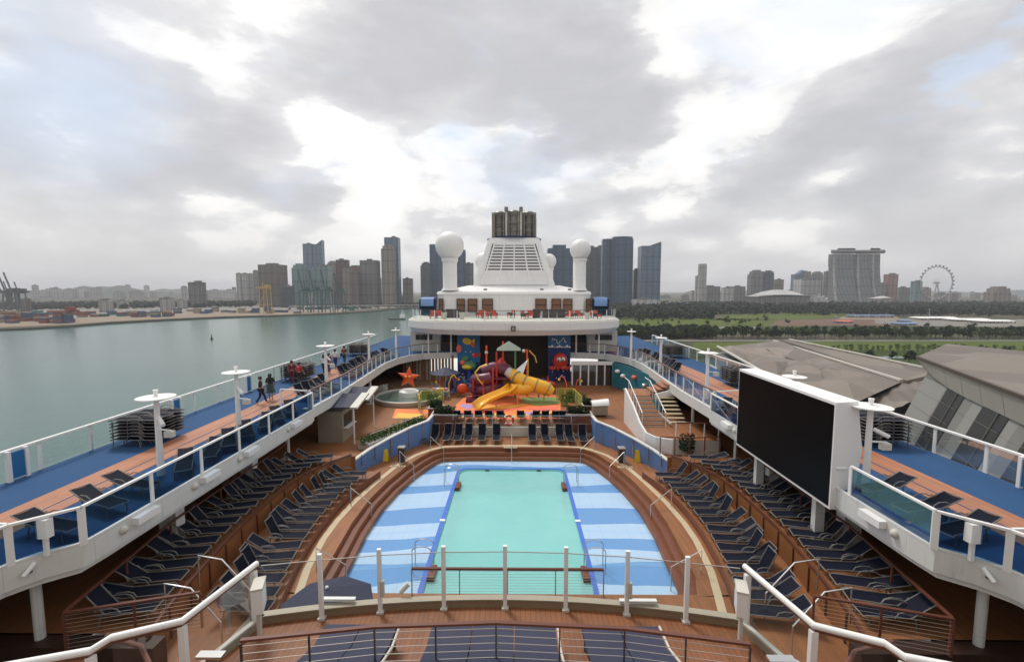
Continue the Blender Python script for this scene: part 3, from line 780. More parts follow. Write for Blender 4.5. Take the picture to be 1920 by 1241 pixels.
# ---- big screen
sc_ = thing('movie_screen', 'huge black outdoor screen in a white casing above the right loungers', 'screen', (11.3, 19, U))
x0 = 11.25; y0, y1 = 15.95, 22.7; z1_, z0_ = 46.12, 42.45
prof = [(x0, z1_ + .06), (x0 + .75, z1_ + .10), (x0 + 1.0, z1_ - 1.6), (x0 + .75, z0_ - .06), (x0, z0_ - .06)]
mb = MB(); nn = len(prof)
mb.v = [(p[0], y0, p[1]) for p in prof] + [(p[0], y1, p[1]) for p in prof]
mb.f = [tuple(range(nn)), tuple(range(nn, 2 * nn))[::-1]] + [(i, nn + i, nn + (i + 1) % nn, (i + 1) % nn) for i in range(nn)]
mb.build('casing', 'white_paint', sc_)
MB().b2(x0 - .02, x0 + .01, y0 + .07, y1 - .07, z0_ + .04, z1_ - .04).build('display', 'black_screen', sc_)
for z in (z0_ + .1, z0_ + 1.4): MB().b2(x0 + .15, x0 + .5, y0 - .05, y0 + .01, z, z + .05).build('hinge', 'white_paint', sc_)
for y in (17.2, 21.4): MB().b2(x0 + .3, x0 + .65, y - .12, y + .12, A, z0_).build('support', 'white_fascia', sc_)
q = thing('orange_reflection_lamp', 'small orange light shining on the black screen', 'light', (x0 - .05, 17.0, 45.2)) if False else None

YS = -.61
for s in (-1, 1):
    structure('dark_shade_floor', MB().b2(s * 8.9, s * 17.5, 2, 12.6, 38.9, 39.2), 'dark_interior')  # floor coloured near black in place of deep shade under the deck
    structure('promenade_deck', MB().b2(s * 15.2, s * OUT, 2.0, 8.4, U - .25, U), 'blue_deck')
fwd = thing('forward_house', 'unseen white deckhouse front rising behind the camera', 'building', (0, -2, N))  # unseen part of the ship, put in to darken the near decks
MB().b2(-OUT, OUT, -8, -3, 37, 55).build('front_wall', 'white_fascia', fwd)
MB().b2(-6.5, 6.5, -3, 1.6, 37.2, N - .4).build('lower_wall', 'white_fascia', fwd)
for k in range(9): MB().b2(-16 + k * 3.6, -13.2 + k * 3.6, -3, -2.9, 46, 48).build('window', 'window_glass', fwd)
YS = -.9

YS = -.9
for s in (-1, 1): structure('dark_shade_floor', MB().b2(s * 9.3, s * 15.5, 12.0, 12.45, 38.9, A - .01), 'dark_wood_wall')  # filler at the terrace end, dark colour continues the painted shade

for k, (x, y) in enumerate(((-.1, 31.0), (-6.9, 27.6), (6.9, 27.6))):
    q = thing('marker_plate', ('pale marker plate at the middle of the far pool steps', 'pale marker plate on the far left pool surround', 'pale marker plate on the far right pool surround')[k], 'plate', (x, y, C))
    MB().b2(x - .45, x + .45, y - .12, y + .12, C + .001, C + .02).build('plate', 'cream', q)
    for i in range(5): MB().b2(x - .36 + i * .16, x - .27 + i * .16, y - .05, y + .05, C + .02, C + .024).build('mark', 'dark_metal', q)
YS = 0.0
# ================================================================ loungers
def make_lounger(angle, name='sun_lounger', arms=True, M_='navy_sling'):
    r = thing(name, 'x', 'sun lounger')
    ca, sa = math.cos(R(angle)), math.sin(R(angle)); Wd = .54; F = 1.20; Bk = .78; H = .36
    fr = MB()
    for sx in (-1, 1):
        x = sx * Wd / 2
        fr.tube([(x, 0, H - .05), (x, .06, H), (x, F, H), (x, F + .25, H)], .018, 6)
    fr.tube([(-Wd / 2, 0, H - .05), (Wd / 2, 0, H - .05)], .02, 6); fr.build('frame', 'frame_metal', r, True)
    bf = MB()
    for sx in (-1, 1): bf.tube([(sx * Wd / 2, F, H), (sx * Wd / 2, F + Bk * ca, H + Bk * sa)], .02, 6)
    bf.tube([(-Wd / 2, F + Bk * ca, H + Bk * sa), (Wd / 2, F + Bk * ca, H + Bk * sa)], .02, 6); bf.build('back_frame', 'frame_metal', r, True)
    def sl(y0, z0, y1, z1, sag, n=5):
        mb = MB(); b = 0
        for i in range(n + 1):
            t = i / n; y = y0 + (y1 - y0) * t; z = z0 + (z1 - z0) * t - sag * math.sin(math.pi * t)
            for k in (-1, -.5, 0, .5, 1): mb.v.append((k * (Wd / 2 - .02), y, z - .02 * (1 - k * k)))
        for i in range(n):
            for k in range(4): a = i * 5 + k; mb.f.append((a, a + 1, a + 6, a + 5))
        return mb
    sl(.03, H, F, H, .02).build('seat_sling', M_, r, True)
    sl(F + .01, H, F + (Bk - .02) * ca, H + (Bk - .02) * sa, .01).build('back_sling', M_, r, True)
    for sx in (-1, 1):
        for y, lean in ((.16, -.05), (F + .1, .08)):
            MB().tube([(sx * Wd / 2, y, H), (sx * Wd / 2, y + lean, 0)], .02, 6).build('leg', 'frame_metal', r, True)
        if arms:
            x = sx * (Wd / 2 + .03)
            MB().tube([(x, .78, H), (x, .86, H + .15), (x, 1.02, H + .21), (x, 1.28, H + .20), (x, 1.42, H + .12), (x, F + .38 * ca, H + .38 * sa + .02)], .018, 6).build('armrest', 'frame_metal', r, True)
    return r
LP = {a: make_lounger(a) for a in (18, 38, 55, 66)}
FLAT = make_lounger(0, arms=True)
used = set()
def lounger(x, y, z, rz, label, group, ang=38):
    """x,y is the foot end; rz turns +Y (towards the head)"""
    y += deck_shift(z)
    src = FLAT if ang == 0 else LP[ang]
    if ang not in used:
        used.add(ang); src.location = (x, y, z); src.rotation_euler = (0, 0, rz); src['label'] = label; src['group'] = group; return src
    return dup(src, (x, y, z), rz, label, group)
rnd = random.Random(3)
# two rows each side of the pool, feet towards the water
for s in (-1, 1):
    side = 'left' if s < 0 else 'right'
    y = 13.2; k = 0
    while y < 25.6:
        k += 1
        lounger(s * (aX(y) + .12), y, A, -s * R(90) + s * R(rnd.uniform(8, 13)) * -1 + R(rnd.uniform(-5, 5)), '%s lounger from the near end, upper row on the %s terrace' % (nth(k), side), 'loungers in the upper %s terrace row' % side, rnd.choice([38, 38, 55, 55, 18]))
        y += .70 + rnd.uniform(-.02, .02)
    y = 14.4; k = 0
    while y < 25.3:
        k += 1
        lounger(s * (bX(y) + .08), y, B, -s * R(90) - s * R(rnd.uniform(0, 10)), '%s lounger from the near end, lower %s row by the pool' % (nth(k), side), 'loungers in the lower %s row by the pool' % side, rnd.choice([38, 38, 38, 55, 66]))
        y += .70 + rnd.uniform(-.02, .02)
    # row behind the promenade glass
    y = 12.6; k = 0
    while y < 25.8:
        k += 1
        lounger(s * 11.95, y, U, -s * R(90) + s * R(12 if y < 16.5 else 58) + R(rnd.uniform(-8, 8)), '%s lounger from the near end behind the %s tinted glass' % (nth(k), side), 'loungers behind the %s promenade glass' % side, 18)
        y += 1.35 if s < 0 or not (15 < y < 22.5) else 2.5
    y = 28.2; k = 0
    while y < 47.5:
        k += 1
        if not (s > 0 and y < 36.5) and not (s < 0 and 32 < y < 35):
            lounger(s * (uXf(y) + .45), y, U, -s * R(90) + s * R(30) + R(rnd.uniform(-6, 6)), '%s lounger from the near end of the far %s balcony' % (nth(k), side), 'loungers on the far %s balcony' % side, rnd.choice([38, 55]))
        y += .9
# row at the far end of the pool, facing the camera
for k, u in enumerate([771, 794, 813, 836, 857, 877, 903, 931, 998, 1024, 1050, 1070, 1092]):
    p = aty(u, 800, 31.2)
    lounger(p.x, 31.45 + (.1 if 2 < k < 11 else .0), C, R(rnd.uniform(-4, 4)), '%s lounger from the left behind the far pool edge' % nth(k + 1), 'loungers facing the pool from its far edge', 66)
# row on the play deck edge, backs to the camera
for k, u in enumerate([862, 879, 897, 919, 940, 979, 1001, 1021, 1040, 1055]):
    p = aty(u, 783, 34.0)
    lounger(p.x, 35.75, K, R(180) + R(rnd.uniform(-6, 6)), '%s lounger from the left along the play deck rail' % nth(k + 1), 'loungers along the play deck rail', 55)
# stacks on the promenade
for s, lst in ((-1, [(16.7, 20.2), (16.7, 34.6), (16.7, 48.2)]), (1, [(16.7, 20.4), (16.7, 33.0), (16.7, 47.0)])):
    side = 'left' if s < 0 else 'right'
    for j, (x, y) in enumerate(lst):
        for q in range(3):
            for k in range(7):
                lounger(s * (x + .9) - s * .0, y + q * .66 + rnd.uniform(-.03, .03), U + k * .145, s * R(90) + R(rnd.uniform(-2, 2)),
                        '%s lounger up, %s column of the %s stack on the %s promenade' % (nth(k + 1), ('near', 'middle', 'far')[q], ('nearest', 'middle', 'farthest')[j], side),
                        'stacked loungers on the promenade', 0)
# loose ones near the planter and right steps
for k, (x, y, rz) in enumerate([(-9.3, 26.4, 70), (9.4, 26.3, -75), (-9.9, 24.9, 80)][:0]): pass

YS = -.9
# ================================================================ far end of the pool deck
wl = thing('pool_end_wall', 'low white wall behind the row of loungers at the far pool edge', 'wall', (0, 33, C))
MB().b2(-5.9, 5.9, 33.42, 33.66, C, K - .06).build('wall_face', 'off_white', wl)
MB().b2(-5.8, -3.6, 33.33, 33.41, C, K + .2).build('timber_end', 'teak_step', wl)
MB().b2(3.6, 5.8, 33.33, 33.41, C + .3, K + .2).build('timber_end', 'teak_step', wl)
kd = [(-5.9, 33.6), (5.9, 33.6), (5.9, 32.2), (6.8, 31), (7.8, 29.1), (8.6, 27.6), (9.1, 26.0), (15.6, 26.0), (15.6, 56), (-15.6, 56), (-15.6, 26.0), (-9.1, 26.0), (-8.6, 27.6), (-7.8, 29.1), (-6.8, 31), (-5.9, 32.2)]
bm = bmesh.new(); vs = [bm.verts.new((p[0], p[1], K)) for p in kd]
bmesh.ops.triangle_fill(bm, edges=[bm.edges.new((vs[i], vs[(i + 1) % len(vs)])) for i in range(len(vs))], use_beauty=True)
bm.verts.index_update(); mb = MB(); mb.v = [tuple(v.co) for v in bm.verts]; mb.f = [tuple(v.index for v in f.verts) for f in bm.faces]; bm.free()
structure('play_deck', flipup(mb), 'teak_deck')
rl = railing('thin steel rail in front of the play deck loungers', [(-5.8, 33.55), (5.8, 33.55)], K - .04, .8, 1.5, 'glass_clear', 'steel', 'steel', .04, .04, .04, name='deck_railing')
for s in (-1, 1):
    side = 'left' if s < 0 else 'right'
    bwall = thing('curved_blue_wall', 'curved low blue wall %s of the far lounger row' % side, 'wall', (s * 7.5, 29.5, C))
    pth = mir([(5.88, 33.6), (5.95, 32.2), (6.8, 31), (7.8, 29.1), (8.6, 27.6), (9.05, 26.2)], s)
    MB().ribbon(pth, [C] * 6, [K + .72, K + .72, K + .65, K + .5, K + .3, K + .15], .14).build('wall_panel', 'blue_wall', bwall)
    MB().ribbon(pth, [K + .72, K + .72, K + .65, K + .5, K + .3, K + .15], [K + .80, K + .80, K + .73, K + .58, K + .38, K + .23], .22).build('coping', 'white_fascia', bwall)
    for k, yq in ((0, 28.7),):
        xq = 7.25
        q = thing('waste_bin', 'dark upright bin in front of the %s blue wall' % side, 'bin', (s * (xq - .4), yq - .3, C))
        if k == 1 or s > 0 and k == 0: pass
        MB().b2(s * (xq - .4) - .19, s * (xq - .4) + .19, yq - .5, yq - .12, C + .04, C + .9).build('case', 'dark_metal', q)
        MB().b2(s * (xq - .4) - .22, s * (xq - .4) + .22, yq - .53, yq - .09, C + .9, C + .97).build('lid', 'steel', q)
        MB().b2(s * (xq - .4) - .16, s * (xq - .4) + .16, yq - .47, yq - .15, C, C + .04).build('plinth', 'dark_metal', q)
    for kk in range(5):
        t0 = (kk + .5) / 5 * 4; j0 = min(int(t0) + 1, 4); f0 = t0 - int(t0); xx_, yy0_ = pth[j0][0] * (1 - f0) + pth[j0 + 1][0] * f0, pth[j0][1] * (1 - f0) + pth[j0 + 1][1] * f0
        MB().box(xx_ - s * .08, yy0_ - .06, C + .75, .05, .05, 1.5 - .22 * kk).build('panel_joint', 'steel', bwall)
    q = thing('wet_floor_sign', 'yellow folding floor sign in front of the %s blue wall' % side, 'sign', (s * 7.9, 28.6, C))
    for d in (-1, 1):
        MB().add([(s * 7.9 - .17, 28.6 + d * .16, C), (s * 7.9 + .17, 28.6 + d * .16, C), (s * 7.9 + .11, 28.6 + d * .02, C + .72), (s * 7.9 - .11, 28.6 + d * .02, C + .72),
                  (s * 7.9 - .17, 28.6 + d * .13, C), (s * 7.9 + .17, 28.6 + d * .13, C), (s * 7.9 + .11, 28.6 + d * .005, C + .70), (s * 7.9 - .11, 28.6 + d * .005, C + .70)],
                 [(0, 1, 2, 3), (7, 6, 5, 4), (0, 4, 5, 1), (3, 2, 6, 7), (0, 3, 7, 4), (1, 5, 6, 2)]).build('sign_panel', 'safety_yellow', q)
# hedge planter on the left
def leaves(mb, c, sx, sy, sz, n, size, rg=random):
    for _ in range(n):
        a = rg.random() * 6.283; r = rg.random() ** .5; h = rg.random()
        p = Vector((c[0] + sx * r * math.cos(a), c[1] + sy * r * math.sin(a), c[2] + sz * h))
        d1 = Vector((rg.uniform(-1, 1), rg.uniform(-1, 1), rg.uniform(-.6, .6))).normalized() * size
        d2 = d1.cross(Vector((rg.uniform(-1, 1), rg.uniform(-1, 1), rg.uniform(-1, 1)))).normalized() * size * .7
        mb.add([p - d1, p + d2, p + d1, p - d2], [(0, 1, 2, 3)])
hp = thing('hedge_planter', 'long curved planter with a clipped green hedge behind the left blue wall', 'planter', (-8.2, 30, K))
hpath = [(-6.5, 33.3), (-7.3, 32.0), (-8.3, 30.1), (-9.2, 28.3)]
MB().ribbon(hpath, K, K + .45, .95).build('planter_box', 'off_white', hp)
lm = MB(); rg = random.Random(5)
for i in range(60):
    t_ = i / 59 * 3; j = min(int(t_), 2); f_ = t_ - j
    leaves(lm, (hpath[j][0] * (1 - f_) + hpath[j + 1][0] * f_, hpath[j][1] * (1 - f_) + hpath[j + 1][1] * f_, K + .42), .42, .42, .38, 45, .055, rg)
lm.build('foliage', 'leaf_hedge', hp)
MB().tube([(p[0] + .45, p[1] - .1, K + 1.05) for p in hpath], .025, 6).build('guard_rail', 'steel', hp, True)
def planter(x, y, sx, sy, label):
    q = thing('planter', label, 'planter', (x, y, K))
    MB().b2(x - sx, x + sx, y - sy, y + sy, K, K + .62).build('planter_box', 'teak_step', q)
    rm = MB()
    for dx0, dx1, dy0, dy1 in ((-sx - .04, sx + .04, -sy - .04, -sy + .06), (-sx - .04, sx + .04, sy - .06, sy + .04), (-sx - .04, -sx + .06, -sy + .06, sy - .06), (sx - .06, sx + .04, -sy + .06, sy - .06)):
        rm.b2(x + dx0, x + dx1, y + dy0, y + dy1, K + .62, K + .69)
    rm.build('planter_rim', 'off_white', q)
    lm = MB(); leaves(lm, (x, y, K + .6), sx * .9, sy * .9, .55, 900, .07, rg); lm.build('foliage', 'leaf_dark', q)
planter(-5.1, 34.6, .95, .55, 'timber planter with a dark bush left of the play deck loungers')
planter(-6.1, 36.4, .55, .5, 'small timber planter behind the left planter')
planter(5.0, 34.7, 1.0, .5, 'timber planter with a dark bush right of the play deck loungers')
planter(6.1, 37.2, .4, .4, 'small round bush planter beside the right lime fence')
q = thing('life_ring', 'red and white life ring hanging on the rail above the far lounger row', 'life ring', (-.25, 33.45, K + .45))
rg_ = MB(); pr = []
for i in range(24):
    a = 2 * math.pi * i / 24; pr.append((-.25 + .33 * math.cos(a), 33.45, K + .45 + .33 * math.sin(a)))
rg_.tube(pr + [pr[0]], .085, 8, False); rg_.build('ring', 'play_red', q, True)
for a in (45, 135, 225, 315):
    c_ = Vector((-.25 + .33 * math.cos(R(a)), 33.45, K + .45 + .33 * math.sin(R(a)))); d_ = Vector((-math.sin(R(a)), 0, math.cos(R(a)))) * .06
    MB().tube([c_ - d_, c_ + d_], .095, 8).build('white_band', 'white_paint', q, True)

# ---- staircase on the right
stc = thing('staircase', 'wide timber stairs climbing to the right promenade behind a white curved wall', 'stairs', (9.4, 30, K))
pf = [(8.45, 30.2), (8.5, 28.9), (8.9, 28.2), (9.8, 27.75), (12.6, 27.6), (12.6, 31.5), (8.45, 31.5)]
ZS = 41.0
MB().prism(pf, K, ZS).build('base_plinth', 'white_fascia', stc)
MB().prism([(p[0] * .995 + .05, p[1]) for p in pf], ZS + .003, ZS + .02).build('landing_floor', 'teak_deck', stc)
MB().ribbon([(8.52, 34.6), (8.5, 32), (8.45, 30.2), (8.5, 28.9), (8.9, 28.2), (9.8, 27.75)], [K] * 6, [42.7, 42.0, 41.4, 41.1, 41.05, 41.03], .12).build('side_wall', 'white_paint', stc)
nst = 8
for i in range(nst):
    z = ZS + (42.4 - ZS) * (i + 1) / nst; y = 30.3 + 3.6 * i / nst
    MB().b2(8.6, 10.1, y, y + .52, z - .05, z).build('tread', 'teak_deck', stc)
    MB().b2(8.6, 10.1, y + .0, y + .03, z - .18, z - .052).build('riser', 'off_white', stc)
MB().b2(8.6, 12.4, 33.95, 35.8, 42.25, 42.4).build('mid_landing', 'teak_deck', stc)
for i in range(4):
    z = 42.4 + .7 * (i + 1) / 4; MB().b2(10.4 + .35 * i, 10.4 + .35 * i + .4, 34.0, 35.7, z - .06, z).build('tread', 'teak_light', stc)
for i in range(7):
    z = 42.4 - 1.5 * (i + 1) / 8; y = 33.9 - 3.2 * (i + 1) / 8
    MB().b2(10.7, 11.9, y, y + .42, z - .05, z).build('tread', 'cream', stc)
MB().b2(10.55, 10.65, 30.5, 34, 41.1, 41.25).xf(Matrix.Identity(4)).build('stringer', 'white_fascia', stc)
for x in (8.6, 10.15):
    MB().tube([(x, 30.2, ZS + 1.0), (x, 33.9, 43.4), (x, 35.2, 43.4)], .03, 8).build('stair_handrail', 'white_paint', stc, True)
    for i in range(6):
        t_ = i / 5; MB().tube([(x, 30.2 + 3.7 * t_, ZS + 1.4 * t_), (x, 30.2 + 3.7 * t_, ZS + 1.0 + 1.4 * t_)], .022, 6).build('baluster', 'white_paint', stc, True)
MB().add([(10.5, 33.8, 42.4), (12.4, 33.8, 42.95), (12.4, 33.8, 42.3), (11.6, 33.8, 42.25), (10.5, 33.8, 41.9), (10.5, 33.95, 42.4), (12.4, 33.95, 42.95), (12.4, 33.95, 42.3), (11.6, 33.95, 42.25), (10.5, 33.95, 41.9)],
         [(4, 3, 2, 1, 0), (5, 6, 7, 8, 9), (0, 1, 6, 5), (3, 4, 9, 8), (2, 3, 8, 7), (4, 0, 5, 9)]).build('arched_bracket', 'white_paint', stc)
railing('white railing round the landing at the foot of the right stairs', [(10.0, 27.85), (12.5, 27.7)], ZS, 1.05, .8, None, 'wood_rail', 'white_paint', .08, .05, .05, name='landing_railing')
railing('brown rail descending in front of the white curved wall', [(8.6, 26.4), (10.2, 26.2), (12, 26.4)], A, 1.05, .9, None, 'wood_rail', 'wood_rail', .06, .05, .05, name='deck_railing')

# ---- towel canopy on the left
q = thing('awning', 'navy folded awning with patterned white ends below the left promenade', 'awning', (-11.4, 30.5, 42.3))
for k, yy0 in enumerate((29.3, 31.4)):
    MB().add([(-12.2, yy0, 42.55), (-10.2, yy0, 42.55), (-10.1, yy0 + 1.9, 43.05), (-11.9, yy0 + 1.9, 43.05), (-12.2, yy0, 42.48), (-10.2, yy0, 42.48), (-10.1, yy0 + 1.9, 42.98), (-11.9, yy0 + 1.9, 42.98)],
             [(0, 1, 2, 3), (7, 6, 5, 4), (0, 4, 5, 1), (1, 5, 6, 2), (3, 2, 6, 7), (0, 3, 7, 4)]).build('canopy_panel', 'navy_canvas', q)
    MB().bar((-10.1, yy0 - .05, 42.52), (-9.95, yy0 + 1.85, 43.05), .5, .12).build('end_valance', 'off_white', q)
for x, y in ((-10.2, 29.5), (-10.1, 33.2)): MB().tube([(x, y, K), (x, y, 42.5)], .05, 8).build('post', 'white_paint', q, True)
q = thing('service_kiosk', 'pale kiosk under the navy awning', 'kiosk', (-11.8, 30.5, K))
MB().b2(-12.6, -11.0, 29.6, 31.6, K, 42.2).build('cabin', 'beige_plate', q)
MB().b2(-11.02, -10.97, 29.9, 31.3, K + 1.0, K + 1.8).build('hatch', 'dark_interior', q)
MB().b2(-10.99, -10.7, 29.8, 31.4, K + .92, K + .98).build('counter', 'white_paint', q)
YS = -.3
# ================================================================ canopy deck, deckhouse, funnel, radomes
cn = thing('canopy_deck', 'white rounded overhanging deck above the playground', 'deck', (0, 48, 46))
front = [(0, 45.8), (3, 45.95), (6, 46.5), (8.6, 47.5), (10.4, 48.8), (11.5, 50.2), (12.0, 51.8), (12.1, 54)]
pl = closed_path(front[::-1])
full = pl + [(12.1, 76), (-12.1, 76)]
MB().prism([(p[0] * .97, p[1] + .35) for p in full], 45.45, 46.0, full).build('lower_slab', 'hull_white', cn)
MB().prism(full, 46.0, 46.75).build('deck_edge', 'hull_white', cn)
MB().prism([(p[0] * .99, p[1] + .12) for p in full], 46.75, 46.9, [(p[0] * .985, p[1] + .2) for p in full]).build('deck_top', 'off_white', cn)
MB().b2(-.22, .22, 45.6, 45.86, 45.95, 46.45).build('lamp_housing', 'dark_metal', cn)
MB().b2(-.13, .13, 45.55, 45.61, 46.05, 46.35).build('lamp_lens', 'steel', cn)
railing('glass railing with a white rail round the front of the canopy deck', closed_path([(p[0] * .965, p[1] + .4) for p in front[::-1]]), 46.88, 1.1, 2.0, 'glass_clear', 'dark_metal', 'white_paint', .06, .05, .08)
dh = thing('deckhouse', 'white deckhouse with brown shuttered windows beneath the funnel', 'building', (0, 62, 46.9))
hf = [(-9.9, 80), (-9.9, 59.2), (-9.6, 58.4), (-8.8, 58.0), (0, 57.8), (8.8, 58.0), (9.6, 58.4), (9.9, 59.2), (9.9, 80)]
MB().prism(hf, 46.9, 49.55).build('wall', 'hull_white', dh)
MB().prism([(p[0] * 1.01, p[1] - .12 if p[1] < 70 else p[1]) for p in hf], 49.55, 49.85, hf).build('cornice', 'white_paint', dh)
MB().prism(hf, 49.85, 50.7, [(p[0] * .62, 62 if p[1] < 70 else 80) for p in hf]).build('roof', 'dome_white', dh)
for u0, u1 in ((857.5, 872), (878, 895), (905, 924), (1004, 1024), (1034, 1051), (1056, 1072), (824, 831), (1099, 1107)):
    a, b2 = aty(u0, 560, 57.9), aty(u1, 560, 57.9)
    wdw = MB().b2(a.x, b2.x, 57.72, 57.95 if abs(a.x) < 8 else 58.3, 47.35, 48.95).build('window', 'brown_shutter', dh)
    fr_ = MB()
    for z in (47.35, 48.2, 48.95): fr_.b2(a.x - .04, b2.x + .04, 57.66, 57.72, z - .04, z + .04)
    for x in (a.x, b2.x): fr_.b2(x - .04, x + .04, 57.66, 57.72, 47.39, 48.91)
    fr_.build('window_frame', 'dark_wood_wall', wdw)
for x in (-7.4, -3.7, 3.6, 7.2): MB().b2(x - .22, x + .22, 59.0, 59.4, 49.95, 50.25).build('roof_vent', 'dark_metal', dh)
for s in (-1, 1):
    q = thing('blue_awning', 'rounded pale blue awning at the %s side of the deckhouse' % ('left' if s < 0 else 'right'), 'awning', (s * 10.9, 58, 46.9))
    mb = MB(); b_ = 0
    for i in range(9):
        a = math.pi * i / 8 * .62; mb.v += [(s * (10.0 + .0), 57.2 + .0 - .5 * math.sin(a), 48.1 + 1.05 * math.sin(math.pi / 2 * (1 - i / 8))), (s * 11.6, 57.2 - .5 * math.sin(a), 48.1 + 1.05 * math.sin(math.pi / 2 * (1 - i / 8)))]
    for i in range(8): mb.f.append((2 * i, 2 * i + 1, 2 * i + 3, 2 * i + 2))
    mb.b2(s * 10.0, s * 11.6, 57.2, 59, 49.1, 49.18)
    mb.build('shade', 'awning_blue', q)
    MB().b2(s * 10.05, s * 11.9, 57.3, 59, 46.9, 48.9).build('kiosk', 'glass_blue', q)
YS = 0.0
fn = thing('funnel', 'white louvred ship funnel with grey exhaust pipes on top', 'funnel', (0, 64, 50))
fb = [(-5.75, 61.2), (5.75, 61.2), (5.4, 71), (-5.4, 71)]; ft = [(-3.55, 63.4), (3.55, 63.4), (3.3, 70), (-3.3, 70)]
MB().prism(fb, 50.0, 57.0, ft).build('casing', 'dome_white', fn)
def fpt(x, z, off=0):   # point on the sloping front face
    t_ = (z - 50) / 7; return Vector((x, 61.2 + 2.2 * t_ - off, z))
def hw(z): t_ = (z - 50) / 7; return 5.75 + (3.55 - 5.75) * t_
lv = MB(); 
lv.add([fpt(-hw(51) + 1.0, 51, .02), fpt(hw(51) - 1.0, 51, .02), fpt(hw(56.4) - .75, 56.4, .02), fpt(-hw(56.4) + .75, 56.4, .02)], [(0, 1, 2, 3)])
lv.build('louvre_recess', 'dark_interior', fn)
sl = MB(); nz = 13
for i in range(nz + 1):
    z = 51.0 + 5.4 * i / nz; wd = hw(z) - .85 - .1 * (z - 51) / 5
    th = .115 if 3 < i < nz else .18
    if i < 4: sl.bar(fpt(-wd, z + .2, .12), fpt(wd, z + .2, .12), .12, .40)
    sl.bar(fpt(-wd, z, .14), fpt(wd, z, .14), .22, th * 2)
sl.build('louvre', 'dome_white', fn)
vb = MB()
for xf_ in (-.92, -.45, 0, .45, .92): vb.bar(fpt(xf_ * (hw(51) - .9), 51, .2), fpt(xf_ * (hw(56.4) - .8), 56.4, .2), .16, .14)
vb.build('louvre_frame', 'dome_white', fn)
MB().prism([(p[0] * 1.0, p[1]) for p in ft], 57.0, 57.25, [(p[0] * .95, p[1]) for p in ft]).build('top_band', 'dome_white', fn)
MB().lathe([(.1, 0), (3.9, 0), (3.95, .12), (3.6, .3), (.1, .32)], (0, 66.7, 57.25), 36, 1, .95).build('rim', 'navy_rim', fn, True)
ex = [(-2.1, 65.4, .86, 3.6), (-.05, 65.0, .80, 3.7), (2.05, 65.4, .86, 3.6), (-1.1, 67.6, .7, 3.3), (1.1, 67.6, .7, 3.3), (-2.3, 67.4, .6, 3.1), (2.3, 67.4, .6, 3.1)]
for x, y, r_, h_ in ex:
    MB().tube([(x, y, 57.5), (x, y, 57.5 + h_ * .8), (x, y, 57.5 + h_ * .82), (x, y, 57.5 + h_ * .95), (x, y, 57.5 + h_)], [r_, r_, r_ * .95, r_ * .95, r_ * .7], 16).build('exhaust_pipe', 'exhaust_metal', fn, True)
for x in (-1.1, .95):
    MB().tube([(x, 64.2, 57.5), (x, 64.2, 61.4)], .16, 10).build('vent_pipe', 'off_white', fn, True)
    MB().tube([(x, 64.2, 60.9), (x, 64.2, 61.55)], .26, 10).build('vent_cap', 'exhaust_metal', fn, True)
for k, (x, y, r_, h_) in enumerate([(-2.85, 64.6, .22, 3.2), (-1.35, 64.7, .28, 3.3), (-.75, 64.4, .18, 3.55), (.62, 64.4, .18, 3.5), (1.25, 64.7, .28, 3.3), (2.75, 64.6, .22, 3.15), (-2.9, 66.4, .3, 2.9), (2.9, 66.4, .3, 2.9)]):
    MB().tube([(x, y, 57.5), (x, y, 57.5 + h_)], r_, 10).build('exhaust_pipe', 'exhaust_metal' if k % 3 else 'beige_plate', fn, True)
fr_ = MB()
for z in (58.3, 59.4, 60.5, 60.75): fr_.bar((-2.95, 64.1, z), (2.95, 64.1, z), .08, .08)
for x in (-3.05, -1.5, 1.4, 3.0): fr_.bar((x, 64.1, 57.4), (x, 64.1, 60.8), .12, .12)
for z in (58.9, 60.6):
    for x in (-2.15, 2.05): fr_.lathe([(.90, 0), (.97, .02), (.97, .2), (.90, .22)], (x, 65.4, z), 16)
fr_.bar((-.9, 64.1, 58.3), (0, 64.1, 59.4), .06, .06); fr_.bar((0, 64.1, 59.4), (.9, 64.1, 58.3), .06, .06)
fr_.build('exhaust_frame', 'exhaust_metal', fn)
for (u, v, rpx, y, lab, colr) in ((843, 461, 26.5, 58.6, 'largest white radome on a thick mast left of the funnel', 1), (1088, 468, 19.3, 58.6, 'white radome on a mast right of the funnel', 1),
                                  (908, 490, 17, 66, 'small radome half hidden behind the left funnel slope', 0), (1029, 490, 14, 66, 'small radome half hidden behind the right funnel slope', 0)):
    c_ = aty(u, v, y); rr = rpx * y / 850
    q = thing('radome', lab, 'radome', (c_.x, y, 50), 'radomes round the funnel')
    MB().ball((c_.x, y, c_.z), rr, 28, 18).build('dome', 'dome_white', q, True)
    rs = rr * (.50 if rpx > 20 else .58)
    MB().lathe([(rs * 1.25, 0), (rs, .4), (rs, c_.z - rr * 1.15 - 50.0), (rs * 1.12, c_.z - rr * 1.12 - 50), (rs * 1.2, c_.z - rr * .85 - 50)], (c_.x, y, 50.0), 24).build('mast', 'dome_white', q, True)
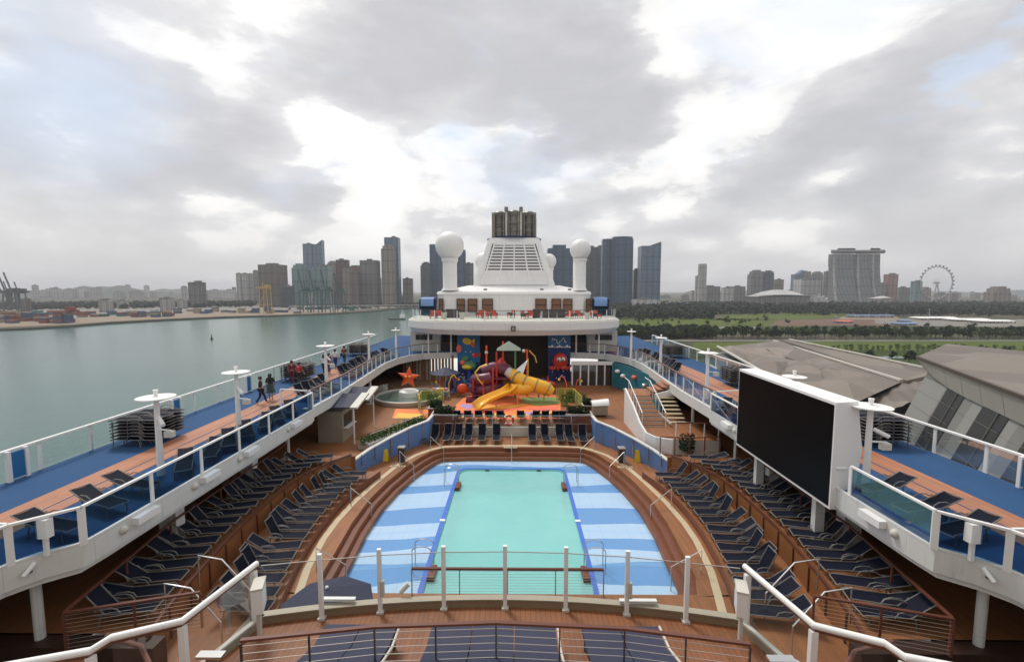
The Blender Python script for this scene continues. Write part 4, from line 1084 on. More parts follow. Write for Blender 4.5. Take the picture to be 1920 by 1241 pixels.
# furniture on the canopy deck
def armchair(m='coral_fabric'):
    r = thing('armchair', 'x', 'chair')
    MB().box(0, 0, .33, .66, .62, .18).build('seat', m, r); MB().box(0, .30, .62, .66, .12, .55).build('backrest', m, r)
    for s in (-1, 1): MB().box(s * .36, 0, .42, .10, .62, .36).build('arm', 'wicker_dark', r)
    for sx in (-1, 1):
        for sy in (-1, 1): MB().box(sx * .3, sy * .27, .12, .05, .05, .24).build('leg', 'dark_metal', r)
    return r
AC = armchair(); first = True
for k, (u, rz) in enumerate([(812, 0), (822, 20), (898, -20), (910, 0), (925, 15), (958, -60), (984, 60), (995, 0), (1006, -10), (1068, -30), (1087, 20), (1108, 0), (1120, 40)]):
    p = aty(u, 590, 50.5); lab = '%s coral armchair from the left on the canopy deck' % nth(k + 1)
    if first: AC.location = (p.x, 50.5, 46.9); AC.rotation_euler = (0, 0, R(rz)); AC['label'] = lab; AC['group'] = 'coral armchairs on the canopy deck'; first = False
    else: dup(AC, (p.x, 50.5 + (k % 3) * .8, 46.9), R(rz), lab, 'coral armchairs on the canopy deck')
for k, u in enumerate((866, 833, 1101)):
    p = aty(u, 595, 49.6)
    q = thing('plant_pot', '%s pale tapered planter from the left on the canopy deck' % nth(k + 1), 'planter', (p.x, 49.6, 46.9))
    MB().lathe([(.2, 0), (.33, .75), (.28, .75), (.26, .65), (.02, .65)], (p.x, 49.6, 46.9), 14).build('pot', 'off_white', q, True)
    lm = MB(); leaves(lm, (p.x, 49.6, 47.6), .25, .25, .3, 60, .06, rg); lm.build('foliage', 'leaf_dark', q)
for k, (u, n_) in enumerate(((868, 'left'), (1030, 'right'))):
    p = aty(u, 590, 52)
    q = thing('wicker_screen', 'dark wicker seating screen on the %s of the canopy deck' % n_, 'screen', (p.x, 52, 46.9))
    for i in range(4 if k else 2): MB().box(p.x - 1.5 + i * .95, 52, 47.4, .85, .5, 1.0).build('sofa_back', 'wicker_dark', q)

# ---- back wall, murals and doors under the canopy
YS = -.9
bkw = thing('recess_wall', 'dark recessed wall behind the playground', 'wall', (0, 54, K))
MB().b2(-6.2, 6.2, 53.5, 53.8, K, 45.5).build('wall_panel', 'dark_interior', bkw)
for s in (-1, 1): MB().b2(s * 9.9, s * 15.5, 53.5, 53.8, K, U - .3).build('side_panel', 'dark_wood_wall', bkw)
for s in (-1, 1):
    up = thing('upper_wall', 'pale cabin wall with a dark slot window behind the %s balcony' % ('left' if s < 0 else 'right'), 'wall', (s * 10.5, 52.5, U))
    MB().b2(s * 8.4, s * 11.8, 52.4, 52.8, U, 45.45).build('wall_panel', 'off_white', up)
    MB().b2(s * 9.3, s * 11.2, 52.34, 52.4, U + 1.3, U + 1.9).build('slot_window', 'window_glass', up)
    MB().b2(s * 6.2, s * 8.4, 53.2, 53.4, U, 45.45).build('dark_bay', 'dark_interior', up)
    for k, (x, y) in enumerate(((6.9, 50.3), (9.3, 49.8))):
        p = thing('canopy_post', '%s slim white post holding the canopy on the %s' % (('inner', 'outer')[k], 'left' if s < 0 else 'right'), 'post', (s * x, y, U))
        MB().tube([(s * x, y + .3, U), (s * x, y + .3, 45.46)], .09, 12).build('shaft', 'white_paint', p, True)
        MB().tube([(s * x, y + .3, U), (s * x, y + .3, U + .08)], .16, 12).build('foot', 'white_paint', p, True)
sc2 = thing('sliding_screen', 'vertical slatted timber screen under the left balcony', 'screen', (-9, 50.5, K))
for i in range(16): MB().b2(-12.3 + i * .36, -12.3 + i * .36 + .26, 50.6, 50.7, K, U - .25).build('slat_board', 'beige_plate' if i % 3 else 'teak_wall', sc2)
YS = 0.0
mw = thing('mural_panel', 'blue underwater mural with an orange fish on the left of the playground', 'mural', (-5, 49.3, K))
xl0, xl1 = aty(858, 680, 49.3).x, aty(900, 680, 49.3).x
MB().b2(xl0, xl1, 49.2, 49.5, K, 45.3).build('board', 'sea_blue_panel', mw)
MB().b2(xl0 + .02, xl1 - .02, 49.16, 49.2, K + .1, 42.2).build('lower_board', 'sea_dark_panel', mw)
def disc(cx_, cz_, rx, rz_, y, m, parent, name, rot=0, n=18, th=.06):
    mb = MB(); 
    for yy_ in (y, y + th):
        for i in range(n):
            a = 2 * math.pi * i / n; px, pz = rx * math.cos(a), rz_ * math.sin(a)
            mb.v.append((cx_ + px * math.cos(rot) - pz * math.sin(rot), yy_, cz_ + px * math.sin(rot) + pz * math.cos(rot)))
    mb.f = [tuple(range(n)), tuple(range(n, 2 * n))[::-1]] + [(i, n + i, n + (i + 1) % n, (i + 1) % n) for i in range(n)]
    return mb.build(name, m, parent)
def fish(x, z, L, y, m, parent, rot=0, s=1):
    b_ = disc(x, z, L * .5, L * .33, y, m, parent, 'fish_body', rot)
    mb = MB().add([(x + s * L * .4, y, z), (x + s * L * .8, y, z + L * .3), (x + s * L * .8, y, z - L * .3), (x + s * L * .4, y + .04, z), (x + s * L * .8, y + .04, z + L * .3), (x + s * L * .8, y + .04, z - L * .3)], [(0, 1, 2), (5, 4, 3), (0, 3, 4, 1), (1, 4, 5, 2), (2, 5, 3, 0)])
    mb.build('fish_tail', m, b_)
    disc(x - s * L * .25, z + L * .08, L * .10, L * .10, y - .05, 'white_paint', b_, 'fish_eye'); disc(x - s * L * .26, z + L * .08, L * .05, L * .05, y - .08, 'eye_black', b_, 'pupil')
xm = (xl0 + xl1) / 2
fish(xm - .15, 44.5, 1.05, 49.1, 'play_yellow', mw, -.3); disc(xm + .45, 44.15, .2, .3, 49.08, 'play_orange', mw, 'fin', .5)
fish(xm + .7, 43.0, .8, 49.1, 'play_red', mw, .3)
disc(xm - 1.05, 43.7, .28, .42, 49.1, 'rubber_pink', mw, 'anemone'); disc(xm - .4, 42.6, .4, .25, 49.1, 'play_green', mw, 'weed', .4)
for i in range(7): disc(xm + rg.uniform(-1, 1), rg.uniform(40.8, 43.6), .06, .06, 49.1, 'white_paint', mw, 'bubble')
q = thing('turtle_figure', 'green and yellow sea creature figure in front of the left mural', 'figure', (-4.9, 48.2, 41.5))
MB().ball((-4.8, 48.3, 41.95), .8, 18, 10, .62).build('shell', 'play_green', q, True); MB().ball((-4.95, 47.8, 41.9), .55, 16, 10, .5).build('belly', 'play_yellow', q, True)
MB().ball((-5.45, 47.9, 42.35), .28, 12, 8).build('head', 'rubber_pink', q, True)
MB().tube([(-4.8, 48.3, K), (-4.8, 48.3, 41.5)], .18, 10).build('stand', 'play_blue', q, True)
mr = thing('mural_panel', 'dark blue sea mural behind the red creature on the right', 'mural', (5, 49.3, K))
xr0, xr1 = aty(1027, 680, 49.3).x, aty(1069, 680, 49.3).x
MB().b2(xr0, xr1, 49.2, 49.5, K, 45.3).build('board', 'sea_dark_panel', mr)
MB().b2(xr0 + .02, xr1 - .02, 49.15, 49.2, 43.9, 45.28).build('upper_board', 'sea_blue_panel', mr)
xm = (xr0 + xr1) / 2
wv_ = MB(); wv_.tube([(xm - .8 + 1.6 * i / 14, 49.1, 44.55 + .28 * math.sin(i * .75) + .12 * math.sin(i * 1.9)) for i in range(15)], .045, 6); wv_.build('wave_line', 'white_paint', mr)
fo = MB()
for i in range(9): fo.tube([(xr0 + .15 + i * .27, 49.1, 43.85), (xr0 + .2 + i * .27, 49.1, 44.0 + .12 * math.sin(i * 2))], [.16, .09], 8)
fo.build('foam', 'white_paint', mr, True)
for i in range(9): disc(xm + rg.uniform(-1, 1), rg.uniform(40.4, 41.4), .07, .07, 49.1, 'white_paint', mr, 'bubble')
oc = thing('octopus_figure', 'round red sea creature with big white eyes on the right mural', 'figure', (xm, 48.6, K))
oz = aty(1051, 675, 48.5).z
MB().lathe([(.03, -.85), (.62, -.75), (.82, -.35), (.80, .1), (.62, .5), (.3, .74), (.03, .8)], (xm + .05, 48.6, oz), 22, 1, .75).build('head', 'play_red', oc, True)
for k in range(6):
    a = -.3 + k * .75; x = xm + .05 + .85 * math.cos(math.pi - k * math.pi / 5)
    MB().tube([(xm + .4 * math.cos(math.pi - k * math.pi / 5), 48.35, oz - .65), (x, 48.15, oz - .95 + .08 * (k % 2)), (x + .3 * (1 if k > 2 else -1), 48.05, oz - .80 + .15 * (k % 3)), (x + .4 * (1 if k > 2 else -1), 48.0, oz - .6)], [.22, .17, .11, .05], 8).build('tentacle', 'play_red', oc, True)
for d in (-.22, .24):
    e_ = MB().ball((xm + .1 + d, 48.02, oz + .12), .21, 14, 8, 1.25).build('eye', 'white_paint', oc, True)
    MB().ball((xm + .05 + d, 47.84, oz + .06), .10, 10, 6, 1.2).build('pupil', 'eye_black', e_, True)
MB().tube([(xm, 48.7, K), (xm, 48.7, oz - .7)], .15, 10).build('stand', 'sea_dark_panel', oc, True)
# doors and teal wall right
dr = thing('glazed_doors', 'white framed glazed sliding doors right of the playground', 'door', (8.2, 47, K))
dx0, dx1 = aty(1073, 700, 47).x, aty(1149, 700, 47).x; ztop = aty(1100, 684, 47).z
MB().b2(dx0 - .1, dx1 + .1, 46.9, 47.2, ztop, ztop + .35).build('lintel', 'white_paint', dr)
for i in range(6):
    x = dx0 + (dx1 - dx0) * i / 5; MB().b2(x - .07, x + .07, 46.95, 47.1, K, ztop).build('door_jamb', 'white_paint', dr)
for i in range(5):
    MB().b2(dx0 + (dx1 - dx0) * i / 5 + .08, dx0 + (dx1 - dx0) * (i + 1) / 5 - .08, 47.01, 47.04, K + .02, ztop).build('door_leaf', 'window_glass', dr)
YS = -.9
tw = thing('mural_wall', 'curved teal wall with painted fish beyond the stairs', 'mural', (10, 44, K))
tp = [(10.3, 47.4), (11.2, 45), (11.9, 41), (12.2, 37.5)]
MB().ribbon(tp, K, U - .45, .12).build('wall_panel', 'teal_panel', tw)
for k, (x, y, c_) in enumerate(((10.95, 45.3, 'white_paint'), (11.45, 43, 'rubber_pink'), (11.8, 40.8, 'steel'), (10.6, 46.2, 'white_paint'))): MB().ball((x - .08, y, 41.6 + .3 * (k % 2)), .28, 12, 8, .7).build('painted_fish', c_, tw, True)
tc2 = thing('towel_cart', 'pale cart with a curved white lid on the right timber deck', 'cart', (6.2, 36.5, K))
MB().b2(6.35, 7.5, 35.9, 36.8, K + .15, K + .85).build('cabinet', 'beige_plate', tc2)
mb = MB()
for i in range(7):
    a = math.pi * i / 6; mb.v += [(6.25, 36.35 - .55 * math.cos(a), K + .88 + .32 * math.sin(a)), (7.6, 36.35 - .55 * math.cos(a), K + .95 + .42 * math.sin(a))]
for i in range(6): mb.f.append((2 * i, 2 * i + 1, 2 * i + 3, 2 * i + 2))
mb.build('lid', 'white_paint', tc2, True)
for x in (6.5, 7.3):
    for y in (36.0, 36.7): MB().tube([(x - .04, y, K + .1), (x + .04, y, K + .1)], .1, 10).build('wheel', 'dark_metal', tc2, True)

YS = 0.0
# ================================================================ playground
def floor_patch(pts, z, m, name='play_surface'):
    return sheet([tuple(p) for p in pts], z, m, name)
Zp = K + .006
def pk(u, v, z=K): p = at(u, v, z); return (p.x, p.y)
floor_patch([pk(838, 786), pk(1050, 786), pk(1052, 742), pk(1000, 732), pk(905, 728), pk(870, 745), pk(856, 758)], Zp, 'rubber_orange')
floor_patch([pk(735, 784), pk(800, 784), pk(806, 768), pk(742, 766)], Zp, 'rubber_orange')
floor_patch([pk(738, 784), pk(798, 784), pk(790, 776), pk(745, 774)], Zp + .004, 'rubber_yellow')
for i, (pts, m_) in enumerate([([(842, 782), (900, 772), (960, 778), (1046, 770), (1046, 774), (960, 783), (900, 777), (846, 786)], 'rubber_yellow'),
                               ([(866, 757), (884, 758), (892, 763), (876, 768), (862, 762)], 'rubber_lilac'), ([(980, 774), (1000, 771), (1012, 776), (996, 780)], 'rubber_lilac'),
                               ([(850, 768), (880, 771), (930, 768), (990, 764), (930, 774), (880, 777), (846, 774)], 'rubber_pink'),
                               ([(985, 766), (1046, 762), (1046, 768), (1010, 770)], 'rubber_pink'),
                               ([(980, 745), (1046, 745), (1050, 757), (1010, 761), (975, 755)], 'rubber_green'),
                               ([(880, 750), (930, 762), (990, 758), (960, 766), (900, 768)], 'rubber_yellow')]):
    floor_patch([pk(*p) for p in pts], Zp + .008 + .004 * i, m_)
floor_patch([pk(822, 745), pk(862, 732), pk(905, 726), pk(890, 718), pk(850, 720), pk(815, 734)], Zp + .002, 'awning_blue')
pg = thing('play_tower', 'purple and red climbing tower with a small pyramid roof', 'play structure', (-1.6, 41.5, K))
def pt(u, v, y): return aty(u, v, y)
YT = 41.5
for u, m_, v0, yo in ((912, 'play_orange', 648, 0), (931, 'play_red', 660, -.8), (943, 'play_orange', 640, .8), (966, 'play_green', 652, 0), (906, 'play_red', 712, -1.5), (887, 'play_red', 713, -1.2), (924, 'play_red', 690, -1.4), (988, 'play_orange', 655, .6)):
    a = pt(u, v0, YT + yo); MB().tube([(a.x, YT + yo, K), a], .085, 10).build('post', m_, pg, True)
ap = pt(954, 640, YT); 
MB().prism([(ap.x - 1.1, YT - .9), (ap.x + 1.1, YT - .9), (ap.x + 1.1, YT + .9), (ap.x - 1.1, YT + .9)], pt(954, 655, YT).z, ap.z, [(ap.x - .05, YT - .05), (ap.x + .05, YT - .05), (ap.x + .05, YT + .05), (ap.x - .05, YT + .05)]).build('pyramid_roof', 'roof_green', pg)
for v, y0_, m_ in ((705, 0, 'slide_purple'), (725, 0, 'slide_purple')):
    z = pt(930, v, YT).z; a, b2 = pt(890, v, YT), pt(958, v, YT)
    MB().b2(a.x, b2.x, YT - 1.1, YT + 1.1, z - .12, z).build('platform', m_, pg)
def spiral(cx_, cy_, z0, z1, r, turns, rt, m, name, parent, a0=0, n=40):
    pts = [(cx_ + r * math.cos(a0 + 2 * math.pi * turns * i / n), cy_ + r * math.sin(a0 + 2 * math.pi * turns * i / n), z0 + (z1 - z0) * i / n) for i in range(n + 1)]
    MB().tube(pts, rt, 14).build(name, m, parent, True)
c_ = pt(912, 725, YT)
spiral(c_.x, YT, K + .55, 42.1, 1.0, 1.5, .55, 'slide_purple', 'spiral_tube', pg, 2)
MB().tube([pt(905, 697, YT), pt(925, 690, YT), pt(950, 694, YT), pt(960, 706, YT)], .6, 14).build('crawl_tunnel', 'slide_purple', pg, True)
MB().tube([pt(913, 683, 40.2), pt(900, 688, 40.0), pt(891, 698, 40), pt(896, 710, 40), pt(905, 720, 40)], .07, 8).build('curved_handrail', 'play_yellow', pg, True)
for i in range(5): 
    z = K + .35 + i * .28; MB().b2(c_.x - 1.6, c_.x - .4, YT - 2.0 + i * .22, YT - 1.75 + i * .22, z - .05, z).build('step', 'slide_purple', pg)
MB().b2(c_.x - 1.7, c_.x - .3, YT - 2.1, YT - .9, K, K + .3).build('base_block', 'slide_purple', pg)
for u, v in ((912, 661), (982, 658)):
    a = pt(u, v, YT); MB().ball((a.x, YT, a.z), .16, 10, 8).build('finial', 'off_white', pg, True)
MB().lathe([(.6, 0), (.5, .4), (.12, .9)], (pt(940, 672, 42).x, 42.3, pt(940, 690, 42).z), 16).build('cone_hood', 'play_red', pg, True)
MB().tube([pt(992, 657, 43), pt(1003, 668, 43), pt(1006, 680, 43)], .05, 8).build('spray_arm', 'play_yellow', pg, True)
ys_ = thing('tube_slide', 'bright yellow tube slide ending in an open chute', 'slide', (1, 39.5, K))
tp = [pt(958, 700, 41), pt(968, 708, 40.6), pt(985, 716, 40.2), pt(1005, 722, 40), pt(1026, 729, 40), pt(1034, 736, 40)]
MB().tube(tp, [.52, .56, .60, .62, .62, .45], 18).build('tube', 'slide_yellow', ys_, True)
for i in range(1, 5):
    a = Vector(tp[i]); d = (Vector(tp[i + 1]) - Vector(tp[i - 1])).normalized() * .04
    MB().tube([a - d, a + d], .67, 18).build('joint_ring', 'roof_green', ys_, True)
ch = [pt(962, 728, 39.5), pt(948, 738, 38.8), pt(928, 746, 38), pt(908, 755, 37.2), pt(894, 763, 36.6)]
ch = [Vector(p) for p in ch]; ch[-1].z = K + .22
mb = MB(); nseg = 10
for i, p in enumerate(ch):
    d = (ch[min(i + 1, 4)] - ch[max(i - 1, 0)]); d.z = 0; d.normalize(); sd = Vector((-d.y, d.x, 0))
    for k in range(nseg + 1):
        a = math.pi * (k / nseg) ; mb.v.append(tuple(p + sd * .55 * math.cos(a) + Vector((0, 0, .12 - .42 * math.sin(a) + .28))))
for i in range(4):
    for k in range(nseg): a = i * (nseg + 1) + k; mb.f.append((a, a + 1, a + nseg + 2, a + nseg + 1))
co = mb.build('chute', 'slide_yellow', ys_, True)
sm = co.modifiers.new('s', 'SOLIDIFY'); sm.thickness = .09; 
MB().tube([pt(1000, 724, 40), pt(980, 730, 39.8), pt(958, 730, 39.5)], .5, 14).build('return_tube', 'slide_yellow', ys_, True)
for u, v, y in ((970, 735, 38.6), (1020, 738, 40), (930, 752, 38)): a = pt(u, v, y); MB().tube([(a.x, y, K), a], .05, 8).build('support', 'steel', ys_, True)
MB().tube([pt(950, 695, 41), pt(958, 701, 40.9)], [.42, .50], 16).build('tube_mouth', 'off_white', ys_, True)
q = thing('shade_sail', 'white triangular sail above the yellow slide', 'sail', (.5, 40.5, K))
a, b2, c2 = pt(990, 674, 41.5), pt(955, 705, 40.2), pt(978, 708, 40.6)
mb = MB(); 
for i in range(9):
    t_ = i / 8
    for j in range(9 - i):
        s2 = j / 8; p = a + (b2 - a) * (t_) + (c2 - a) * s2; p.y += .25 * math.sin(math.pi * t_) ; mb.v.append(tuple(p))
idx = {}; c_i = 0
for i in range(9):
    for j in range(9 - i): idx[i, j] = c_i; c_i += 1
for i in range(8):
    for j in range(8 - i):
        mb.f.append((idx[i, j], idx[i + 1, j], idx[i, j + 1]))
        if (i + 1, j + 1) in idx: mb.f.append((idx[i + 1, j], idx[i + 1, j + 1], idx[i, j + 1]))
so = mb.build('cloth', 'white_paint', q, True); sm = so.modifiers.new('s', 'SOLIDIFY'); sm.thickness = .03
MB().tube([(a.x, a.y, K), tuple(a + Vector((0, 0, .1)))], .05, 8).build('pole', 'play_yellow', q, True)
q = thing('coral_bush', 'blue and purple coral sculpture left of the climbing tower', 'sculpture', (-5, 44.8, K))
for i in range(26):
    x, y = -5.3 + rg.uniform(-1.3, 1.5), 45 + rg.uniform(-1, 1)
    MB().tube([(x, y, K), (x + rg.uniform(-.3, .3), y, K + rg.uniform(.4, 1.0)), (x + rg.uniform(-.5, .5), y, K + rg.uniform(.9, 1.5))], [.18, .15, .05], 7).build('coral_branch', rg.choice(['play_blue', 'play_blue', 'rubber_lilac', 'sea_blue_panel', 'slide_purple']), q, True)
q = thing('fish_spring_rider', 'orange fish shaped ride on the pale blue floor', 'play structure', (-4.6, 42, K))
a = pt(867, 723, 42); MB().ball((a.x, 42, K + .7), .55, 16, 10, .9, 1, .5).build('body', 'play_orange', q, True); MB().tube([(a.x, 42, K), (a.x, 42, K + .4)], .1, 8).build('spring', 'steel', q)
q = thing('fish_spring_rider', 'red star shaped ride behind the yellow tube slide', 'play structure', (3.4, 44, K))
a = pt(1027, 722, 44); MB().ball((a.x, 44, K + .75), .6, 16, 10, .6, 1.3, .7).build('body', 'play_red', q, True); MB().tube([(a.x, 44, K), (a.x, 44, K + .5)], .12, 8).build('spring', 'steel', q)
MB().tube([(a.x, 44, K + 1.0), (a.x, 44, K + 1.6)], [.15, .03], 8).build('spike', 'play_red', q, True)
for k, (u, v, m_, hh, lean) in enumerate([(842, 742, 'play_yellow', 2.0, .7), (872, 738, 'play_green', 1.7, -.6), (1010, 745, 'play_blue', 1.8, .6), (1062, 742, 'rubber_pink', 1.9, -.7), (1080, 738, 'play_orange', 1.5, .5), (828, 738, 'play_red', 1.4, -.5)]):
    a = at(u, v, K); q = thing('spray_arch', '%s spray arch from the left on the play deck, %s' % (nth(k + 1), ('yellow', 'green', 'blue', 'pink', 'orange', 'red')[k]), 'play structure', (a.x, a.y, K), 'spray arches')
    MB().tube([(a.x, a.y, K), (a.x, a.y, K + hh * .6), (a.x + lean * .3, a.y, K + hh * .9), (a.x + lean * .7, a.y, K + hh), (a.x + lean, a.y, K + hh * .85)], .055, 8).build('arch_tube', m_, q, True)
    MB().lathe([(.16, 0), (.13, .06), (.02, .07)], (a.x, a.y, K), 12).build('base', 'steel', q, True); MB().ball((a.x + lean, a.y, K + hh * .82), .13, 10, 6).build('nozzle', 'play_yellow' if m_ != 'play_yellow' else 'play_red', q, True)
for k, (u, v, m_) in enumerate([(1058, 760, 'leaf_hedge'), (1072, 752, 'leaf_mid'), (812, 760, 'leaf_hedge'), (800, 750, 'leaf_mid'), (1090, 757, 'leaf_hedge')]):
    a = at(u, v, K); q = thing('potted_shrub', '%s low green shrub from the left edge list of the play deck' % nth(k + 1), 'plant', (a.x, a.y, K), 'low shrubs on the play deck')
    q['label'] = ['green shrub just inside the right lime fence', 'mid green shrub behind the right lime fence', 'green shrub inside the left lime fence', 'mid green shrub behind the left lime fence', 'green shrub at the right end of the right lime fence'][k]
    MB().lathe([(.28, 0), (.36, .35), (.30, .35), (.02, .3)], (a.x, a.y, K), 12).build('pot', 'rubber_green', q, True)
    lm = MB(); leaves(lm, (a.x, a.y, K + .3), .5, .5, .6, 260, .07, rg); lm.build('foliage', m_, q)
# splash pool with starfish
spc = at(767, 748, K); spx = 3.1
sp = thing('splash_pool', 'round shallow splash pool with a pale rim left of the playground', 'pool', (spc.x, spc.y, K))
MB().lathe([(spx * .97, 0), (spx, .38), (spx - .22, .42), (spx - .26, .25), (.02, .22)], (spc.x, spc.y, K), 48).build('basin', 'off_white', sp, True)
MB().lathe([(spx - .27, .30), (.02, .301)], (spc.x, spc.y, K), 48).build('water', 'splash_water', sp)
fl = MB()
for i in range(30):
    a = 2 * math.pi * i / 30
    fl.add([(spc.x + (spx - .1) * math.cos(a), spc.y + (spx - .1) * math.sin(a), K + .42), (spc.x + (spx - .1) * math.cos(a + .2), spc.y + (spx - .1) * math.sin(a + .2), K + .42), (spc.x + (spx - .1) * math.cos(a + .2), spc.y + (spx - .1) * math.sin(a + .2), K + 1.1), (spc.x + (spx - .1) * math.cos(a), spc.y + (spx - .1) * math.sin(a), K + 1.1)], [(0, 1, 2, 3)])
fl.build('glass_fence', 'glass_clear', sp)
sf = thing('starfish_sculpture', 'orange red starfish sculpture on a white base in the splash pool', 'sculpture', (spc.x, spc.y, K))
MB().lathe([(.95, .3), (.9, .75), (.6, .9), (.02, .95)], (spc.x, spc.y, K), 20).build('base', 'white_paint', sf, True)
cz0 = K + 2.0; mb = MB()
ring = [(spc.x + (1.08 if i % 2 == 0 else .45) * math.sin(math.pi * i / 5 + .1), cz0 + (1.08 if i % 2 == 0 else .45) * math.cos(math.pi * i / 5 + .1)) for i in range(10)]
mb.v = [(x, spc.y - .06, z) for x, z in ring] + [(x, spc.y + .06, z) for x, z in ring] + [(spc.x, spc.y - .34, cz0), (spc.x, spc.y + .34, cz0)]
for i in range(10): j = (i + 1) % 10; mb.f += [(i, j, 20), (10 + j, 10 + i, 21), (i, 10 + i, 10 + j, j)]
so = mb.build('star_body', 'play_orange', sf); bv = so.modifiers.new('b', 'BEVEL'); bv.width = .06; bv.segments = 2
for d in (-.16, .16): MB().ball((spc.x + d, spc.y - .36, cz0 + .15), .1, 10, 6).build('eye', 'rubber_yellow', sf, True)
# lime fences
for pts_, nm in (([pk(785, 770), pk(790, 758), pk(832, 752)], 'left'), ([pk(1043, 752), pk(1075, 752), pk(1090, 768)], 'right')):
    railing('lime green tinted glass fence at the %s of the play area' % nm, pts_, K, 1.15, 1.0, 'glass_lime', 'play_yellow', 'off_white', .04, .04, .05, name='play_fence')
railing('lime green tinted glass fence behind the left planter', [pk(788, 775), pk(782, 757)], K, 1.15, 1.2, 'glass_lime', 'play_yellow', 'off_white', .04, .04, .05, name='play_fence')
def umbrella(x, y, z, h, r_, label, m='navy_canvas'):
    q = thing('parasol', label, 'parasol', (x, y, z))
    mb = MB().lathe([(r_, h - r_ * .38), (.03, h)], (x, y, z), 8); o_ = mb.build('canopy', m, q); o_.modifiers.new('s', 'SOLIDIFY').thickness = .02
    MB().tube([(x, y, z), (x, y, z + h)], .03, 8).build('pole', 'steel', q, True)
    MB().lathe([(.3, 0), (.3, .08), (.05, .1)], (x, y, z), 14).build('base', 'dark_metal', q, True); MB().ball((x, y, z + h + .02), .05, 8, 6).build('finial', 'white_paint', q, True)
p = at(830, 706, 42.4); umbrella(-6.6, 43.5, K, 2.5, 1.5, 'dark open parasol behind the splash pool near the play tower')
YS = -.9
umbrella(-4.75, 12.3, C, 2.75, 1.25, 'navy parasol beside the near left corner of the pool')
q = thing('towel_table', 'table with pink and white towels beside the splash pool', 'table', (-6.8, 41, K))
MB().b2(-7.5, -5.9, 41.5, 42.2, K + .7, K + .78).build('tabletop', 'off_white', q)
for x in (-7.4, -6.0):
    for y in (41.6, 42.1): MB().b2(x - .03, x + .03, y - .03, y + .03, K, K + .7).build('leg', 'steel', q)
for i, m_ in enumerate(('cloth_pink', 'cloth_white', 'rubber_yellow', 'cloth_pink')): MB().b2(-7.4 + i * .37, -7.1 + i * .37, 41.6, 42.0, K + .78, K + 1.0).build('towel_pile', m_, q)

YS = -.53
# ================================================================ near platform

def parc(n=24): 
    return [(-4.35 + 8.7 * i / n, 8.80 - .5 * ((-4.35 + 8.7 * i / n) / 4.35) ** 2) for i in range(n + 1)]
arc = parc()
body = arc + [(4.72, 7.2), (5.0, 6.4), (6.6, 5.6), (6.6, 2.0), (-6.6, 2.0), (-6.6, 5.6), (-5.0, 6.4), (-4.72, 7.2)]
sheet(body, N, 'teak_near', 'near_balcony_deck')
sb = MB().prism(body, N - .35, N - .02); structure('near_balcony_slab', sb, 'beige_plate')
kb = thing('balcony_kerb', 'beige kerb with a pale cap under the curved glass barrier', 'kerb', (0, 8.7, N))
MB().ribbon([(p[0], p[1]) for p in arc], N - .01, N + .14, .14).build('kerb_face', 'kerb_paint', kb)
MB().ribbon([(p[0], p[1]) for p in arc], N + .14, N + .16, .15).build('cap_strip', 'kerb_cap', kb)
for s in (-1, 1):
    e_ = [(s * 4.35, 8.30), (s * 4.72, 7.2), (s * 5.0, 6.4), (s * 6.4, 5.7)]
    k2 = thing('balcony_kerb', 'beige kerb along the %s side of the near balcony' % ('left' if s < 0 else 'right'), 'kerb', (s * 4.85, 7.2, N))
    MB().ribbon(e_, N - .36, N + .13, .14).build('kerb_face', 'beige_plate', k2)
    MB().ribbon([(p[0] - s * .02, p[1]) for p in e_], N + .13, N + .16, .08).build('cap_strip', 'off_white', k2)
gb = thing('glass_barrier', 'frameless glass barrier with white posts on the curved balcony front', 'railing', (0, 8.7, N))
px_ = [601, 712, 832, 947, 1061, 1176, 1288]; pp = []
for u in px_:
    p = aty(u, 1090, 8.66 + YS); y = 8.80 - .5 * (p.x / 4.35) ** 2 - .10; x = aty(u, 1090, y + YS).x; pp.append((x, y))
    MB().box(x, y, N + .63, .075, .06, 1.26).build('post', 'white_paint', gb)
    MB().box(x, y, N + .02, .13, .12, .04).build('foot_plate', 'off_white', gb)
gp = [(-4.28, 8.22)] + pp + [(4.28, 8.22)]
for i in range(len(gp) - 1):
    a, b2 = Vector((*gp[i], N + .12)), Vector((*gp[i + 1], N + .12)); u_ = Vector((0, 0, 1.02))
    MB().add([a, b2, b2 + u_, a + u_], [(0, 1, 2, 3)]).build('glass_panel', 'glass_clear', gb)
    MB().bar(a + u_, b2 + u_, .014, .012).build('glass_edge', 'cable', gb)
for i, z in ((1, .62), (5, .62)): MB().box(gp[i + 1][0] + .05, gp[i + 1][1] - .02, N + .5, .07, .07, .30).build('lock_box', 'off_white', gb)
for x0_, x1_ in ((-3.42, -2.75), (2.25, 2.95)):
    q = thing('light_strip', 'white strip light lying on the %s kerb cap' % ('left' if x0_ < 0 else 'right'), 'light', (x0_, 8.62, N + .2))
    MB().b2(x0_, x1_, 8.58, 8.66, N + .205, N + .25).build('tube_lamp', 'white_paint', q); MB().b2(x0_ + .05, x1_ - .05, 8.60, 8.64, N + .2, N + .205).build('bracket', 'steel', q)
q = thing('spot_lamp', 'small white spot lamp tilted on the kerb left of the pool end', 'light', (-1.85, 8.8, N + .2))
MB().tube([(-1.95, 8.85, N + .22), (-1.8, 8.9, N + .36)], .055, 12).build('lamp_head', 'white_paint', q, True); MB().bar((-1.93, 8.82, N + .2), (-1.93, 8.85, N + .26), .05, .05).build('bracket', 'steel', q)
YS = -.9
# rail across the pool end, on the pool deck
railing('brown cable rail standing across the near end of the pool', [(-3.35, 15.9), (3.35, 15.9)], C, 1.0, 1.7, None, 'wood_rail', 'steel', .09, .07, .035, name='cable_railing', cables=9)
YS = -.53
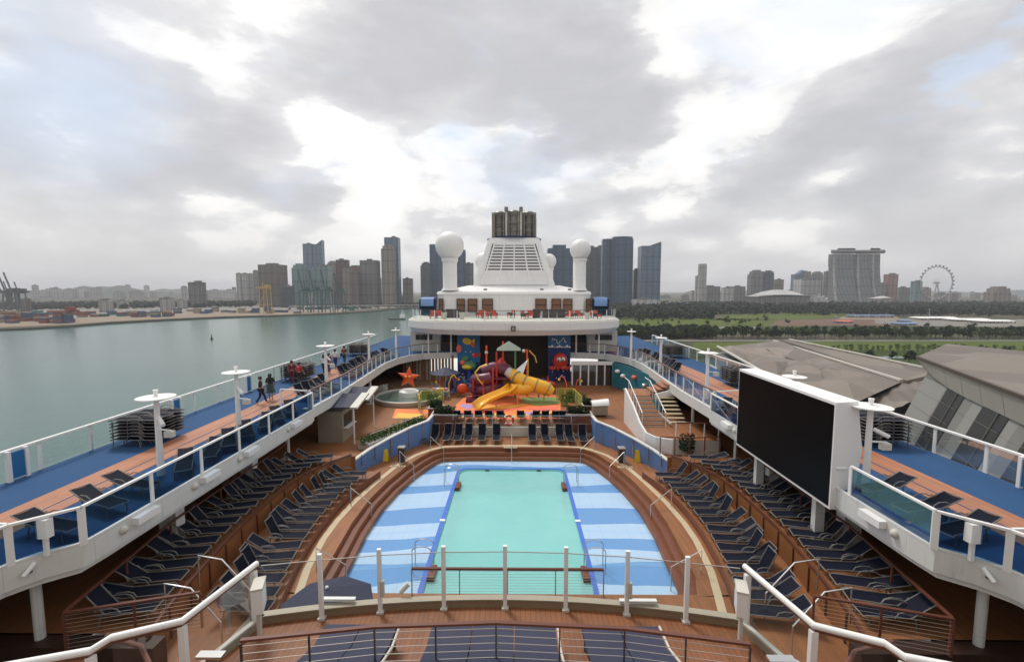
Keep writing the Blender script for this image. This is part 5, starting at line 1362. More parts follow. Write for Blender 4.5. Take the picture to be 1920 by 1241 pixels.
# near inner cable rail
ir = [(-3.62, 6.53), (-1.8, 6.81), (0.0, 6.91), (1.9, 6.81), (3.6, 6.53)]
railing('brown topped cable rail in front of the navy daybeds', ir, N, 1.1, .95, None, 'wood_rail', 'dark_metal', .06, .035, .018, name='cable_railing', cables=9)
for s in (-1, 1):
    q = thing('rail_end_post', 'steel capped rail end post at the %s end of the near cable rail' % ('left' if s < 0 else 'right'), 'post', (s * 3.95, 6.5, N))
    MB().b2(s * 3.95 - .06, s * 3.95 + .06, 6.35, 6.41, N, N + .98).build('shaft', 'frame_metal', q); MB().b2(s * 3.95 - .18, s * 3.95 + .18, 6.32, 6.44, N + .98, N + 1.02).build('cap', 'steel', q)
# daybeds
for k, (xa, xb, lab) in enumerate(((-2.95, -1.72, 'left'), (-1.13, .98, 'middle'), (1.42, 2.72, 'right'))):
    q = thing('daybed', '%s navy daybed behind the near cable rail' % lab, 'daybed', (xa, 7.2, N), 'navy daybeds')
    npn = 3 if k == 1 else 2
    for i in range(npn):
        x0_, x1_ = xa + (xb - xa) * i / npn, xa + (xb - xa) * (i + 1) / npn - .015
        MB().add([(x0_, 7.8, N + .36), (x1_, 7.8, N + .36), (x1_, 7.3, N + .38), (x0_, 7.3, N + .38), (x1_, 6.62, N + .64), (x0_, 6.62, N + .64),
                  (x0_, 7.8, N + .28), (x1_, 7.8, N + .28), (x1_, 7.3, N + .30), (x0_, 7.3, N + .30), (x1_, 6.62, N + .56), (x0_, 6.62, N + .56)],
                 [(0, 3, 2, 1), (3, 5, 4, 2), (6, 7, 8, 9), (9, 8, 10, 11), (0, 1, 7, 6), (5, 11, 10, 4), (0, 6, 9, 3), (3, 9, 11, 5), (1, 2, 8, 7), (2, 4, 10, 8)]).build('cushion', 'navy_canvas', q)
    MB().tube([(xb + .03, 7.82, N + .34), (xb + .03, 7.3, N + .36), (xb + .03, 6.6, N + .62)], .022, 8).build('side_rail', 'off_white', q, True)
    MB().b2(xa, xb, 6.48, 6.61, N + .50, N + .62).build('head_bar', 'cream', q)
    for x in (xa + .05, xb - .05):
        for y in (6.8, 7.7): MB().b2(x - .025, x + .025, y - .025, y + .025, N, N + .28).build('leg', 'frame_metal', q)
for k, x in enumerate((-1.55, .98 + .2)):
    q = thing('side_table', 'round white side table %s the middle daybed' % ('left of', 'right of')[k], 'table', (x, 6.62, N))
    MB().lathe([(.2, .49), (.21, .51), (.2, .53), (.01, .53)], (x, 6.6, N), 20).build('tabletop', 'off_white', q, True); MB().tube([(x, 6.6, N), (x, 6.6, N + .49)], .03, 8).build('pedestal', 'steel', q, True)
# thick side handrails, glass, posts and boxes
for s in (-1, 1):
    side = 'left' if s < 0 else 'right'
    q = thing('side_railing', 'thick white topped timber handrail with glass on the %s of the near balcony' % side, 'railing', (s * 4.7, 7, N))
    hp_ = [Vector((s * 4.41, 8.32, N + 1.12)), Vector((s * 4.71, 6.87, N + 1.12)), Vector((s * 5.48, 6.54, N + 1.12)), Vector((s * 5.56, 6.30, N + 1.12)), Vector((s * 6.9, 5.9, N + 1.12))]
    MB().tube(hp_, .050, 12).build('white_tube', 'white_paint', q, True)
    MB().tube([p + Vector((s * .035, 0, -.06)) for p in hp_], .045, 10).build('timber_rail', 'wood_rail', q, True)
    for p in (hp_[0] + Vector((0, -.12, 0)), hp_[1], hp_[3], hp_[4]): MB().box(p.x, p.y, N + .5, .10, .08, 1.08).build('post', 'white_paint', q)
    for i in (0, 1, 3):
        a, b2 = hp_[i].copy(), hp_[i + 1].copy(); a.z = b2.z = N + .08; u_ = Vector((0, 0, .95))
        MB().add([a, b2, b2 + u_, a + u_], [(0, 1, 2, 3)]).build('glass_panel', 'glass_clear', q)
    MB().tube([(s * 4.25, 5.9, N + .85), (s * 5.2, 6.7, N + .85), (s * 5.9, 6.9, N + .85)], .035, 8).build('lower_rail', 'wood_rail', q, True)
    q = thing('control_box', 'white cabinet on a post at the %s end of the glass barrier' % side, 'box', (s * 4.28, 8.05, N))
    MB().box(s * 4.20, 7.98, N + .72, .17, .36, .42, -s * .35).build('cabinet', 'white_paint', q)
    MB().box(s * 4.20, 7.98, N + .955, .19, .38, .04, -s * .35).build('cover', 'off_white', q)
    MB().box(s * 4.17, 7.90, N + .25, .06, .06, .52).build('stand', 'off_white', q)
    # bar counters below, at the lower corners
    q = thing('bar_counter', 'white bar counter with a dark front below the %s balcony rail' % side, 'counter', (s * 8, 9.5, B))
    MB().b2(s * 7.2, s * 9.3, 9.6, 10.3, B, B + 1.05).build('cabinet', 'off_white', q)
    MB().b2(s * 7.1, s * 9.4, 9.5, 10.4, B + 1.05, B + 1.12).build('countertop', 'beige_plate', q)
    MB().b2(s * 7.9, s * 8.6, 9.56, 9.6, B + .2, B + .95).build('navy_panel', 'navy_canvas', q)
    q = thing('round_table', 'pale round table on the deck below the %s balcony' % side, 'table', (s * 7.3, 11.3, B))
    MB().lathe([(.42, .70), (.45, .72), (.42, .75), (.01, .75)], (s * 7.3, 11.3, B), 24).build('tabletop', 'off_white', q, True); MB().tube([(s * 7.3, 11.3, B), (s * 7.3, 11.3, B + .7)], .04, 8).build('pedestal', 'steel', q, True)
structure('lower_terrace_deck', MB().b2(-9.4, -6.4, 4, 12.0, B - .05, B + .002), 'teak_deck'); structure('lower_terrace_deck', MB().b2(6.4, 9.4, 4, 12.0, B - .05, B + .002), 'teak_deck')

YS = 0.0
# ================================================================ people
def person(x, y, z, face, label, top='cloth_black', legs='cloth_jeans', hair='hair', hh=1.7, stride=.22, armbend=.2, long_hair=False, dress=False, bag=None, shoes='cloth_black', dark_skin=False):
    """standing or walking figure; face = heading in radians, 0 looks towards +Y"""
    r = thing('person', label, 'person', (0, 0, 0)); ORG[r.name] = Vector((0, 0, 0)); k = hh / 1.7
    st_ = stride
    V = {'pel': (0, 0, .95), 'chest': (0, .0, 1.28), 'neck': (0, .01, 1.44), 'head': (0, .02, 1.55), 'crown': (0, .01, 1.65),
         'shL': (-.17, 0, 1.38), 'elL': (-.23, -st_ * .4, 1.12), 'wrL': (-.22, -st_ * .2 + armbend * .5, .90), 'haL': (-.22, -st_ * .1 + armbend * .6, .83),
         'shR': (.17, 0, 1.38), 'elR': (.23, st_ * .4, 1.12), 'wrR': (.22, st_ * .6 + armbend * .6, .91), 'haR': (.22, st_ * .7 + armbend * .7, .84),
         'hiL': (-.09, 0, .90), 'knL': (-.10, st_ * .6, .50), 'anL': (-.10, st_, .09), 'toL': (-.11, st_ + .15, .035),
         'hiR': (.09, 0, .90), 'knR': (.10, -st_ * .1, .48), 'anR': (.10, -st_, .10), 'toR': (.11, -st_ + .14, .035)}
    RA = {'pel': .14, 'chest': .15, 'neck': .055, 'head': .095, 'crown': .075, 'shL': .06, 'elL': .045, 'wrL': .03, 'haL': .035, 'hiL': .10, 'knL': .06, 'anL': .04, 'toL': .035}
    for a in ('sh', 'el', 'wr', 'ha', 'hi', 'kn', 'an', 'to'): RA[a + 'R'] = RA[a + 'L']
    E = [('pel', 'chest'), ('chest', 'neck'), ('neck', 'head'), ('head', 'crown'), ('chest', 'shL'), ('shL', 'elL'), ('elL', 'wrL'), ('wrL', 'haL'), ('chest', 'shR'), ('shR', 'elR'), ('elR', 'wrR'), ('wrR', 'haR'),
         ('pel', 'hiL'), ('hiL', 'knL'), ('knL', 'anL'), ('anL', 'toL'), ('pel', 'hiR'), ('hiR', 'knR'), ('knR', 'anR'), ('anR', 'toR')]
    def skin(name, names, edges, scale, m, extra=0, flat=.0):
        me = bpy.data.meshes.new(name); ix = {n_: i for i, n_ in enumerate(names)}
        me.from_pydata([Vector(V[n_]) * k for n_ in names], [(ix[a], ix[b]) for a, b in edges if a in ix and b in ix], [])
        o = bpy.data.objects.new(name, me); COL.objects.link(o); o.parent = r; me.materials.append(MATS[m])
        o.modifiers.new('skin', 'SKIN'); 
        for i, n_ in enumerate(names):
            rr = (RA[n_] * scale + extra) * k; me.skin_vertices[0].data[i].radius = (rr, rr * (.72 if n_ in ('chest', 'pel') else 1)) 
        me.skin_vertices[0].data[0].use_root = True
        o.modifiers['skin'].use_smooth_shade = True
        sb_ = o.modifiers.new('sub', 'SUBSURF'); sb_.levels = 2; sb_.render_levels = 2
        return o
    bo = skin('body', list(V), E, 1.0, 'skin')
    hb = MB()                                                                     # fingers, nose, eyes join hands and face
    for sd in ('L', 'R'):
        w_, h_ = Vector(V['wr' + sd]) * k, Vector(V['ha' + sd]) * k; sg = -1 if sd == 'L' else 1
        for i, (ln_, off) in enumerate(((.070, -.024), (.080, -.008), (.076, .008), (.060, .024))):
            b0 = h_ + Vector((0, off, -.02)) * k; hb.tube([b0, b0 + Vector((-sg * .004, .008, -ln_ * .55)) * k, b0 + Vector((-sg * .016, .018, -ln_)) * k], [.010 * k, .009 * k, .006 * k], 6)
        hb.tube([h_ + Vector((-sg * .01, .03, .02)) * k, h_ + Vector((-sg * .02, .05, -.01)) * k, h_ + Vector((-sg * .025, .055, -.035)) * k], [.012 * k, .010 * k, .007 * k], 6)
    hb.tube([Vector((0, .10, 1.57)) * k, Vector((0, .128, 1.535)) * k], [.010 * k, .018 * k], 6)
    for sx in (-1, 1): hb.ball(tuple(Vector((sx * .095, .0, 1.55)) * k), .022 * k, 8, 6)
    hb.build('hand_and_face_detail', 'skin', r, True)
    fe = MB()
    for sx in (-1, 1): fe.ball(tuple(Vector((sx * .035, .100, 1.575)) * k), .011 * k, 8, 6)
    fe.build('eyes', 'eye_black', r, True)
    skin('shirt', ['chest', 'pel', 'shL', 'elL', 'shR', 'elR'], [('chest', 'pel'), ('chest', 'shL'), ('shL', 'elL'), ('chest', 'shR'), ('shR', 'elR')], 1.05, top, .018)
    if dress:
        MB().lathe([(.30 * k, .50 * k), (.22 * k, .75 * k), (.165 * k, 1.0 * k), (.15 * k, 1.05 * k)], (0, 0, 0), 18, 1, .85).build('skirt', legs, r, True)
    else: skin('trousers', ['pel', 'hiL', 'knL', 'anL', 'hiR', 'knR', 'anR'], [('pel', 'hiL'), ('hiL', 'knL'), ('knL', 'anL'), ('pel', 'hiR'), ('hiR', 'knR'), ('knR', 'anR')], 1.04, legs, .012)
    hm = MB(); hm.ball((0, -.012 * k, 1.605 * k), .112 * k, 14, 10, 1.05)
    if long_hair: hm.tube([(0, -.05 * k, 1.62 * k), (0, -.09 * k, 1.48 * k), (0, -.10 * k, 1.28 * k)], [.10 * k, .10 * k, .06 * k], 10)
    hm.build('hair', hair, r, True)
    if bag == 'shoulder': MB().box(-.30 * k, .0, .86 * k, .10, .30, .34).build('bag', 'cloth_blue', r)
    if bag == 'backpack':
        MB().box(0, -.20 * k, 1.2 * k, .28, .16, .40).build('backpack', 'cloth_white', r)
    r.location = (x, y, z); r.rotation_euler = (0, 0, face)
    return r
def onU(u, v): p = at(u, v, U); return p.x, p.y
PP = [((490, 757), -1.2, 'person in black walking with a blue bag near the left outer rail', dict(top='cloth_black', legs='cloth_black', bag='shoulder', stride=.28)),
      ((508, 750), .3, 'person with long dark hair and dark dress beside the one in black', dict(top='cloth_black', legs='cloth_green', long_hair=True, dress=True, stride=.12)),
      ((562, 722), -.4, 'person in a bright red top on the left promenade', dict(top='cloth_red', legs='cloth_black', stride=.18)),
      ((548, 718), .5, 'person in dark maroon beside the one in a red top', dict(top='cloth_maroon', legs='cloth_maroon', stride=.12)),
      ((608, 703), 0, 'person with long dark hair and a white backpack walking away', dict(top='cloth_grey', legs='cloth_green', long_hair=True, bag='backpack', stride=.2)),
      ((617, 700), .1, 'person in maroon half hidden behind the third mast', dict(top='cloth_maroon', legs='cloth_maroon', stride=.15)),
      ((629, 690), 0, 'person in a white shirt and jeans walking away', dict(top='cloth_white', legs='cloth_jeans', stride=.22)),
      ((646, 682), 0, 'person in a dark red top and olive trousers farthest along the promenade', dict(top='cloth_maroon', legs='cloth_green', stride=.2, bag='shoulder'))]
for (uv, fc, lab, kw) in PP:
    x, y = onU(*uv); person(x, y, U + .006, fc, lab, **kw)
q = thing('potted_plant', 'leafy potted plant with reddish flowers beside the right landing railing', 'plant', (10.4, 26.2, K))
MB().lathe([(.22, 0), (.32, .5), (.27, .5), (.02, .45)], (10.4, 26.2, K), 14).build('pot', 'beige_plate', q, True)
lm = MB(); leaves(lm, (10.4, 26.2, K + .45), .45, .45, 1.0, 420, .08, rg); lm.build('foliage', 'leaf_dark', q)
lm = MB(); leaves(lm, (10.4, 26.2, K + 1.3), .28, .28, .25, 26, .05, rg); lm.build('flowers', 'coral_fabric', q)
q = dup(AC, (11.2, 27.2, K), R(170), 'red armchair under the right promenade beyond the landing', 'x'); q['group'] = 'single red armchair'; del q['group']
YS = 0.0
# ================================================================ sea, land
m, t, b = principled('sea_water')
o_ = t.n('ShaderNodeTexCoord').outputs['Object']
mp = t.n('ShaderNodeMapping'); t.l(o_, mp.inputs[0]); mp.inputs['Scale'].default_value = (1, .35, 1)
n1 = t.noise(mp.outputs[0], .012, 5, .6, .5)
c_ = t.mix(n1, (.040, .098, .082), (.070, .140, .118))
t.l(c_, b.inputs['Base Color']); b.inputs['Roughness'].default_value = .17; b.inputs['IOR'].default_value = 1.33
bp = t.n('ShaderNodeBump'); bp.inputs['Strength'].default_value = .35; bp.inputs['Distance'].default_value = .6
t.l(t.noise(mp.outputs[0], .55, 6, .6), bp.inputs['Height']); t.l(bp.outputs[0], b.inputs['Normal'])
structure('sea', MB().add([(-14000, -400, 0), (14000, -400, 0), (14000, 15500, 0), (-14000, 15500, 0)], [(0, 1, 2, 3)]), 'sea_water')
m, t, b = principled('land_ground')
o_ = t.n('ShaderNodeTexCoord').outputs['Object']
a_ = t.noise(o_, .006, 6, .6); g_ = t.sstep(a_, .42, .58); g2 = t.noise(o_, .03, 6, .65)
c_ = t.mix(g_, (.035, .050, .020), (.13, .105, .075)); c_ = t.mix(t.m('MULTIPLY', g2, .5), c_, (.05, .06, .035))
t.l(c_, b.inputs['Base Color']); b.inputs['Roughness'].default_value = .9; b.inputs['Specular IOR Level'].default_value = .1
mat('quay_concrete', (0.175, 0.1645, 0.14), .8, var=.25, vs=.05); mat('sand', (0.2295, 0.1721, 0.1211), .9, var=.2, vs=.03); mat('earth', (0.1176, 0.0637, 0.04165), .9, var=.4, vs=.05)
mat('lawn', (0.08168, 0.1105, 0.02403), .9, var=.30, vs=.03, spec=.1); mat('lawn_dark', (0.0405, 0.06075, 0.01782), .9, var=.35, vs=.04, spec=.1); mat('road', (0.165, 0.165, 0.15), .8, var=.15, vs=.1)
mat('canal', (0.14, 0.168, 0.147), .2, var=.1, vs=.1); mat('rock_edge', (.07, .07, .055), .9, var=.4, vs=.3)
shore = [(-40, 619), (60, 615), (130, 611), (200, 605.5), (300, 600), (420, 594.5), (560, 590.5), (640, 587), (700, 583), (750, 578)]
sp_ = [at(u, v, 2.0) for u, v in shore]
land = [(26, -300), (26, 760), (-60, 1500)] + [(p.x, p.y) for p in sp_[::-1]] + [(-3500, 560), (-13500, 900), (-13500, 15000), (13500, 15000), (13500, -300)]
bm = bmesh.new(); vs = [bm.verts.new((p[0], p[1], 2.0)) for p in land]
bmesh.ops.triangle_fill(bm, edges=[bm.edges.new((vs[i], vs[(i + 1) % len(vs)])) for i in range(len(vs))], use_beauty=True)
bm.verts.index_update(); mb = MB(); mb.v = [tuple(v.co) for v in bm.verts]; mb.f = [tuple(v.index for v in f.verts) for f in bm.faces]; bm.free()
structure('land', flipup(mb), 'land_ground')
structure('sea_wall', MB().ribbon([(p.x, p.y) for p in sp_], -.5, 2.6, 3.0), 'rock_edge')
structure('sea_wall', MB().ribbon([(26, -300), (26, 760), (-60, 1500)], -.5, 2.3, 1.0), 'quay_concrete')
def px_sheet(pts, z, m, name): return sheet([(lambda p: (p.x, p.y))(at(u, v, z)) for u, v in pts], z, m, name)
px_sheet([(-60, 616), (130, 608.5), (200, 603.5), (300, 598), (420, 593), (560, 589), (640, 586), (640, 583), (520, 582), (400, 585), (300, 588), (200, 594), (120, 600), (-60, 606)], 2.3, 'sand', 'quay_sand')
px_sheet([(-80, 606), (120, 600), (200, 594), (300, 588), (400, 585), (520, 582), (640, 583), (760, 576), (760, 570), (-80, 580)], 2.2, 'quay_concrete', 'container_yard')
# right side parkland
px_sheet([(1150, 700), (1150, 660), (1920, 655), (2300, 655), (2300, 720)], 2.15, 'lawn_dark', 'grass_field')
px_sheet([(1300, 655), (1300, 642), (1500, 639.5), (2300, 640), (2300, 657), (1500, 656)], 2.3, 'lawn', 'grass_field')
px_sheet([(1180, 640.0), (1180, 637.2), (2300, 636), (2300, 639.3)], 2.45, 'road', 'road')
px_sheet([(1400, 671), (1400, 667.5), (2300, 669), (2300, 673)], 2.5, 'canal', 'canal')
px_sheet([(1160, 612), (1160, 600), (1300, 596), (1480, 600), (1700, 607), (1500, 613)], 2.3, 'lawn', 'grass_field')
px_sheet([(1160, 616), (1160, 612.5), (1420, 613), (1430, 616)], 2.4, 'road', 'road')
px_sheet([(1340, 600), (1360, 590), (1560, 585), (1620, 592), (1500, 600)], 2.3, 'lawn', 'grass_field')
px_sheet([(1440, 611), (1460, 600), (1560, 598), (1690, 600), (1700, 611)], 2.5, 'earth', 'bare_earth')
px_sheet([(1640, 606), (1640, 597), (1960, 599), (1960, 614), (1700, 611)], 2.6, 'quay_concrete', 'site_ground')
px_sheet([(1570, 599), (1580, 593.5), (1680, 593.5), (1690, 599)], 2.8, 'sand', 'site_ground')

# ================================================================ trees
def tree_proto(kind, seed, cr, h, trunk, leaf, n=260, nm='tree'):
    r = thing(nm, kind, 'tree'); g = random.Random(seed)
    mb = MB(); mb.tube([(0, 0, 0), (.1, .05, trunk * .6), (0, 0, trunk + (h - trunk) * .5)], [.28, .2, .08], 6)
    for i in range(5):
        a = g.random() * 6.28; mb.tube([(0, 0, trunk * .8), (cr * .55 * math.cos(a), cr * .55 * math.sin(a), trunk + (h - trunk) * .45)], [.12, .04], 5)
    mb.build('trunk', 'bark', r)
    cl = MB(); blobs = [(g.uniform(-.55, .55) * cr, g.uniform(-.55, .55) * cr, trunk + (h - trunk) * g.uniform(.25, .85), cr * g.uniform(.35, .6)) for _ in range(9)]
    for i in range(n):
        bx, by, bz, br = blobs[i % 9]; d = Vector((g.gauss(0, 1), g.gauss(0, 1), g.gauss(0, .8))).normalized() * br * (g.random() ** .4)
        p = Vector((bx, by, bz)) + d; sz_ = g.uniform(.35, .75) * cr / 3.5
        d1 = Vector((g.uniform(-1, 1), g.uniform(-1, 1), g.uniform(-.5, .5))).normalized() * sz_; d2 = d1.cross(Vector((g.uniform(-1, 1), g.uniform(-1, 1), g.uniform(-1, 1)))).normalized() * sz_
        cl.add([p - d1, p + d2, p + d1, p - d2], [(0, 1, 2, 3)])
    cl.build('crown', leaf, r); return r
TP = [tree_proto('x', 1, 3.8, 10, 2.6, 'leaf_dark'), tree_proto('x', 2, 3.4, 11.5, 3.2, 'leaf_mid'), tree_proto('x', 3, 4.2, 9, 2.4, 'leaf_light'), tree_proto('x', 4, 1.9, 6.5, 1.8, 'leaf_mid', 140)]
tused = set(); tr_ = random.Random(11)
def plant(i, x, y, sc, label, group, z=2.3):
    if i not in tused:
        tused.add(i); o = TP[i]; o.location = (x, y, z); o.scale = (sc, sc, sc); o['label'] = label; o['group'] = group; return o
    return dup(TP[i], (x, y, z), tr_.random() * 6.28, label, group, sc)
k = 0; x = 100.0
while x < 540:
    k += 1; plant(tr_.choice([0, 1, 1, 2]), x, 448 + tr_.uniform(-5, 5), tr_.uniform(.85, 1.2), '%s tree from the left, front line of the long tree row' % nth(k), 'trees in the long row beyond the lawn'); x += tr_.uniform(3.4, 4.6)
k = 0; x = 104.0
while x < 560:
    k += 1; plant(tr_.choice([0, 0, 1]), x, 470 + tr_.uniform(-6, 6), tr_.uniform(.95, 1.3), '%s tree from the left, back line of the long tree row' % nth(k), 'trees in the back of the long row'); x += tr_.uniform(4.8, 6.6)
k = 0; x = 225.0
while x < 440:
    k += 1; plant(3, x, 352 + tr_.uniform(-2, 2), tr_.uniform(.8, 1.1), '%s slim young tree from the left beside the canal' % nth(k), 'slim young trees by the canal'); x += tr_.uniform(4.2, 6.0)
for k, (u, v, s_) in enumerate([(1632, 686, 1.1), (1705, 683, 1.0), (1672, 676, .7), (1560, 668, .7), (1590, 672, .6), (1850, 682, 1.0), (1890, 680, 1.1), (1915, 684, .9)]):
    p = at(u, v, 2.3); plant(0, p.x, p.y, s_, '%s round tree from the left standing alone near the terminal roofs' % nth(k + 1), 'lone trees near the terminal')
k = 0
for i in range(34):
    u = tr_.uniform(1190, 1480); v = tr_.uniform(598, 611); k += 1; p = at(u, v, 2.3)
    plant(tr_.choice([0, 1]), p.x, p.y, tr_.uniform(.5, .8), '%s small scattered tree on the far lawn, %s of it' % (nth(k), 'towards the left' if u < 1335 else 'towards the right'), 'scattered trees on the far lawn')
def woods(quad, n, hmin, hmax, leaf, name, seed):
    g = random.Random(seed); mb = MB(); P_ = [at(u, v, 2.3) for u, v in quad]
    for _ in range(n):
        a, c2 = g.random(), g.random(); p = P_[0].lerp(P_[1], a).lerp(P_[3].lerp(P_[2], a), c2)
        h = g.uniform(hmin, hmax); cr = h * .42
        for j in range(26):
            d = Vector((g.gauss(0, 1), g.gauss(0, 1), g.gauss(0, 1))).normalized(); q_ = Vector((p.x, p.y, 2.3 + h * .55)) + Vector((d.x * cr, d.y * cr, d.z * h * .42)) * g.uniform(.6, 1.05)
            d1 = Vector((g.uniform(-1, 1), g.uniform(-1, 1), g.uniform(-.6, .6))).normalized() * cr * .5; d2 = d1.cross(Vector((g.uniform(-1, 1), g.uniform(-1, 1), g.uniform(-1, 1)))).normalized() * cr * .45
            mb.add([q_ - d1, q_ + d2, q_ + d1, q_ - d2], [(0, 1, 2, 3)])
    o = mb.build(name, leaf, None, kind='stuff', loc=(0, 0, 0)); return tag(o, 'dark green mass of far trees seen as one wood', 'woods')
w1_ = woods([(1130, 598), (1335, 600), (1330, 572), (1150, 572)], 900, 9, 15, 'leaf_far', 'woods', 21); w1_['label'] = 'dark bushy wood just right of the canopy deck below the blue glass towers'
w2_ = woods([(1330, 590), (1960, 594), (1960, 571), (1330, 572)], 1500, 9, 16, 'leaf_far', 'woods', 22); w2_['label'] = 'long dark belt of trees below the hotel towers and the wheel'
w3_ = woods([(640, 577), (790, 577), (800, 571), (640, 571)], 180, 6, 11, 'leaf_far', 'woods', 23); w3_['label'] = 'low dark greenery between the water and the left city towers'
w4_ = woods([(1160, 636), (1330, 634), (1330, 620), (1160, 621)], 330, 6, 9, 'leaf_far', 'woods', 24); w4_['label'] = 'grey green scrub right beside the far end of the right railing'

w5_ = woods([(-60, 584), (480, 576), (480, 568), (-60, 572)], 900, 8, 14, 'leaf_far', 'woods', 25); w5_['label'] = 'dark tree belt behind the containers on the left quay'
# ================================================================ city
FAC = {
 'blue_glass': ((.062, .135, .225), (.016, .052, .120), 4, 7, .8, .9, .22), 'dark_glass': ((.085, .10, .12), (.025, .042, .065), 4, 6, .6, .8, .28),
 'teal_glass': ((.22, .33, .33), (.10, .20, .21), 4.2, 6, .6, .8, .25), 'grey_block': ((.24, .23, .22), (.07, .075, .08), 3.6, 5, .5, .55, .6),
 'brown_block': ((.20, .165, .15), (.075, .065, .065), 3.6, 6, .55, .6, .6), 'tan_block': ((.30, .265, .22), (.13, .12, .11), 3.8, 5, .5, .5, .6),
 'maroon_block': ((.13, .06, .06), (.05, .03, .035), 3.8, 6, .5, .6, .5), 'pink_block': ((.36, .17, .15), (.13, .07, .07), 3.8, 6, .5, .5, .6),
 'pale_block': ((.48, .46, .44), (.22, .22, .22), 3.2, 5, .45, .5, .7), 'steel_glass': ((.17, .27, .36), (.05, .12, .20), 4, 6, .7, .85, .22),
 'white_block': ((.62, .61, .60), (.30, .30, .31), 3.6, 6, .4, .5, .6), 'hotel': ((.24, .25, .24), (.10, .115, .12), 3.5, 4.5, .6, .75, .4)}
for k_, v_ in FAC.items(): facade(k_, tuple(c * .72 for c in v_[0]), tuple(c * .72 for c in v_[1]), v_[2], v_[3], v_[4], v_[5], max(v_[6], .3), .3)
DESC = {'blue_glass': 'dark blue glass', 'dark_glass': 'near black glass', 'teal_glass': 'pale teal glass', 'grey_block': 'grey', 'brown_block': 'brown grey', 'tan_block': 'tan', 'maroon_block': 'dark maroon',
        'pink_block': 'pinkish', 'pale_block': 'pale', 'steel_glass': 'steel blue glass', 'white_block': 'white', 'hotel': 'grey'}
def tower(u0, u1, vt, D, m_, label, crown='box', vt2=None, name='tower', grp=None, rot=0):
    a, b2 = aty(u0, vt, D), aty(u1, vt, D); wd = b2.x - a.x; cx_ = (a.x + b2.x) / 2; H = a.z; dpt = max(wd * .7, 14)
    r = thing(name, label, 'building', (cx_, D + dpt / 2, 2), grp)
    x0_, x1_ = cx_ - wd / 2, cx_ + wd / 2; y0_, y1_ = D, D + dpt; g = random.Random(int(u0 * 7 + vt))
    if crown == 'slant':
        H2 = aty(u1, vt2, D).z; mb = MB()
        mb.v = [(x0_, y0_, 2), (x1_, y0_, 2), (x1_, y1_, 2), (x0_, y1_, 2), (x0_, y0_, H), (x1_, y0_, H2), (x1_, y1_, H2), (x0_, y1_, H), ((x0_ * .6 + x1_ * .4), y0_, H), ((x0_ * .6 + x1_ * .4), y1_, H)]
        mb.f = [(0, 1, 5, 8, 4), (1, 2, 6, 5), (2, 3, 7, 9, 6), (3, 0, 4, 7), (4, 8, 9, 7), (8, 5, 6, 9)]
        mb.build('shaft', m_, r)
    elif crown == 'round':
        n = 10; poly = [(x0_ + wd * (i / n), y0_ + dpt * .3 * (2 * i / n - 1) ** 2) for i in range(n + 1)] + [(x1_, y1_), (x0_, y1_)]
        MB().prism(poly, 2, H).build('shaft', m_, r); MB().prism([(cx_ + (p[0] - cx_) * .93, p[1] + 1.5) for p in poly], H, H + wd * .10).build('crown', m_, r)
    elif crown == 'step':
        MB().b2(x0_, x1_, y0_, y1_, 2, H - wd * .35).build('shaft', m_, r); MB().b2(x0_ + wd * .12, x1_ - wd * .05, y0_ + 1, y1_ - 2, H - wd * .35, H - wd * .12).build('upper_block', m_, r)
        MB().b2(x0_ + wd * .3, x1_ - wd * .25, y0_ + 3, y1_ - 4, H - wd * .12, H).build('crown', m_, r)
    else:
        MB().b2(x0_, x1_, y0_, y1_, 2, H).build('shaft', m_, r)
        rw = wd * g.uniform(.25, .5); rx = cx_ + wd * g.uniform(-.15, .15)
        MB().b2(rx - rw / 2, rx + rw / 2, y0_ + dpt * .3, y0_ + dpt * .7, H, H + min(5, wd * .12)).build('roof_plant', 'grey_block', r)
        MB().b2(x0_ + .3, x1_ - .3, y0_ - .25, y0_, H - min(3, H * .04), H - .1).build('parapet', 'brown_block' if g.random() < .5 else 'grey_block', r)
    return r
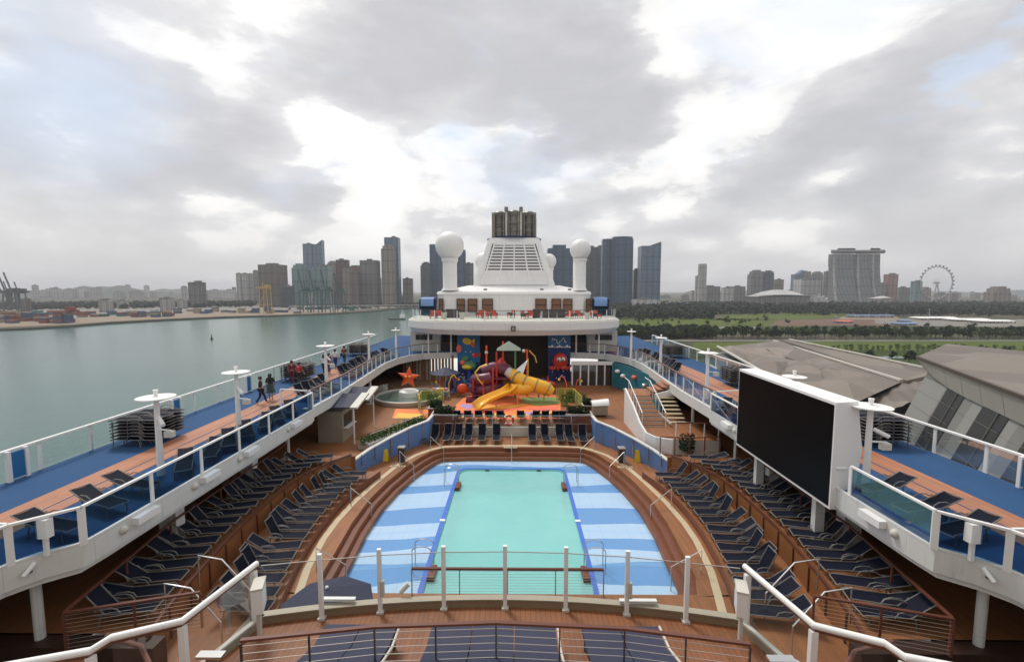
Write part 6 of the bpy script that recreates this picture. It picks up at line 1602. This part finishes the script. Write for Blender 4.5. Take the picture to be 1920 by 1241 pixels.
BL = [
 (352, 375, 529, 1300, 'grey_block', 'squat grey block standing alone behind the left quay', 'box'), (442, 450, 512, 1900, 'pale_block', 'first pale tower of the close cluster left of the brown block', 'box'),
 (454, 462, 512, 1900, 'pale_block', 'second pale tower of the close cluster left of the brown block', 'box'), (464, 473, 513, 1920, 'pale_block', 'third pale tower of the close cluster left of the brown block', 'box'),
 (474, 482, 507, 1850, 'grey_block', 'taller grey tower touching the left side of the brown block', 'box'), (483, 524, 496, 1350, 'brown_block', 'broad brown grey tower behind the yellow crane', 'box'),
 (525, 545, 536, 1300, 'dark_glass', 'low dark block right of the broad brown tower', 'box'), (546, 569, 494, 1500, 'teal_glass', 'pale teal glass block left of the twin towers', 'step'),
 (567, 585, 457, 1700, 'steel_glass', 'left one of the tall steel blue twin towers', 'box'), (586, 603, 458, 1700, 'steel_glass', 'right one of the tall steel blue twin towers with a tilted top', 'slant'),
 (585, 614, 499, 1500, 'teal_glass', 'pale glass block at the foot of the twin towers', 'box'), (612, 629, 489, 1600, 'tan_block', 'pale stepped tower right of the twin towers', 'step'),
 (629, 650, 487, 1450, 'maroon_block', 'dark maroon tower with a flat framed top', 'box'), (642, 658, 504, 1400, 'tan_block', 'short tan tower in front of the maroon one', 'box'),
 (652, 680, 500, 1500, 'pink_block', 'pinkish brown office block', 'box'), (655, 672, 509, 1380, 'brown_block', 'brown block in front of the pinkish office block', 'box'),
 (674, 706, 488, 1420, 'grey_block', 'wide ribbed grey tower right of the pinkish block', 'box'), (706, 713, 521, 1500, 'blue_glass', 'narrow low dark tower beside the tan tall tower', 'box'),
 (714, 737, 458, 1400, 'tan_block', 'tall slim tan tower with a stepped top', 'step'), (720, 746, 445, 1450, 'steel_glass', 'tall blue grey tower directly behind the slim tan one', 'box'),
 (755, 772, 522, 1500, 'tan_block', 'small beige tower standing alone left of the canopy deck', 'box'), (788, 807, 491, 1400, 'dark_glass', 'dark tower left of the largest radome', 'step'),
 (805, 832, 458, 1450, 'blue_glass', 'tall dark blue tower behind the largest radome', 'slant'), (852, 872, 470, 1450, 'blue_glass', 'dark tower showing right of the largest radome', 'round'),
 (873, 887, 493, 1500, 'grey_block', 'short grey tower left of the funnel', 'box'), (1021, 1075, 459, 1350, 'blue_glass', 'massive dark tower between the funnel and the right radome', 'step'),
 (1098, 1122, 463, 1400, 'dark_glass', 'dark tower right of the right radome', 'box'), (1121, 1133, 461, 1500, 'steel_glass', 'narrow lighter tower between two dark ones', 'box'),
 (1131, 1154, 450, 1380, 'blue_glass', 'left half of the tallest blue tower pair', 'round'), (1151, 1190, 447, 1350, 'blue_glass', 'tallest and widest dark blue glass tower', 'round'),
 (1189, 1199, 503, 1400, 'dark_glass', 'low dark slab at the side of the widest blue tower', 'step'), (1203, 1240, 461, 1350, 'steel_glass', 'blue glass tower with a slanted pointed top', 'slant'),
 (1306, 1315, 517, 2000, 'pale_block', 'lower shoulder beside the lone round topped tower', 'box'), (1313, 1327, 496, 1950, 'pale_block', 'lone tall pale tower with a round top', 'round'),
 (1326, 1351, 537, 2000, 'grey_block', 'wide low grey block right of the lone pale tower', 'box'), (1358, 1377, 539, 1900, 'white_block', 'white low block near the middle of the right skyline', 'box'),
 (1377, 1398, 537, 2000, 'grey_block', 'grey low block right of the white low block', 'box'), (1410, 1433, 506, 1800, 'grey_block', 'grey tower with a roof crane, left of a pair', 'step'),
 (1435, 1452, 507, 1800, 'dark_glass', 'dark grey tower, right of a pair', 'step'), (1454, 1470, 524, 1850, 'tan_block', 'short tan block beside the pair of grey towers', 'box'),
 (1490, 1506, 514, 2000, 'steel_glass', 'blue grey tower at the left of the group before the hotel', 'slant'), (1507, 1521, 509, 2000, 'grey_block', 'second tower of the group before the hotel', 'box'),
 (1503, 1540, 524, 1850, 'white_block', 'white framed block in front of the group beside the hotel', 'box'), (1527, 1544, 509, 2000, 'grey_block', 'third tower of the group before the hotel', 'step'),
 (1549, 1559, 509, 1900, 'grey_block', 'slim tower touching the hotel on its left', 'box'), (1650, 1663, 531, 1900, 'grey_block', 'short grey tower just right of the hotel', 'box'),
 (1667, 1685, 514, 1900, 'pink_block', 'tallest pale pink tower between the hotel and the wheel', 'box'), (1687, 1708, 539, 1950, 'grey_block', 'wide low block between the hotel and the wheel', 'box'),
 (1716, 1730, 527, 1800, 'teal_glass', 'teal tower left of the wheel', 'box'), (1732, 1747, 538, 1900, 'tan_block', 'tan tower behind the left rim of the wheel', 'step'),
 (1867, 1897, 537, 1500, 'tan_block', 'broad hazy block with a stepped roof at the far right', 'step')]
for r_ in BL:
    u0, u1, vt, D, m_, lab, cr = r_
    tower(u0, u1, vt, D, m_, lab, cr, vt2=(vt - 8 if cr == 'slant' else None))
tower(1192, 1238, 562, 1250, 'white_block', 'long low pale podium below the slanted blue tower', 'box', name='building')
g = random.Random(9); k = 0
for (ua, ub, n, va, vb, D0, D1) in [(60, 480, 34, 541, 556, 2000, 3200), (20, 340, 9, 558, 567, 1000, 1300), (480, 790, 12, 548, 562, 1500, 2200), (1242, 1560, 30, 544, 557, 2000, 3200), (1655, 1930, 14, 547, 556, 1900, 3000)]:
    us = sorted(g.uniform(ua, ub) for _ in range(n)); side = 'left' if ub < 800 else 'right'
    for i, u in enumerate(us):
        k += 1; wd = g.uniform(6, 20); m_ = g.choice(['pale_block', 'white_block', 'grey_block', 'tan_block', 'pale_block', 'brown_block'])
        if ub == 480 and i % 4 == 0: wd, = (g.uniform(5, 8),); v = g.uniform(534, 542)
        else: v = g.uniform(va, vb)
        tower(u - wd / 2, u + wd / 2, v, g.uniform(D0, D1), m_, '%s low %s block from the left, %s' % (nth(i + 1), DESC[m_], {60: 'far left skyline', 20: 'behind the left quay', 480: 'below the left towers', 1242: 'before the hotel towers', 1655: 'around the big wheel'}[ua]), 'box', name='low_building', grp='low buildings of the %s skyline' % side)
# slab hotel with a roof deck
ht = thing('hotel_towers', 'three curved hotel towers joined by a long boat shaped roof deck', 'building', (aty(1600, 560, 1700).x, 1700, 2))
def hp2(u): return aty(u, 545, 1700).x
ztop_ = aty(1600, 476, 1700).z
for k, (ut0, ut1, ub0, ub1) in enumerate([(1558, 1595, 1557, 1606), (1602, 1629, 1600, 1636), (1631, 1646, 1632, 1649)]):
    mb = MB(); n = 14
    for i in range(n + 1):
        t_ = i / n; e_ = (1 - t_) ** 2.2
        zz = 2 + (ztop_ - 2) * t_
        xl = hp2(ut0 + (ub0 - ut0) * e_ + 3 * math.sin(math.pi * min(t_ * 1.2, 1)) * (k < 2)); xr = hp2(ut1 + (ub1 - ut1) * e_)
        mb.v += [(xl, 1700 - 30 * e_, zz), (xr, 1700 - 30 * e_, zz), (xr, 1725, zz), (xl, 1725, zz)]
    for i in range(n):
        for j in range(4): a = 4 * i + j; b_ = 4 * i + (j + 1) % 4; mb.f.append((a, b_, b_ + 4, a + 4))
    mb.f.append((4 * n, 4 * n + 1, 4 * n + 2, 4 * n + 3)); mb.build('tower_slab', 'hotel', ht)
    fin = MB()
    for i in range(n):
        t_ = i / n; t2 = (i + 1) / n
        a = Vector((hp2(ut0 + (ub0 - ut0) * (1 - t_) ** 2.2 + (2 if k < 2 else 0)), 1698 - 30 * (1 - t_) ** 2.2, 2 + (ztop_ - 2) * t_)); c2 = Vector((hp2(ut0 + (ub0 - ut0) * (1 - t2) ** 2.2 + (2 if k < 2 else 0)), 1698 - 30 * (1 - t2) ** 2.2, 2 + (ztop_ - 2) * t2)); fin.bar(a, c2, 6, 6)
    fin.build('edge_fin', 'pale_block', ht)
xa, xb = hp2(1554), hp2(1651)
mb = MB(); n = 20
for i in range(n + 1):
    t_ = i / n; x = xa + (xb - xa) * t_; wd = 19 * max(math.sin(math.pi * min(max(t_, .03), .97)) ** .45, .25); yc = 1706 - 10 * (2 * t_ - 1) ** 2
    for j in range(8): a = 2 * math.pi * j / 8; mb.v.append((x, yc + wd * math.cos(a), ztop_ + 9 + (5.5 if math.sin(a) > 0 else 8.0) * math.sin(a)))
for i in range(n):
    for j in range(8): a = 8 * i + j; b_ = 8 * i + (j + 1) % 8; mb.f.append((a, b_, b_ + 8, a + 8))
mb.f += [tuple(range(8)), tuple(range(8 * n, 8 * n + 8))]
mb.build('roof_deck', 'grey_block', ht, True)
lm = MB(); 
for (ua, ub) in ((1568, 1600), (1630, 1645)):
    for _ in range(160): x = g.uniform(hp2(ua), hp2(ub)); leaves(lm, (x, 1704, ztop_ + 14.5), 3, 3, 6, 2, 2.2, g)
lm.build('roof_garden', 'leaf_far', ht)
MB().b2(hp2(1571), hp2(1592), 1700, 1712, ztop_ + 14, ztop_ + 19).build('roof_pavilion', 'dark_glass', ht)
# observation wheel
wc = aty(1756, 530, 1800); wr = 30 * 1800 / 850
wh = thing('observation_wheel', 'giant observation wheel with capsules round its rim', 'ferris wheel', (wc.x, 1800, 2))
rm = MB(); 
for rr_ in (wr, wr * .95): rm.tube([(wc.x + rr_ * math.cos(2 * math.pi * i / 56), 1800, wc.z + rr_ * math.sin(2 * math.pi * i / 56)) for i in range(57)], 1.1, 6, False)
rm.build('rim', 'white_block', wh)
spk = MB()
for i in range(28): a = 2 * math.pi * i / 28; spk.tube([(wc.x, 1800, wc.z), (wc.x + wr * .95 * math.cos(a), 1800, wc.z + wr * .95 * math.sin(a))], .22, 4)
spk.build('spoke', 'pale_block', wh)
for i in range(28): a = 2 * math.pi * (i + .5) / 28; MB().ball((wc.x + wr * 1.06 * math.cos(a), 1800, wc.z + wr * 1.06 * math.sin(a)), 2.9, 8, 6).build('capsule', 'dark_glass', wh, True)
MB().tube([(wc.x, 1790, wc.z), (wc.x, 1810, wc.z)], 4, 12).build('hub', 'white_block', wh, True)
for x in (-16, 16): MB().tube([(wc.x + x, 1795, 2), (wc.x, 1797, wc.z)], 2.0, 8).build('leg', 'white_block', wh)
# arena, lotus building, construction site
def lowroof(u0, u1, v0, v1, D, m_, lab, nm='hall', wallm='pale_block', depth=80):
    a, b2 = aty(u0, v0, D), aty(u1, v0, D); ze = aty(u0, v1, D).z
    r = thing(nm, lab, 'building', ((a.x + b2.x) / 2, D, 2))
    MB().b2(a.x, b2.x, D, D + depth, 2, ze).build('wall', wallm, r)
    n = 12; mb = MB()
    for i in range(n + 1):
        t_ = i / n; z = ze + (a.z - ze) * math.sin(math.pi * t_) ** .7; x = a.x - 4 + (b2.x - a.x + 8) * t_; mb.v += [(x, D - 5, ze + (z - ze) * .25), (x, D + depth * .4, z), (x, D + depth + 4, ze)]
    for i in range(n): k_ = 3 * i; mb.f += [(k_, k_ + 3, k_ + 4, k_ + 1), (k_ + 1, k_ + 4, k_ + 5, k_ + 2)]
    mb.build('roof', m_, r, True); return r
lowroof(1422, 1520, 543, 556, 1350, 'white_block', 'wide arena with a pale shallow roof left of the hotel', wallm='grey_block')
lowroof(1650, 1677, 555, 560, 1450, 'white_block', 'low white roofed hall at the foot of the hotel', depth=50)
lowroof(1240, 1300, 566, 570, 1400, 'grey_block', 'long low shed beyond the wood right of the slanted tower', depth=40)
lo = thing('petal_museum', 'white petal shaped building beside the arena', 'building', (aty(1535, 555, 1450).x, 1450, 2))
for i in range(7):
    a = math.pi * (.12 + .76 * i / 6); cxx = aty(1535, 560, 1450); L = 26 + 10 * math.sin(a)
    MB().tube([(cxx.x, 1450, 4), (cxx.x + L * .6 * math.cos(a), 1448, 6 + L * .4 * math.sin(a)), (cxx.x + L * 1.1 * math.cos(a), 1446, 6 + L * math.sin(a) * .95)], [5, 8, 2], 8).build('petal', 'white_block', lo, True)
for k, (u0, u1, v0, v1) in enumerate([(1727, 1800, 594, 600), (1795, 1862, 597, 603), (1840, 1905, 600, 606)]):
    a, b2 = at(u0, v1, 2.5), at(u1, v1, 2.5); r = thing('long_tent', '%s long white tent roof from the left on the building site' % nth(k + 1), 'tent', (a.x, a.y, 2.5))
    h_ = aty(u0, v0, a.y).z; MB().prism([(a.x, a.y), (b2.x, a.y), (b2.x, a.y + 26), (a.x, a.y + 26)], 5.5, h_ - .4, [(a.x + 2, a.y + 10), (b2.x - 2, a.y + 10), (b2.x - 2, a.y + 16), (a.x + 2, a.y + 16)]).build('roof', 'white_paint', r)
    for x in lin(a.x + 1, b2.x - 1, 8): MB().b2(x - .3, x + .3, a.y + .5, a.y + 1.1, 2.5, 5.5).build('leg', 'grey_block', r)
for k, (u0, u1, v0, v1, m_) in enumerate([(1592, 1676, 590, 596, 'blue_wall'), (1607, 1640, 586, 590, 'white_paint'), (1691, 1709, 600, 606, 'blue_wall'), (1680, 1720, 605, 610, 'awning_blue'), (1570, 1600, 601, 606, 'rubber_pink')]):
    a, b2 = at(u0, v1, 2.5), at(u1, v1, 2.5); z = aty(u0, v0, a.y).z; r = thing('site_shed', '%s low site shed from the left beyond the long tree row, %s' % (nth(k + 1), ('blue', 'white', 'blue', 'pale blue', 'reddish')[k]), 'shed', (a.x, a.y, 2.5))
    MB().b2(a.x, b2.x, a.y, a.y + 10, 2.5, z - 1).build('wall', 'white_block', r); MB().prism([(a.x - .5, a.y - .6), (b2.x + .5, a.y - .6), (b2.x + .5, a.y + 10.6), (a.x - .5, a.y + 10.6)], z - 1, z, [(a.x, a.y + 4), (b2.x, a.y + 4), (b2.x, a.y + 6), (a.x, a.y + 6)]).build('roof', m_, r)
for k, (u, v) in enumerate([(1742, 580), (1568, 592), (1398, 590), (1740, 598)]):
    p = at(u, v + 14, 2.5); r = thing('flood_mast', '%s thin pale lighting mast from the left on the parkland' % nth(k + 1), 'lamp post', (p.x, p.y, 2.5)); MB().tube([(p.x, p.y, 2.5), (p.x, p.y, aty(u, v, p.y).z)], .5, 6).build('pole', 'pale_block', r); MB().box(p.x, p.y, aty(u, v, p.y).z, 3, 1, 1).build('lamp_head', 'white_block', r)

# left port
mat('container_red', (.22, .07, .05), .7, var=.3, vs=.1); mat('container_blue', (.05, .09, .16), .7, var=.3, vs=.1); mat('container_green', (.05, .13, .11), .7, var=.3, vs=.1); mat('container_tan', (.30, .24, .16), .7, var=.3, vs=.1)
mat('terminal_mullion', (.16, .155, .14), .5); mat('crane_teal', (.035, .10, .095), .6); mat('crane_yellow', (.45, .31, .10), .6); mat('crane_grey', (.10, .115, .12), .6)
gp_ = random.Random(4); k = 0
for (ua, ub, v, n, ch_) in [(-20, 135, 603, 20, ('container_red', 'container_red', 'container_tan', 'container_blue')), (-10, 330, 592, 24, ('container_red', 'container_tan', 'container_blue', 'container_green')), (330, 560, 586, 16, ('container_blue', 'container_blue', 'container_tan')), (560, 700, 579, 12, ('container_green', 'container_blue'))]:
    for i in range(n):
        k += 1; u = ua + (ub - ua) * (i + gp_.uniform(.1, .9)) / n; p = at(u, v + gp_.uniform(-3, 3), 2.3); nst_ = gp_.randint(2, 6 if ua < 0 and v > 600 else 4); m_ = gp_.choice(ch_)
        r = thing('container_stack', '%s %s container stack from the left, %s' % (nth(i + 1), m_.split('_')[1], {603: 'front row by the left quay', 592: 'row behind the sandy strip', 586: 'near the yellow crane', 579: 'below the teal cranes'}[v]), 'containers', (p.x, p.y, 2.3), 'container stacks on the left quay')
        for j in range(nst_): MB().box(p.x + gp_.uniform(-.4, .4), p.y, 2.3 + 2.6 * j + 1.28, 12.2, 9, 2.5).build('container', m_ if gp_.random() < .6 else gp_.choice(ch_), r)
for k, (u, v, w_, h_) in enumerate([(235, 590, 12, 8), (250, 590, 10, 9), (290, 586, 14, 7), (265, 587, 9, 6)]):
    p = at(u, v, 2.3); r = thing('storage_tank', '%s pale storage tank from the left on the sandy quay' % nth(k + 1), 'tank', (p.x, p.y, 2.3))
    MB().tube([(p.x, p.y, 2.3), (p.x, p.y, 2.3 + h_)], w_ * .55, 18).build('shell', 'white_block', r, True); MB().lathe([(w_ * .56, h_), (.1, h_ + 1.2)], (p.x, p.y, 2.3), 18).build('roof', 'pale_block', r, True)
def crane(u, v, vt, m_, lab, boomup=True, sc=1.0):
    p = at(u, v, 2.3); H = aty(u, vt, p.y).z - 2.3; r = thing('quay_crane', lab, 'crane', (p.x, p.y, 2.3)); x, y, z = p.x, p.y, 2.3; hb = H * (.52 if boomup else .8); w_ = 9 * sc
    for dx in (-w_, w_):
        for dy in (0, 16): MB().bar((x + dx, y + dy, z), (x + dx * .8, y + dy, z + hb), 1.6, 1.6).build('leg', m_, r)
    fr2 = MB()
    for dy in (0, 16): fr2.bar((x - w_, y + dy, z + hb * .35), (x + w_, y + dy, z + hb * .35), 1.4, 1.8); fr2.bar((x - w_, y + dy, z + hb), (x + w_, y + dy, z + hb), 1.8, 2.4)
    fr2.bar((x - w_, y, z + hb * .35), (x + w_ * .8, y, z + hb), .9, .9); fr2.build('portal_frame', m_, r)
    MB().bar((x, y + 30, z + hb + 2), (x, y - 2, z + hb + 2), 4, 3).build('girder', m_, r)
    if boomup: MB().bar((x, y - 2, z + hb + 2), (x - 6, y - 8, z + H), 2.6, 2.6).build('boom', m_, r); MB().bar((x, y + 10, z + hb), (x, y + 4, z + hb + (H - hb) * .55), 1.4, 1.4).build('mast', m_, r)
    else: MB().bar((x - 14, y - 2, z + hb + 2), (x + 14, y - 2, z + hb + 2), 3, 3).build('boom', m_, r); MB().bar((x, y, z + hb), (x, y, z + H), 1.4, 1.4).build('mast', m_, r)
    MB().box(x, y + 18, z + hb + 6, 8, 10, 5).build('machine_house', m_, r)
for k, (u, vt) in enumerate([(570, 508), (590, 507), (612, 507), (636, 512)]): crane(u, 586, vt, 'crane_teal', '%s of the four dark teal quay cranes with raised booms' % nth(k + 1))
crane(495, 588, 529, 'crane_yellow', 'yellow quay crane in front of the broad brown tower', False)
for k, (u, vt) in enumerate([(4, 510), (12, 509), (24, 511)]): crane(u + 4, 590, vt, 'crane_grey', '%s grey crane boom from the left at the far left edge' % nth(k + 1))
crane(112, 606, 582, 'container_red', 'small red crane at the left quay edge', False, .5)
# expressway on stilts behind the quay
p0_, p1_ = at(655, 581, 2.3), at(800, 577, 2.3); vd = thing('viaduct', 'pale elevated road on many piers behind the left quay', 'bridge', (p0_.x, p0_.y, 2.3))
MB().bar((p0_.x - 150, p0_.y, 11), (p1_.x + 60, p1_.y, 11), 12, 2.2).build('road_deck', 'pale_block', vd)
for i in range(16):
    q_ = Vector((p0_.x - 150, p0_.y, 0)).lerp(Vector((p1_.x + 60, p1_.y, 0)), i / 15); MB().b2(q_.x - 1.5, q_.x + 1.5, q_.y - 3, q_.y + 3, 2.2, 9.9).build('pier', 'pale_block', vd)
# buoy and boat
p = at(397, 636, 0); r = thing('buoy', 'small dark channel buoy alone on the water', 'buoy', (p.x, p.y, 0)); MB().lathe([(1.4, -.3), (1.5, .8), (.7, 1.2), (.35, 4.2), (.01, 4.4)], (p.x, p.y, 0), 12).build('float', 'dark_metal', r, True); MB().ball((p.x, p.y, 4.6), .5, 8, 6).build('lamp', 'dark_metal', r)
p = at(745, 599, 0); r = thing('work_boat', 'dark work boat with a white cabin beyond the left railing', 'boat', (p.x, p.y, 0)); 
MB().prism([(p.x - 16, p.y), (p.x - 12, p.y - 4), (p.x + 14, p.y - 4), (p.x + 14, p.y + 4), (p.x - 12, p.y + 4)], -.3, 2.2).build('hull', 'dark_metal', r); MB().b2(p.x + 5, p.x + 13, p.y - 3, p.y + 3, 2.2, 8.5).build('cabin', 'white_paint', r); MB().tube([(p.x + 8, p.y, 8.5), (p.x + 8, p.y, 13)], .25, 6).build('mast', 'white_paint', r)
# hills
def hill(u0, u1, vt, D, name='hills'):
    a, b2 = aty(u0, vt, D), aty(u1, vt, D); n = 40; mb = MB(); g = random.Random(u0)
    ph_ = [g.random() * 6 for _ in range(4)]
    for i in range(n + 1):
        t_ = i / n; h = (a.z - 2) * (math.sin(math.pi * t_) ** .6) * (.78 + .1 * math.sin(9 * t_ + ph_[0]) + .08 * math.sin(23 * t_ + ph_[1]) + .04 * math.sin(51 * t_ + ph_[2])); x = a.x + (b2.x - a.x) * t_
        mb.v += [(x, D - 300, 2), (x, D, 2 + h), (x, D + 400, 2)]
    for i in range(n): k_ = 3 * i; mb.f += [(k_, k_ + 3, k_ + 4, k_ + 1), (k_ + 1, k_ + 4, k_ + 5, k_ + 2)]
    structure(name, mb, 'leaf_far', True)
hill(40, 330, 533, 3600); hill(-200, 130, 537, 3000); hill(225, 480, 539, 4500); hill(1240, 1900, 541, 6000); hill(1780, 2300, 538, 5000)
# ================================================================ cruise terminal beside the ship
m, t, b = principled('terminal_roof')
o_ = t.n('ShaderNodeTexCoord').outputs['Object']; s_ = t.n('ShaderNodeSeparateXYZ'); t.l(o_, s_.inputs[0])
ln_ = t.m('LESS_THAN', t.m('FRACT', t.m('DIVIDE', t.m('ADD', s_.outputs[0], t.m('MULTIPLY', s_.outputs[1], .35)), 2.2)), .10)
n_ = t.noise(o_, .05, 5, .6); g_ = t.n('ShaderNodeNewGeometry')
vo = t.n('ShaderNodeTexVoronoi'); vo.inputs['Scale'].default_value = .045; t.l(o_, vo.inputs['Vector'])
vo2 = t.n('ShaderNodeSeparateXYZ'); t.l(vo.outputs['Color'], vo2.inputs[0])
c_ = t.mix(t.m('ADD', t.m('MULTIPLY', vo2.outputs[0], .65), t.m('MULTIPLY', n_, .45), clamp=True), (.085, .068, .054), (.25, .208, .17)); c_ = t.mix(t.m('MULTIPLY', ln_, .35), c_, (.10, .08, .06))
t.l(c_, b.inputs['Base Color']); b.inputs['Roughness'].default_value = .6
facade('terminal_cladding', (.20, .20, .185), (.16, .155, .145), 3.2, 12, .06, 1.1, .5)
mat('terminal_panel', (0.352, 0.336, 0.308), .5, var=.08, vs=.3); mat('terminal_glass', (.012, .013, .012), .4, var=.2, vs=.3); mat('bronze_trim', (.07, .05, .035), .5)
tm = thing('cruise_terminal', 'low cruise terminal with wide folded brown grey roofs beside the ship', 'building', (110, 160, 2))
def uvp(u, v, z): return at(u, v, z)
g = random.Random(17)
cor = [uvp(1345, 651, 24), uvp(1450, 640, 24), uvp(1690, 716, 24), uvp(1560, 775, 22)]     # left-near, far-left, far-right, near
nx, ny = 9, 7; mb = MB()
for i in range(nx + 1):
    for j in range(ny + 1):
        p = cor[0].lerp(cor[1], j / ny).lerp(cor[3].lerp(cor[2], j / ny), i / nx); edge = i in (0, nx) or j in (0, ny)
        mb.v.append((p.x + (0 if edge else g.uniform(-3, 3)), p.y + (0 if edge else g.uniform(-4, 4)), p.z + (0 if edge else g.uniform(-1.6, 2.0))))
for i in range(nx):
    for j in range(ny):
        a = i * (ny + 1) + j; q4 = (a, a + 1, a + ny + 2, a + ny + 1)
        if g.random() < .5: mb.f += [(q4[0], q4[1], q4[2]), (q4[0], q4[2], q4[3])]
        else: mb.f += [(q4[0], q4[1], q4[3]), (q4[1], q4[2], q4[3])]
flipup(mb).build('folded_roof', 'terminal_roof', tm)
pr = [(c.x, c.y) for c in cor]; MB().prism(pr, 2, 21.5).build('body_wall', 'terminal_cladding', tm)
for a, b2 in ((cor[1], cor[2]), (cor[0], cor[3])):
    q_ = MB().bar(a + Vector((0, 0, .5)), b2 + Vector((0, 0, .5)), .8, .6).build('roof_edge', 'off_white', tm)
c1 = [uvp(1462, 634, 25), uvp(1480, 636, 25), uvp(1765, 700, 24), uvp(1700, 716, 24)]
MB().prism([(c.x, c.y) for c in c1], 22.5, 24.4).build('side_roof', 'terminal_roof', tm); MB().bar(c1[1] + Vector((0, 0, .1)), c1[2] + Vector((0, 0, .8)), .7, .5).build('roof_edge', 'off_white', tm)
# ribbed shell roof
mb = MB(); A0, A1, B0, B1 = uvp(1603, 722, 21), uvp(1668, 772, 21), uvp(1722, 688, 21), uvp(1800, 762, 21); n = 16
for i in range(n + 1):
    t_ = i / n; pa, pb = A0.lerp(A1, t_), B0.lerp(B1, t_)
    for j in range(13): s2 = j / 12; p = pa.lerp(pb, s2); mb.v.append((p.x, p.y, p.z + 2.5 * math.sin(math.pi * s2 * .9) + (.35 if j % 2 else 0)))
for i in range(n):
    for j in range(12): a = i * 13 + j; mb.f.append((a, a + 1, a + 14, a + 13))
flipup(mb).build('ribbed_roof', 'terminal_roof', tm)
MB().prism([(p.x, p.y) for p in (A0, B0, B1, A1)], 2, 20.2).build('body_wall', 'terminal_cladding', tm)
lowp = [uvp(1560, 745, 16), uvp(1640, 735, 16), uvp(1790, 800, 16), uvp(1800, 900, 16), uvp(1700, 880, 16), uvp(1590, 790, 16)]
MB().prism([(p.x, p.y) for p in lowp], 2, 16).build('lower_block', 'terminal_roof', tm)
# hangar like wing with a leaning front and dark glass strips
wg = thing('terminal_wing', 'pale leaning terminal wing with dark slanted glazing and a thick eave', 'building', (80, 80, 2))
e0, e1 = uvp(1720, 670, 35), uvp(1990, 772, 35)                        # roof edge
far0, far1 = Vector((e0.x + 30, e0.y + 25, 35.5)), Vector((e1.x + 70, e1.y + 10, 36))
dirx = (e1 - e0).normalized(); out = Vector((-abs(dirx.y), -abs(dirx.x) * (1 if dirx.x < 0 else -1), 0)); 
nrm = Vector((dirx.y, -dirx.x, 0)); nrm = nrm if nrm.x < 0 else -nrm
MB().prism([(e0.x, e0.y), (e1.x, e1.y), (far1.x, far1.y), (far0.x, far0.y)], 34.6, 35.2).build('roof', 'terminal_roof', wg)
MB().bar(e0 + Vector((0, 0, .1)), e1 + Vector((0, 0, .1)), .6, .5).build('roof_trim', 'bronze_trim', wg)
def ev(p, dz, inn): q_ = p - nrm * inn; return Vector((q_.x, q_.y, 35 + dz))
mb = MB(); NN = 7
for i in range(NN):
    a, b2 = e0.lerp(e1, i / NN), e0.lerp(e1, (i + .985) / NN); dz = -4.2 + 2.4 * (1 - min(i, 3) / 3) ** 2; dz2 = -4.2 + 2.4 * (1 - min(i + 1, 3) / 3) ** 2
    mb.add([ev(a, -.25, .1), ev(b2, -.25, .1), ev(b2, dz2, .8), ev(a, dz, .8)], [(0, 1, 2, 3)])
mb.build('eave_panel', 'terminal_panel', wg)
mb = MB(); i0, i1 = e0.lerp(e1, .02), e1
mb.add([ev(i0, -.3, 2.6), ev(i1, -.3, 2.6), ev(i1, -26, -6), ev(i0, -26, -6), ev(i0, -.3, 4.2), ev(i1, -.3, 4.2), ev(i1, -26, 4), ev(i0, -26, 4)], [(0, 1, 2, 3), (4, 7, 6, 5), (0, 3, 7, 4), (1, 5, 6, 2), (3, 2, 6, 7)])
mb.build('leaning_wall', 'terminal_cladding', wg)
for k, (a_, b_) in enumerate(((.27, .42), (.56, .72), (.84, .97))):
    def wp_(t_, z, o_=.12):  # point on the leaning wall
        s2 = (z + .3) / -25.7; return ev(e0.lerp(e1, t_), z, 2.6 - 8.6 * s2 - o_)
    gl_ = MB().add([wp_(a_ + .0, -2.8), wp_(b_, -2.8), wp_(b_ - .02, -24), wp_(a_ - .02, -24)], [(0, 1, 2, 3)]).build('glazing', 'terminal_glass', wg)
    mn = MB()
    for z in range(-4, -24, -3): mn.bar(wp_(a_, z, .2), wp_(b_ - .01, z, .2), .07, .07)
    mn.bar(wp_(a_ * .35 + b_ * .65, -2.8, .2), wp_(a_ * .35 + b_ * .65 - .02, -24, .2), .15, .15); mn.build('mullion', 'terminal_mullion', gl_)
YS = -.9
# ================================================================ fill: risers between levels at the ends of the terraces
for s in (-1, 1):
    structure('terrace_end_wall', MB().b2(s * 8.9, s * 15.5, 25.97, 26.05, C, A - .002), 'teak_wall')
YS = 0.0
# ================================================================ haze
hzm = bpy.data.materials.new('haze'); hzm.use_nodes = True; hzm.node_tree.nodes.clear(); MATS['haze'] = hzm
t = NT(hzm.node_tree); pv = t.n('ShaderNodeVolumePrincipled'); pv.inputs['Color'].default_value = (.93, .95, 1, 1); pv.inputs['Density'].default_value = .00011; pv.inputs['Anisotropy'].default_value = .1
t.l(pv.outputs[0], t.n('ShaderNodeOutputMaterial').inputs['Volume'])
hb_ = MB().b2(-14500, 14500, -600, 16000, -3, 290).build('haze', 'haze', None, kind='stuff'); tag(hb_, 'thin pale sea haze over the harbour and the city', 'haze')
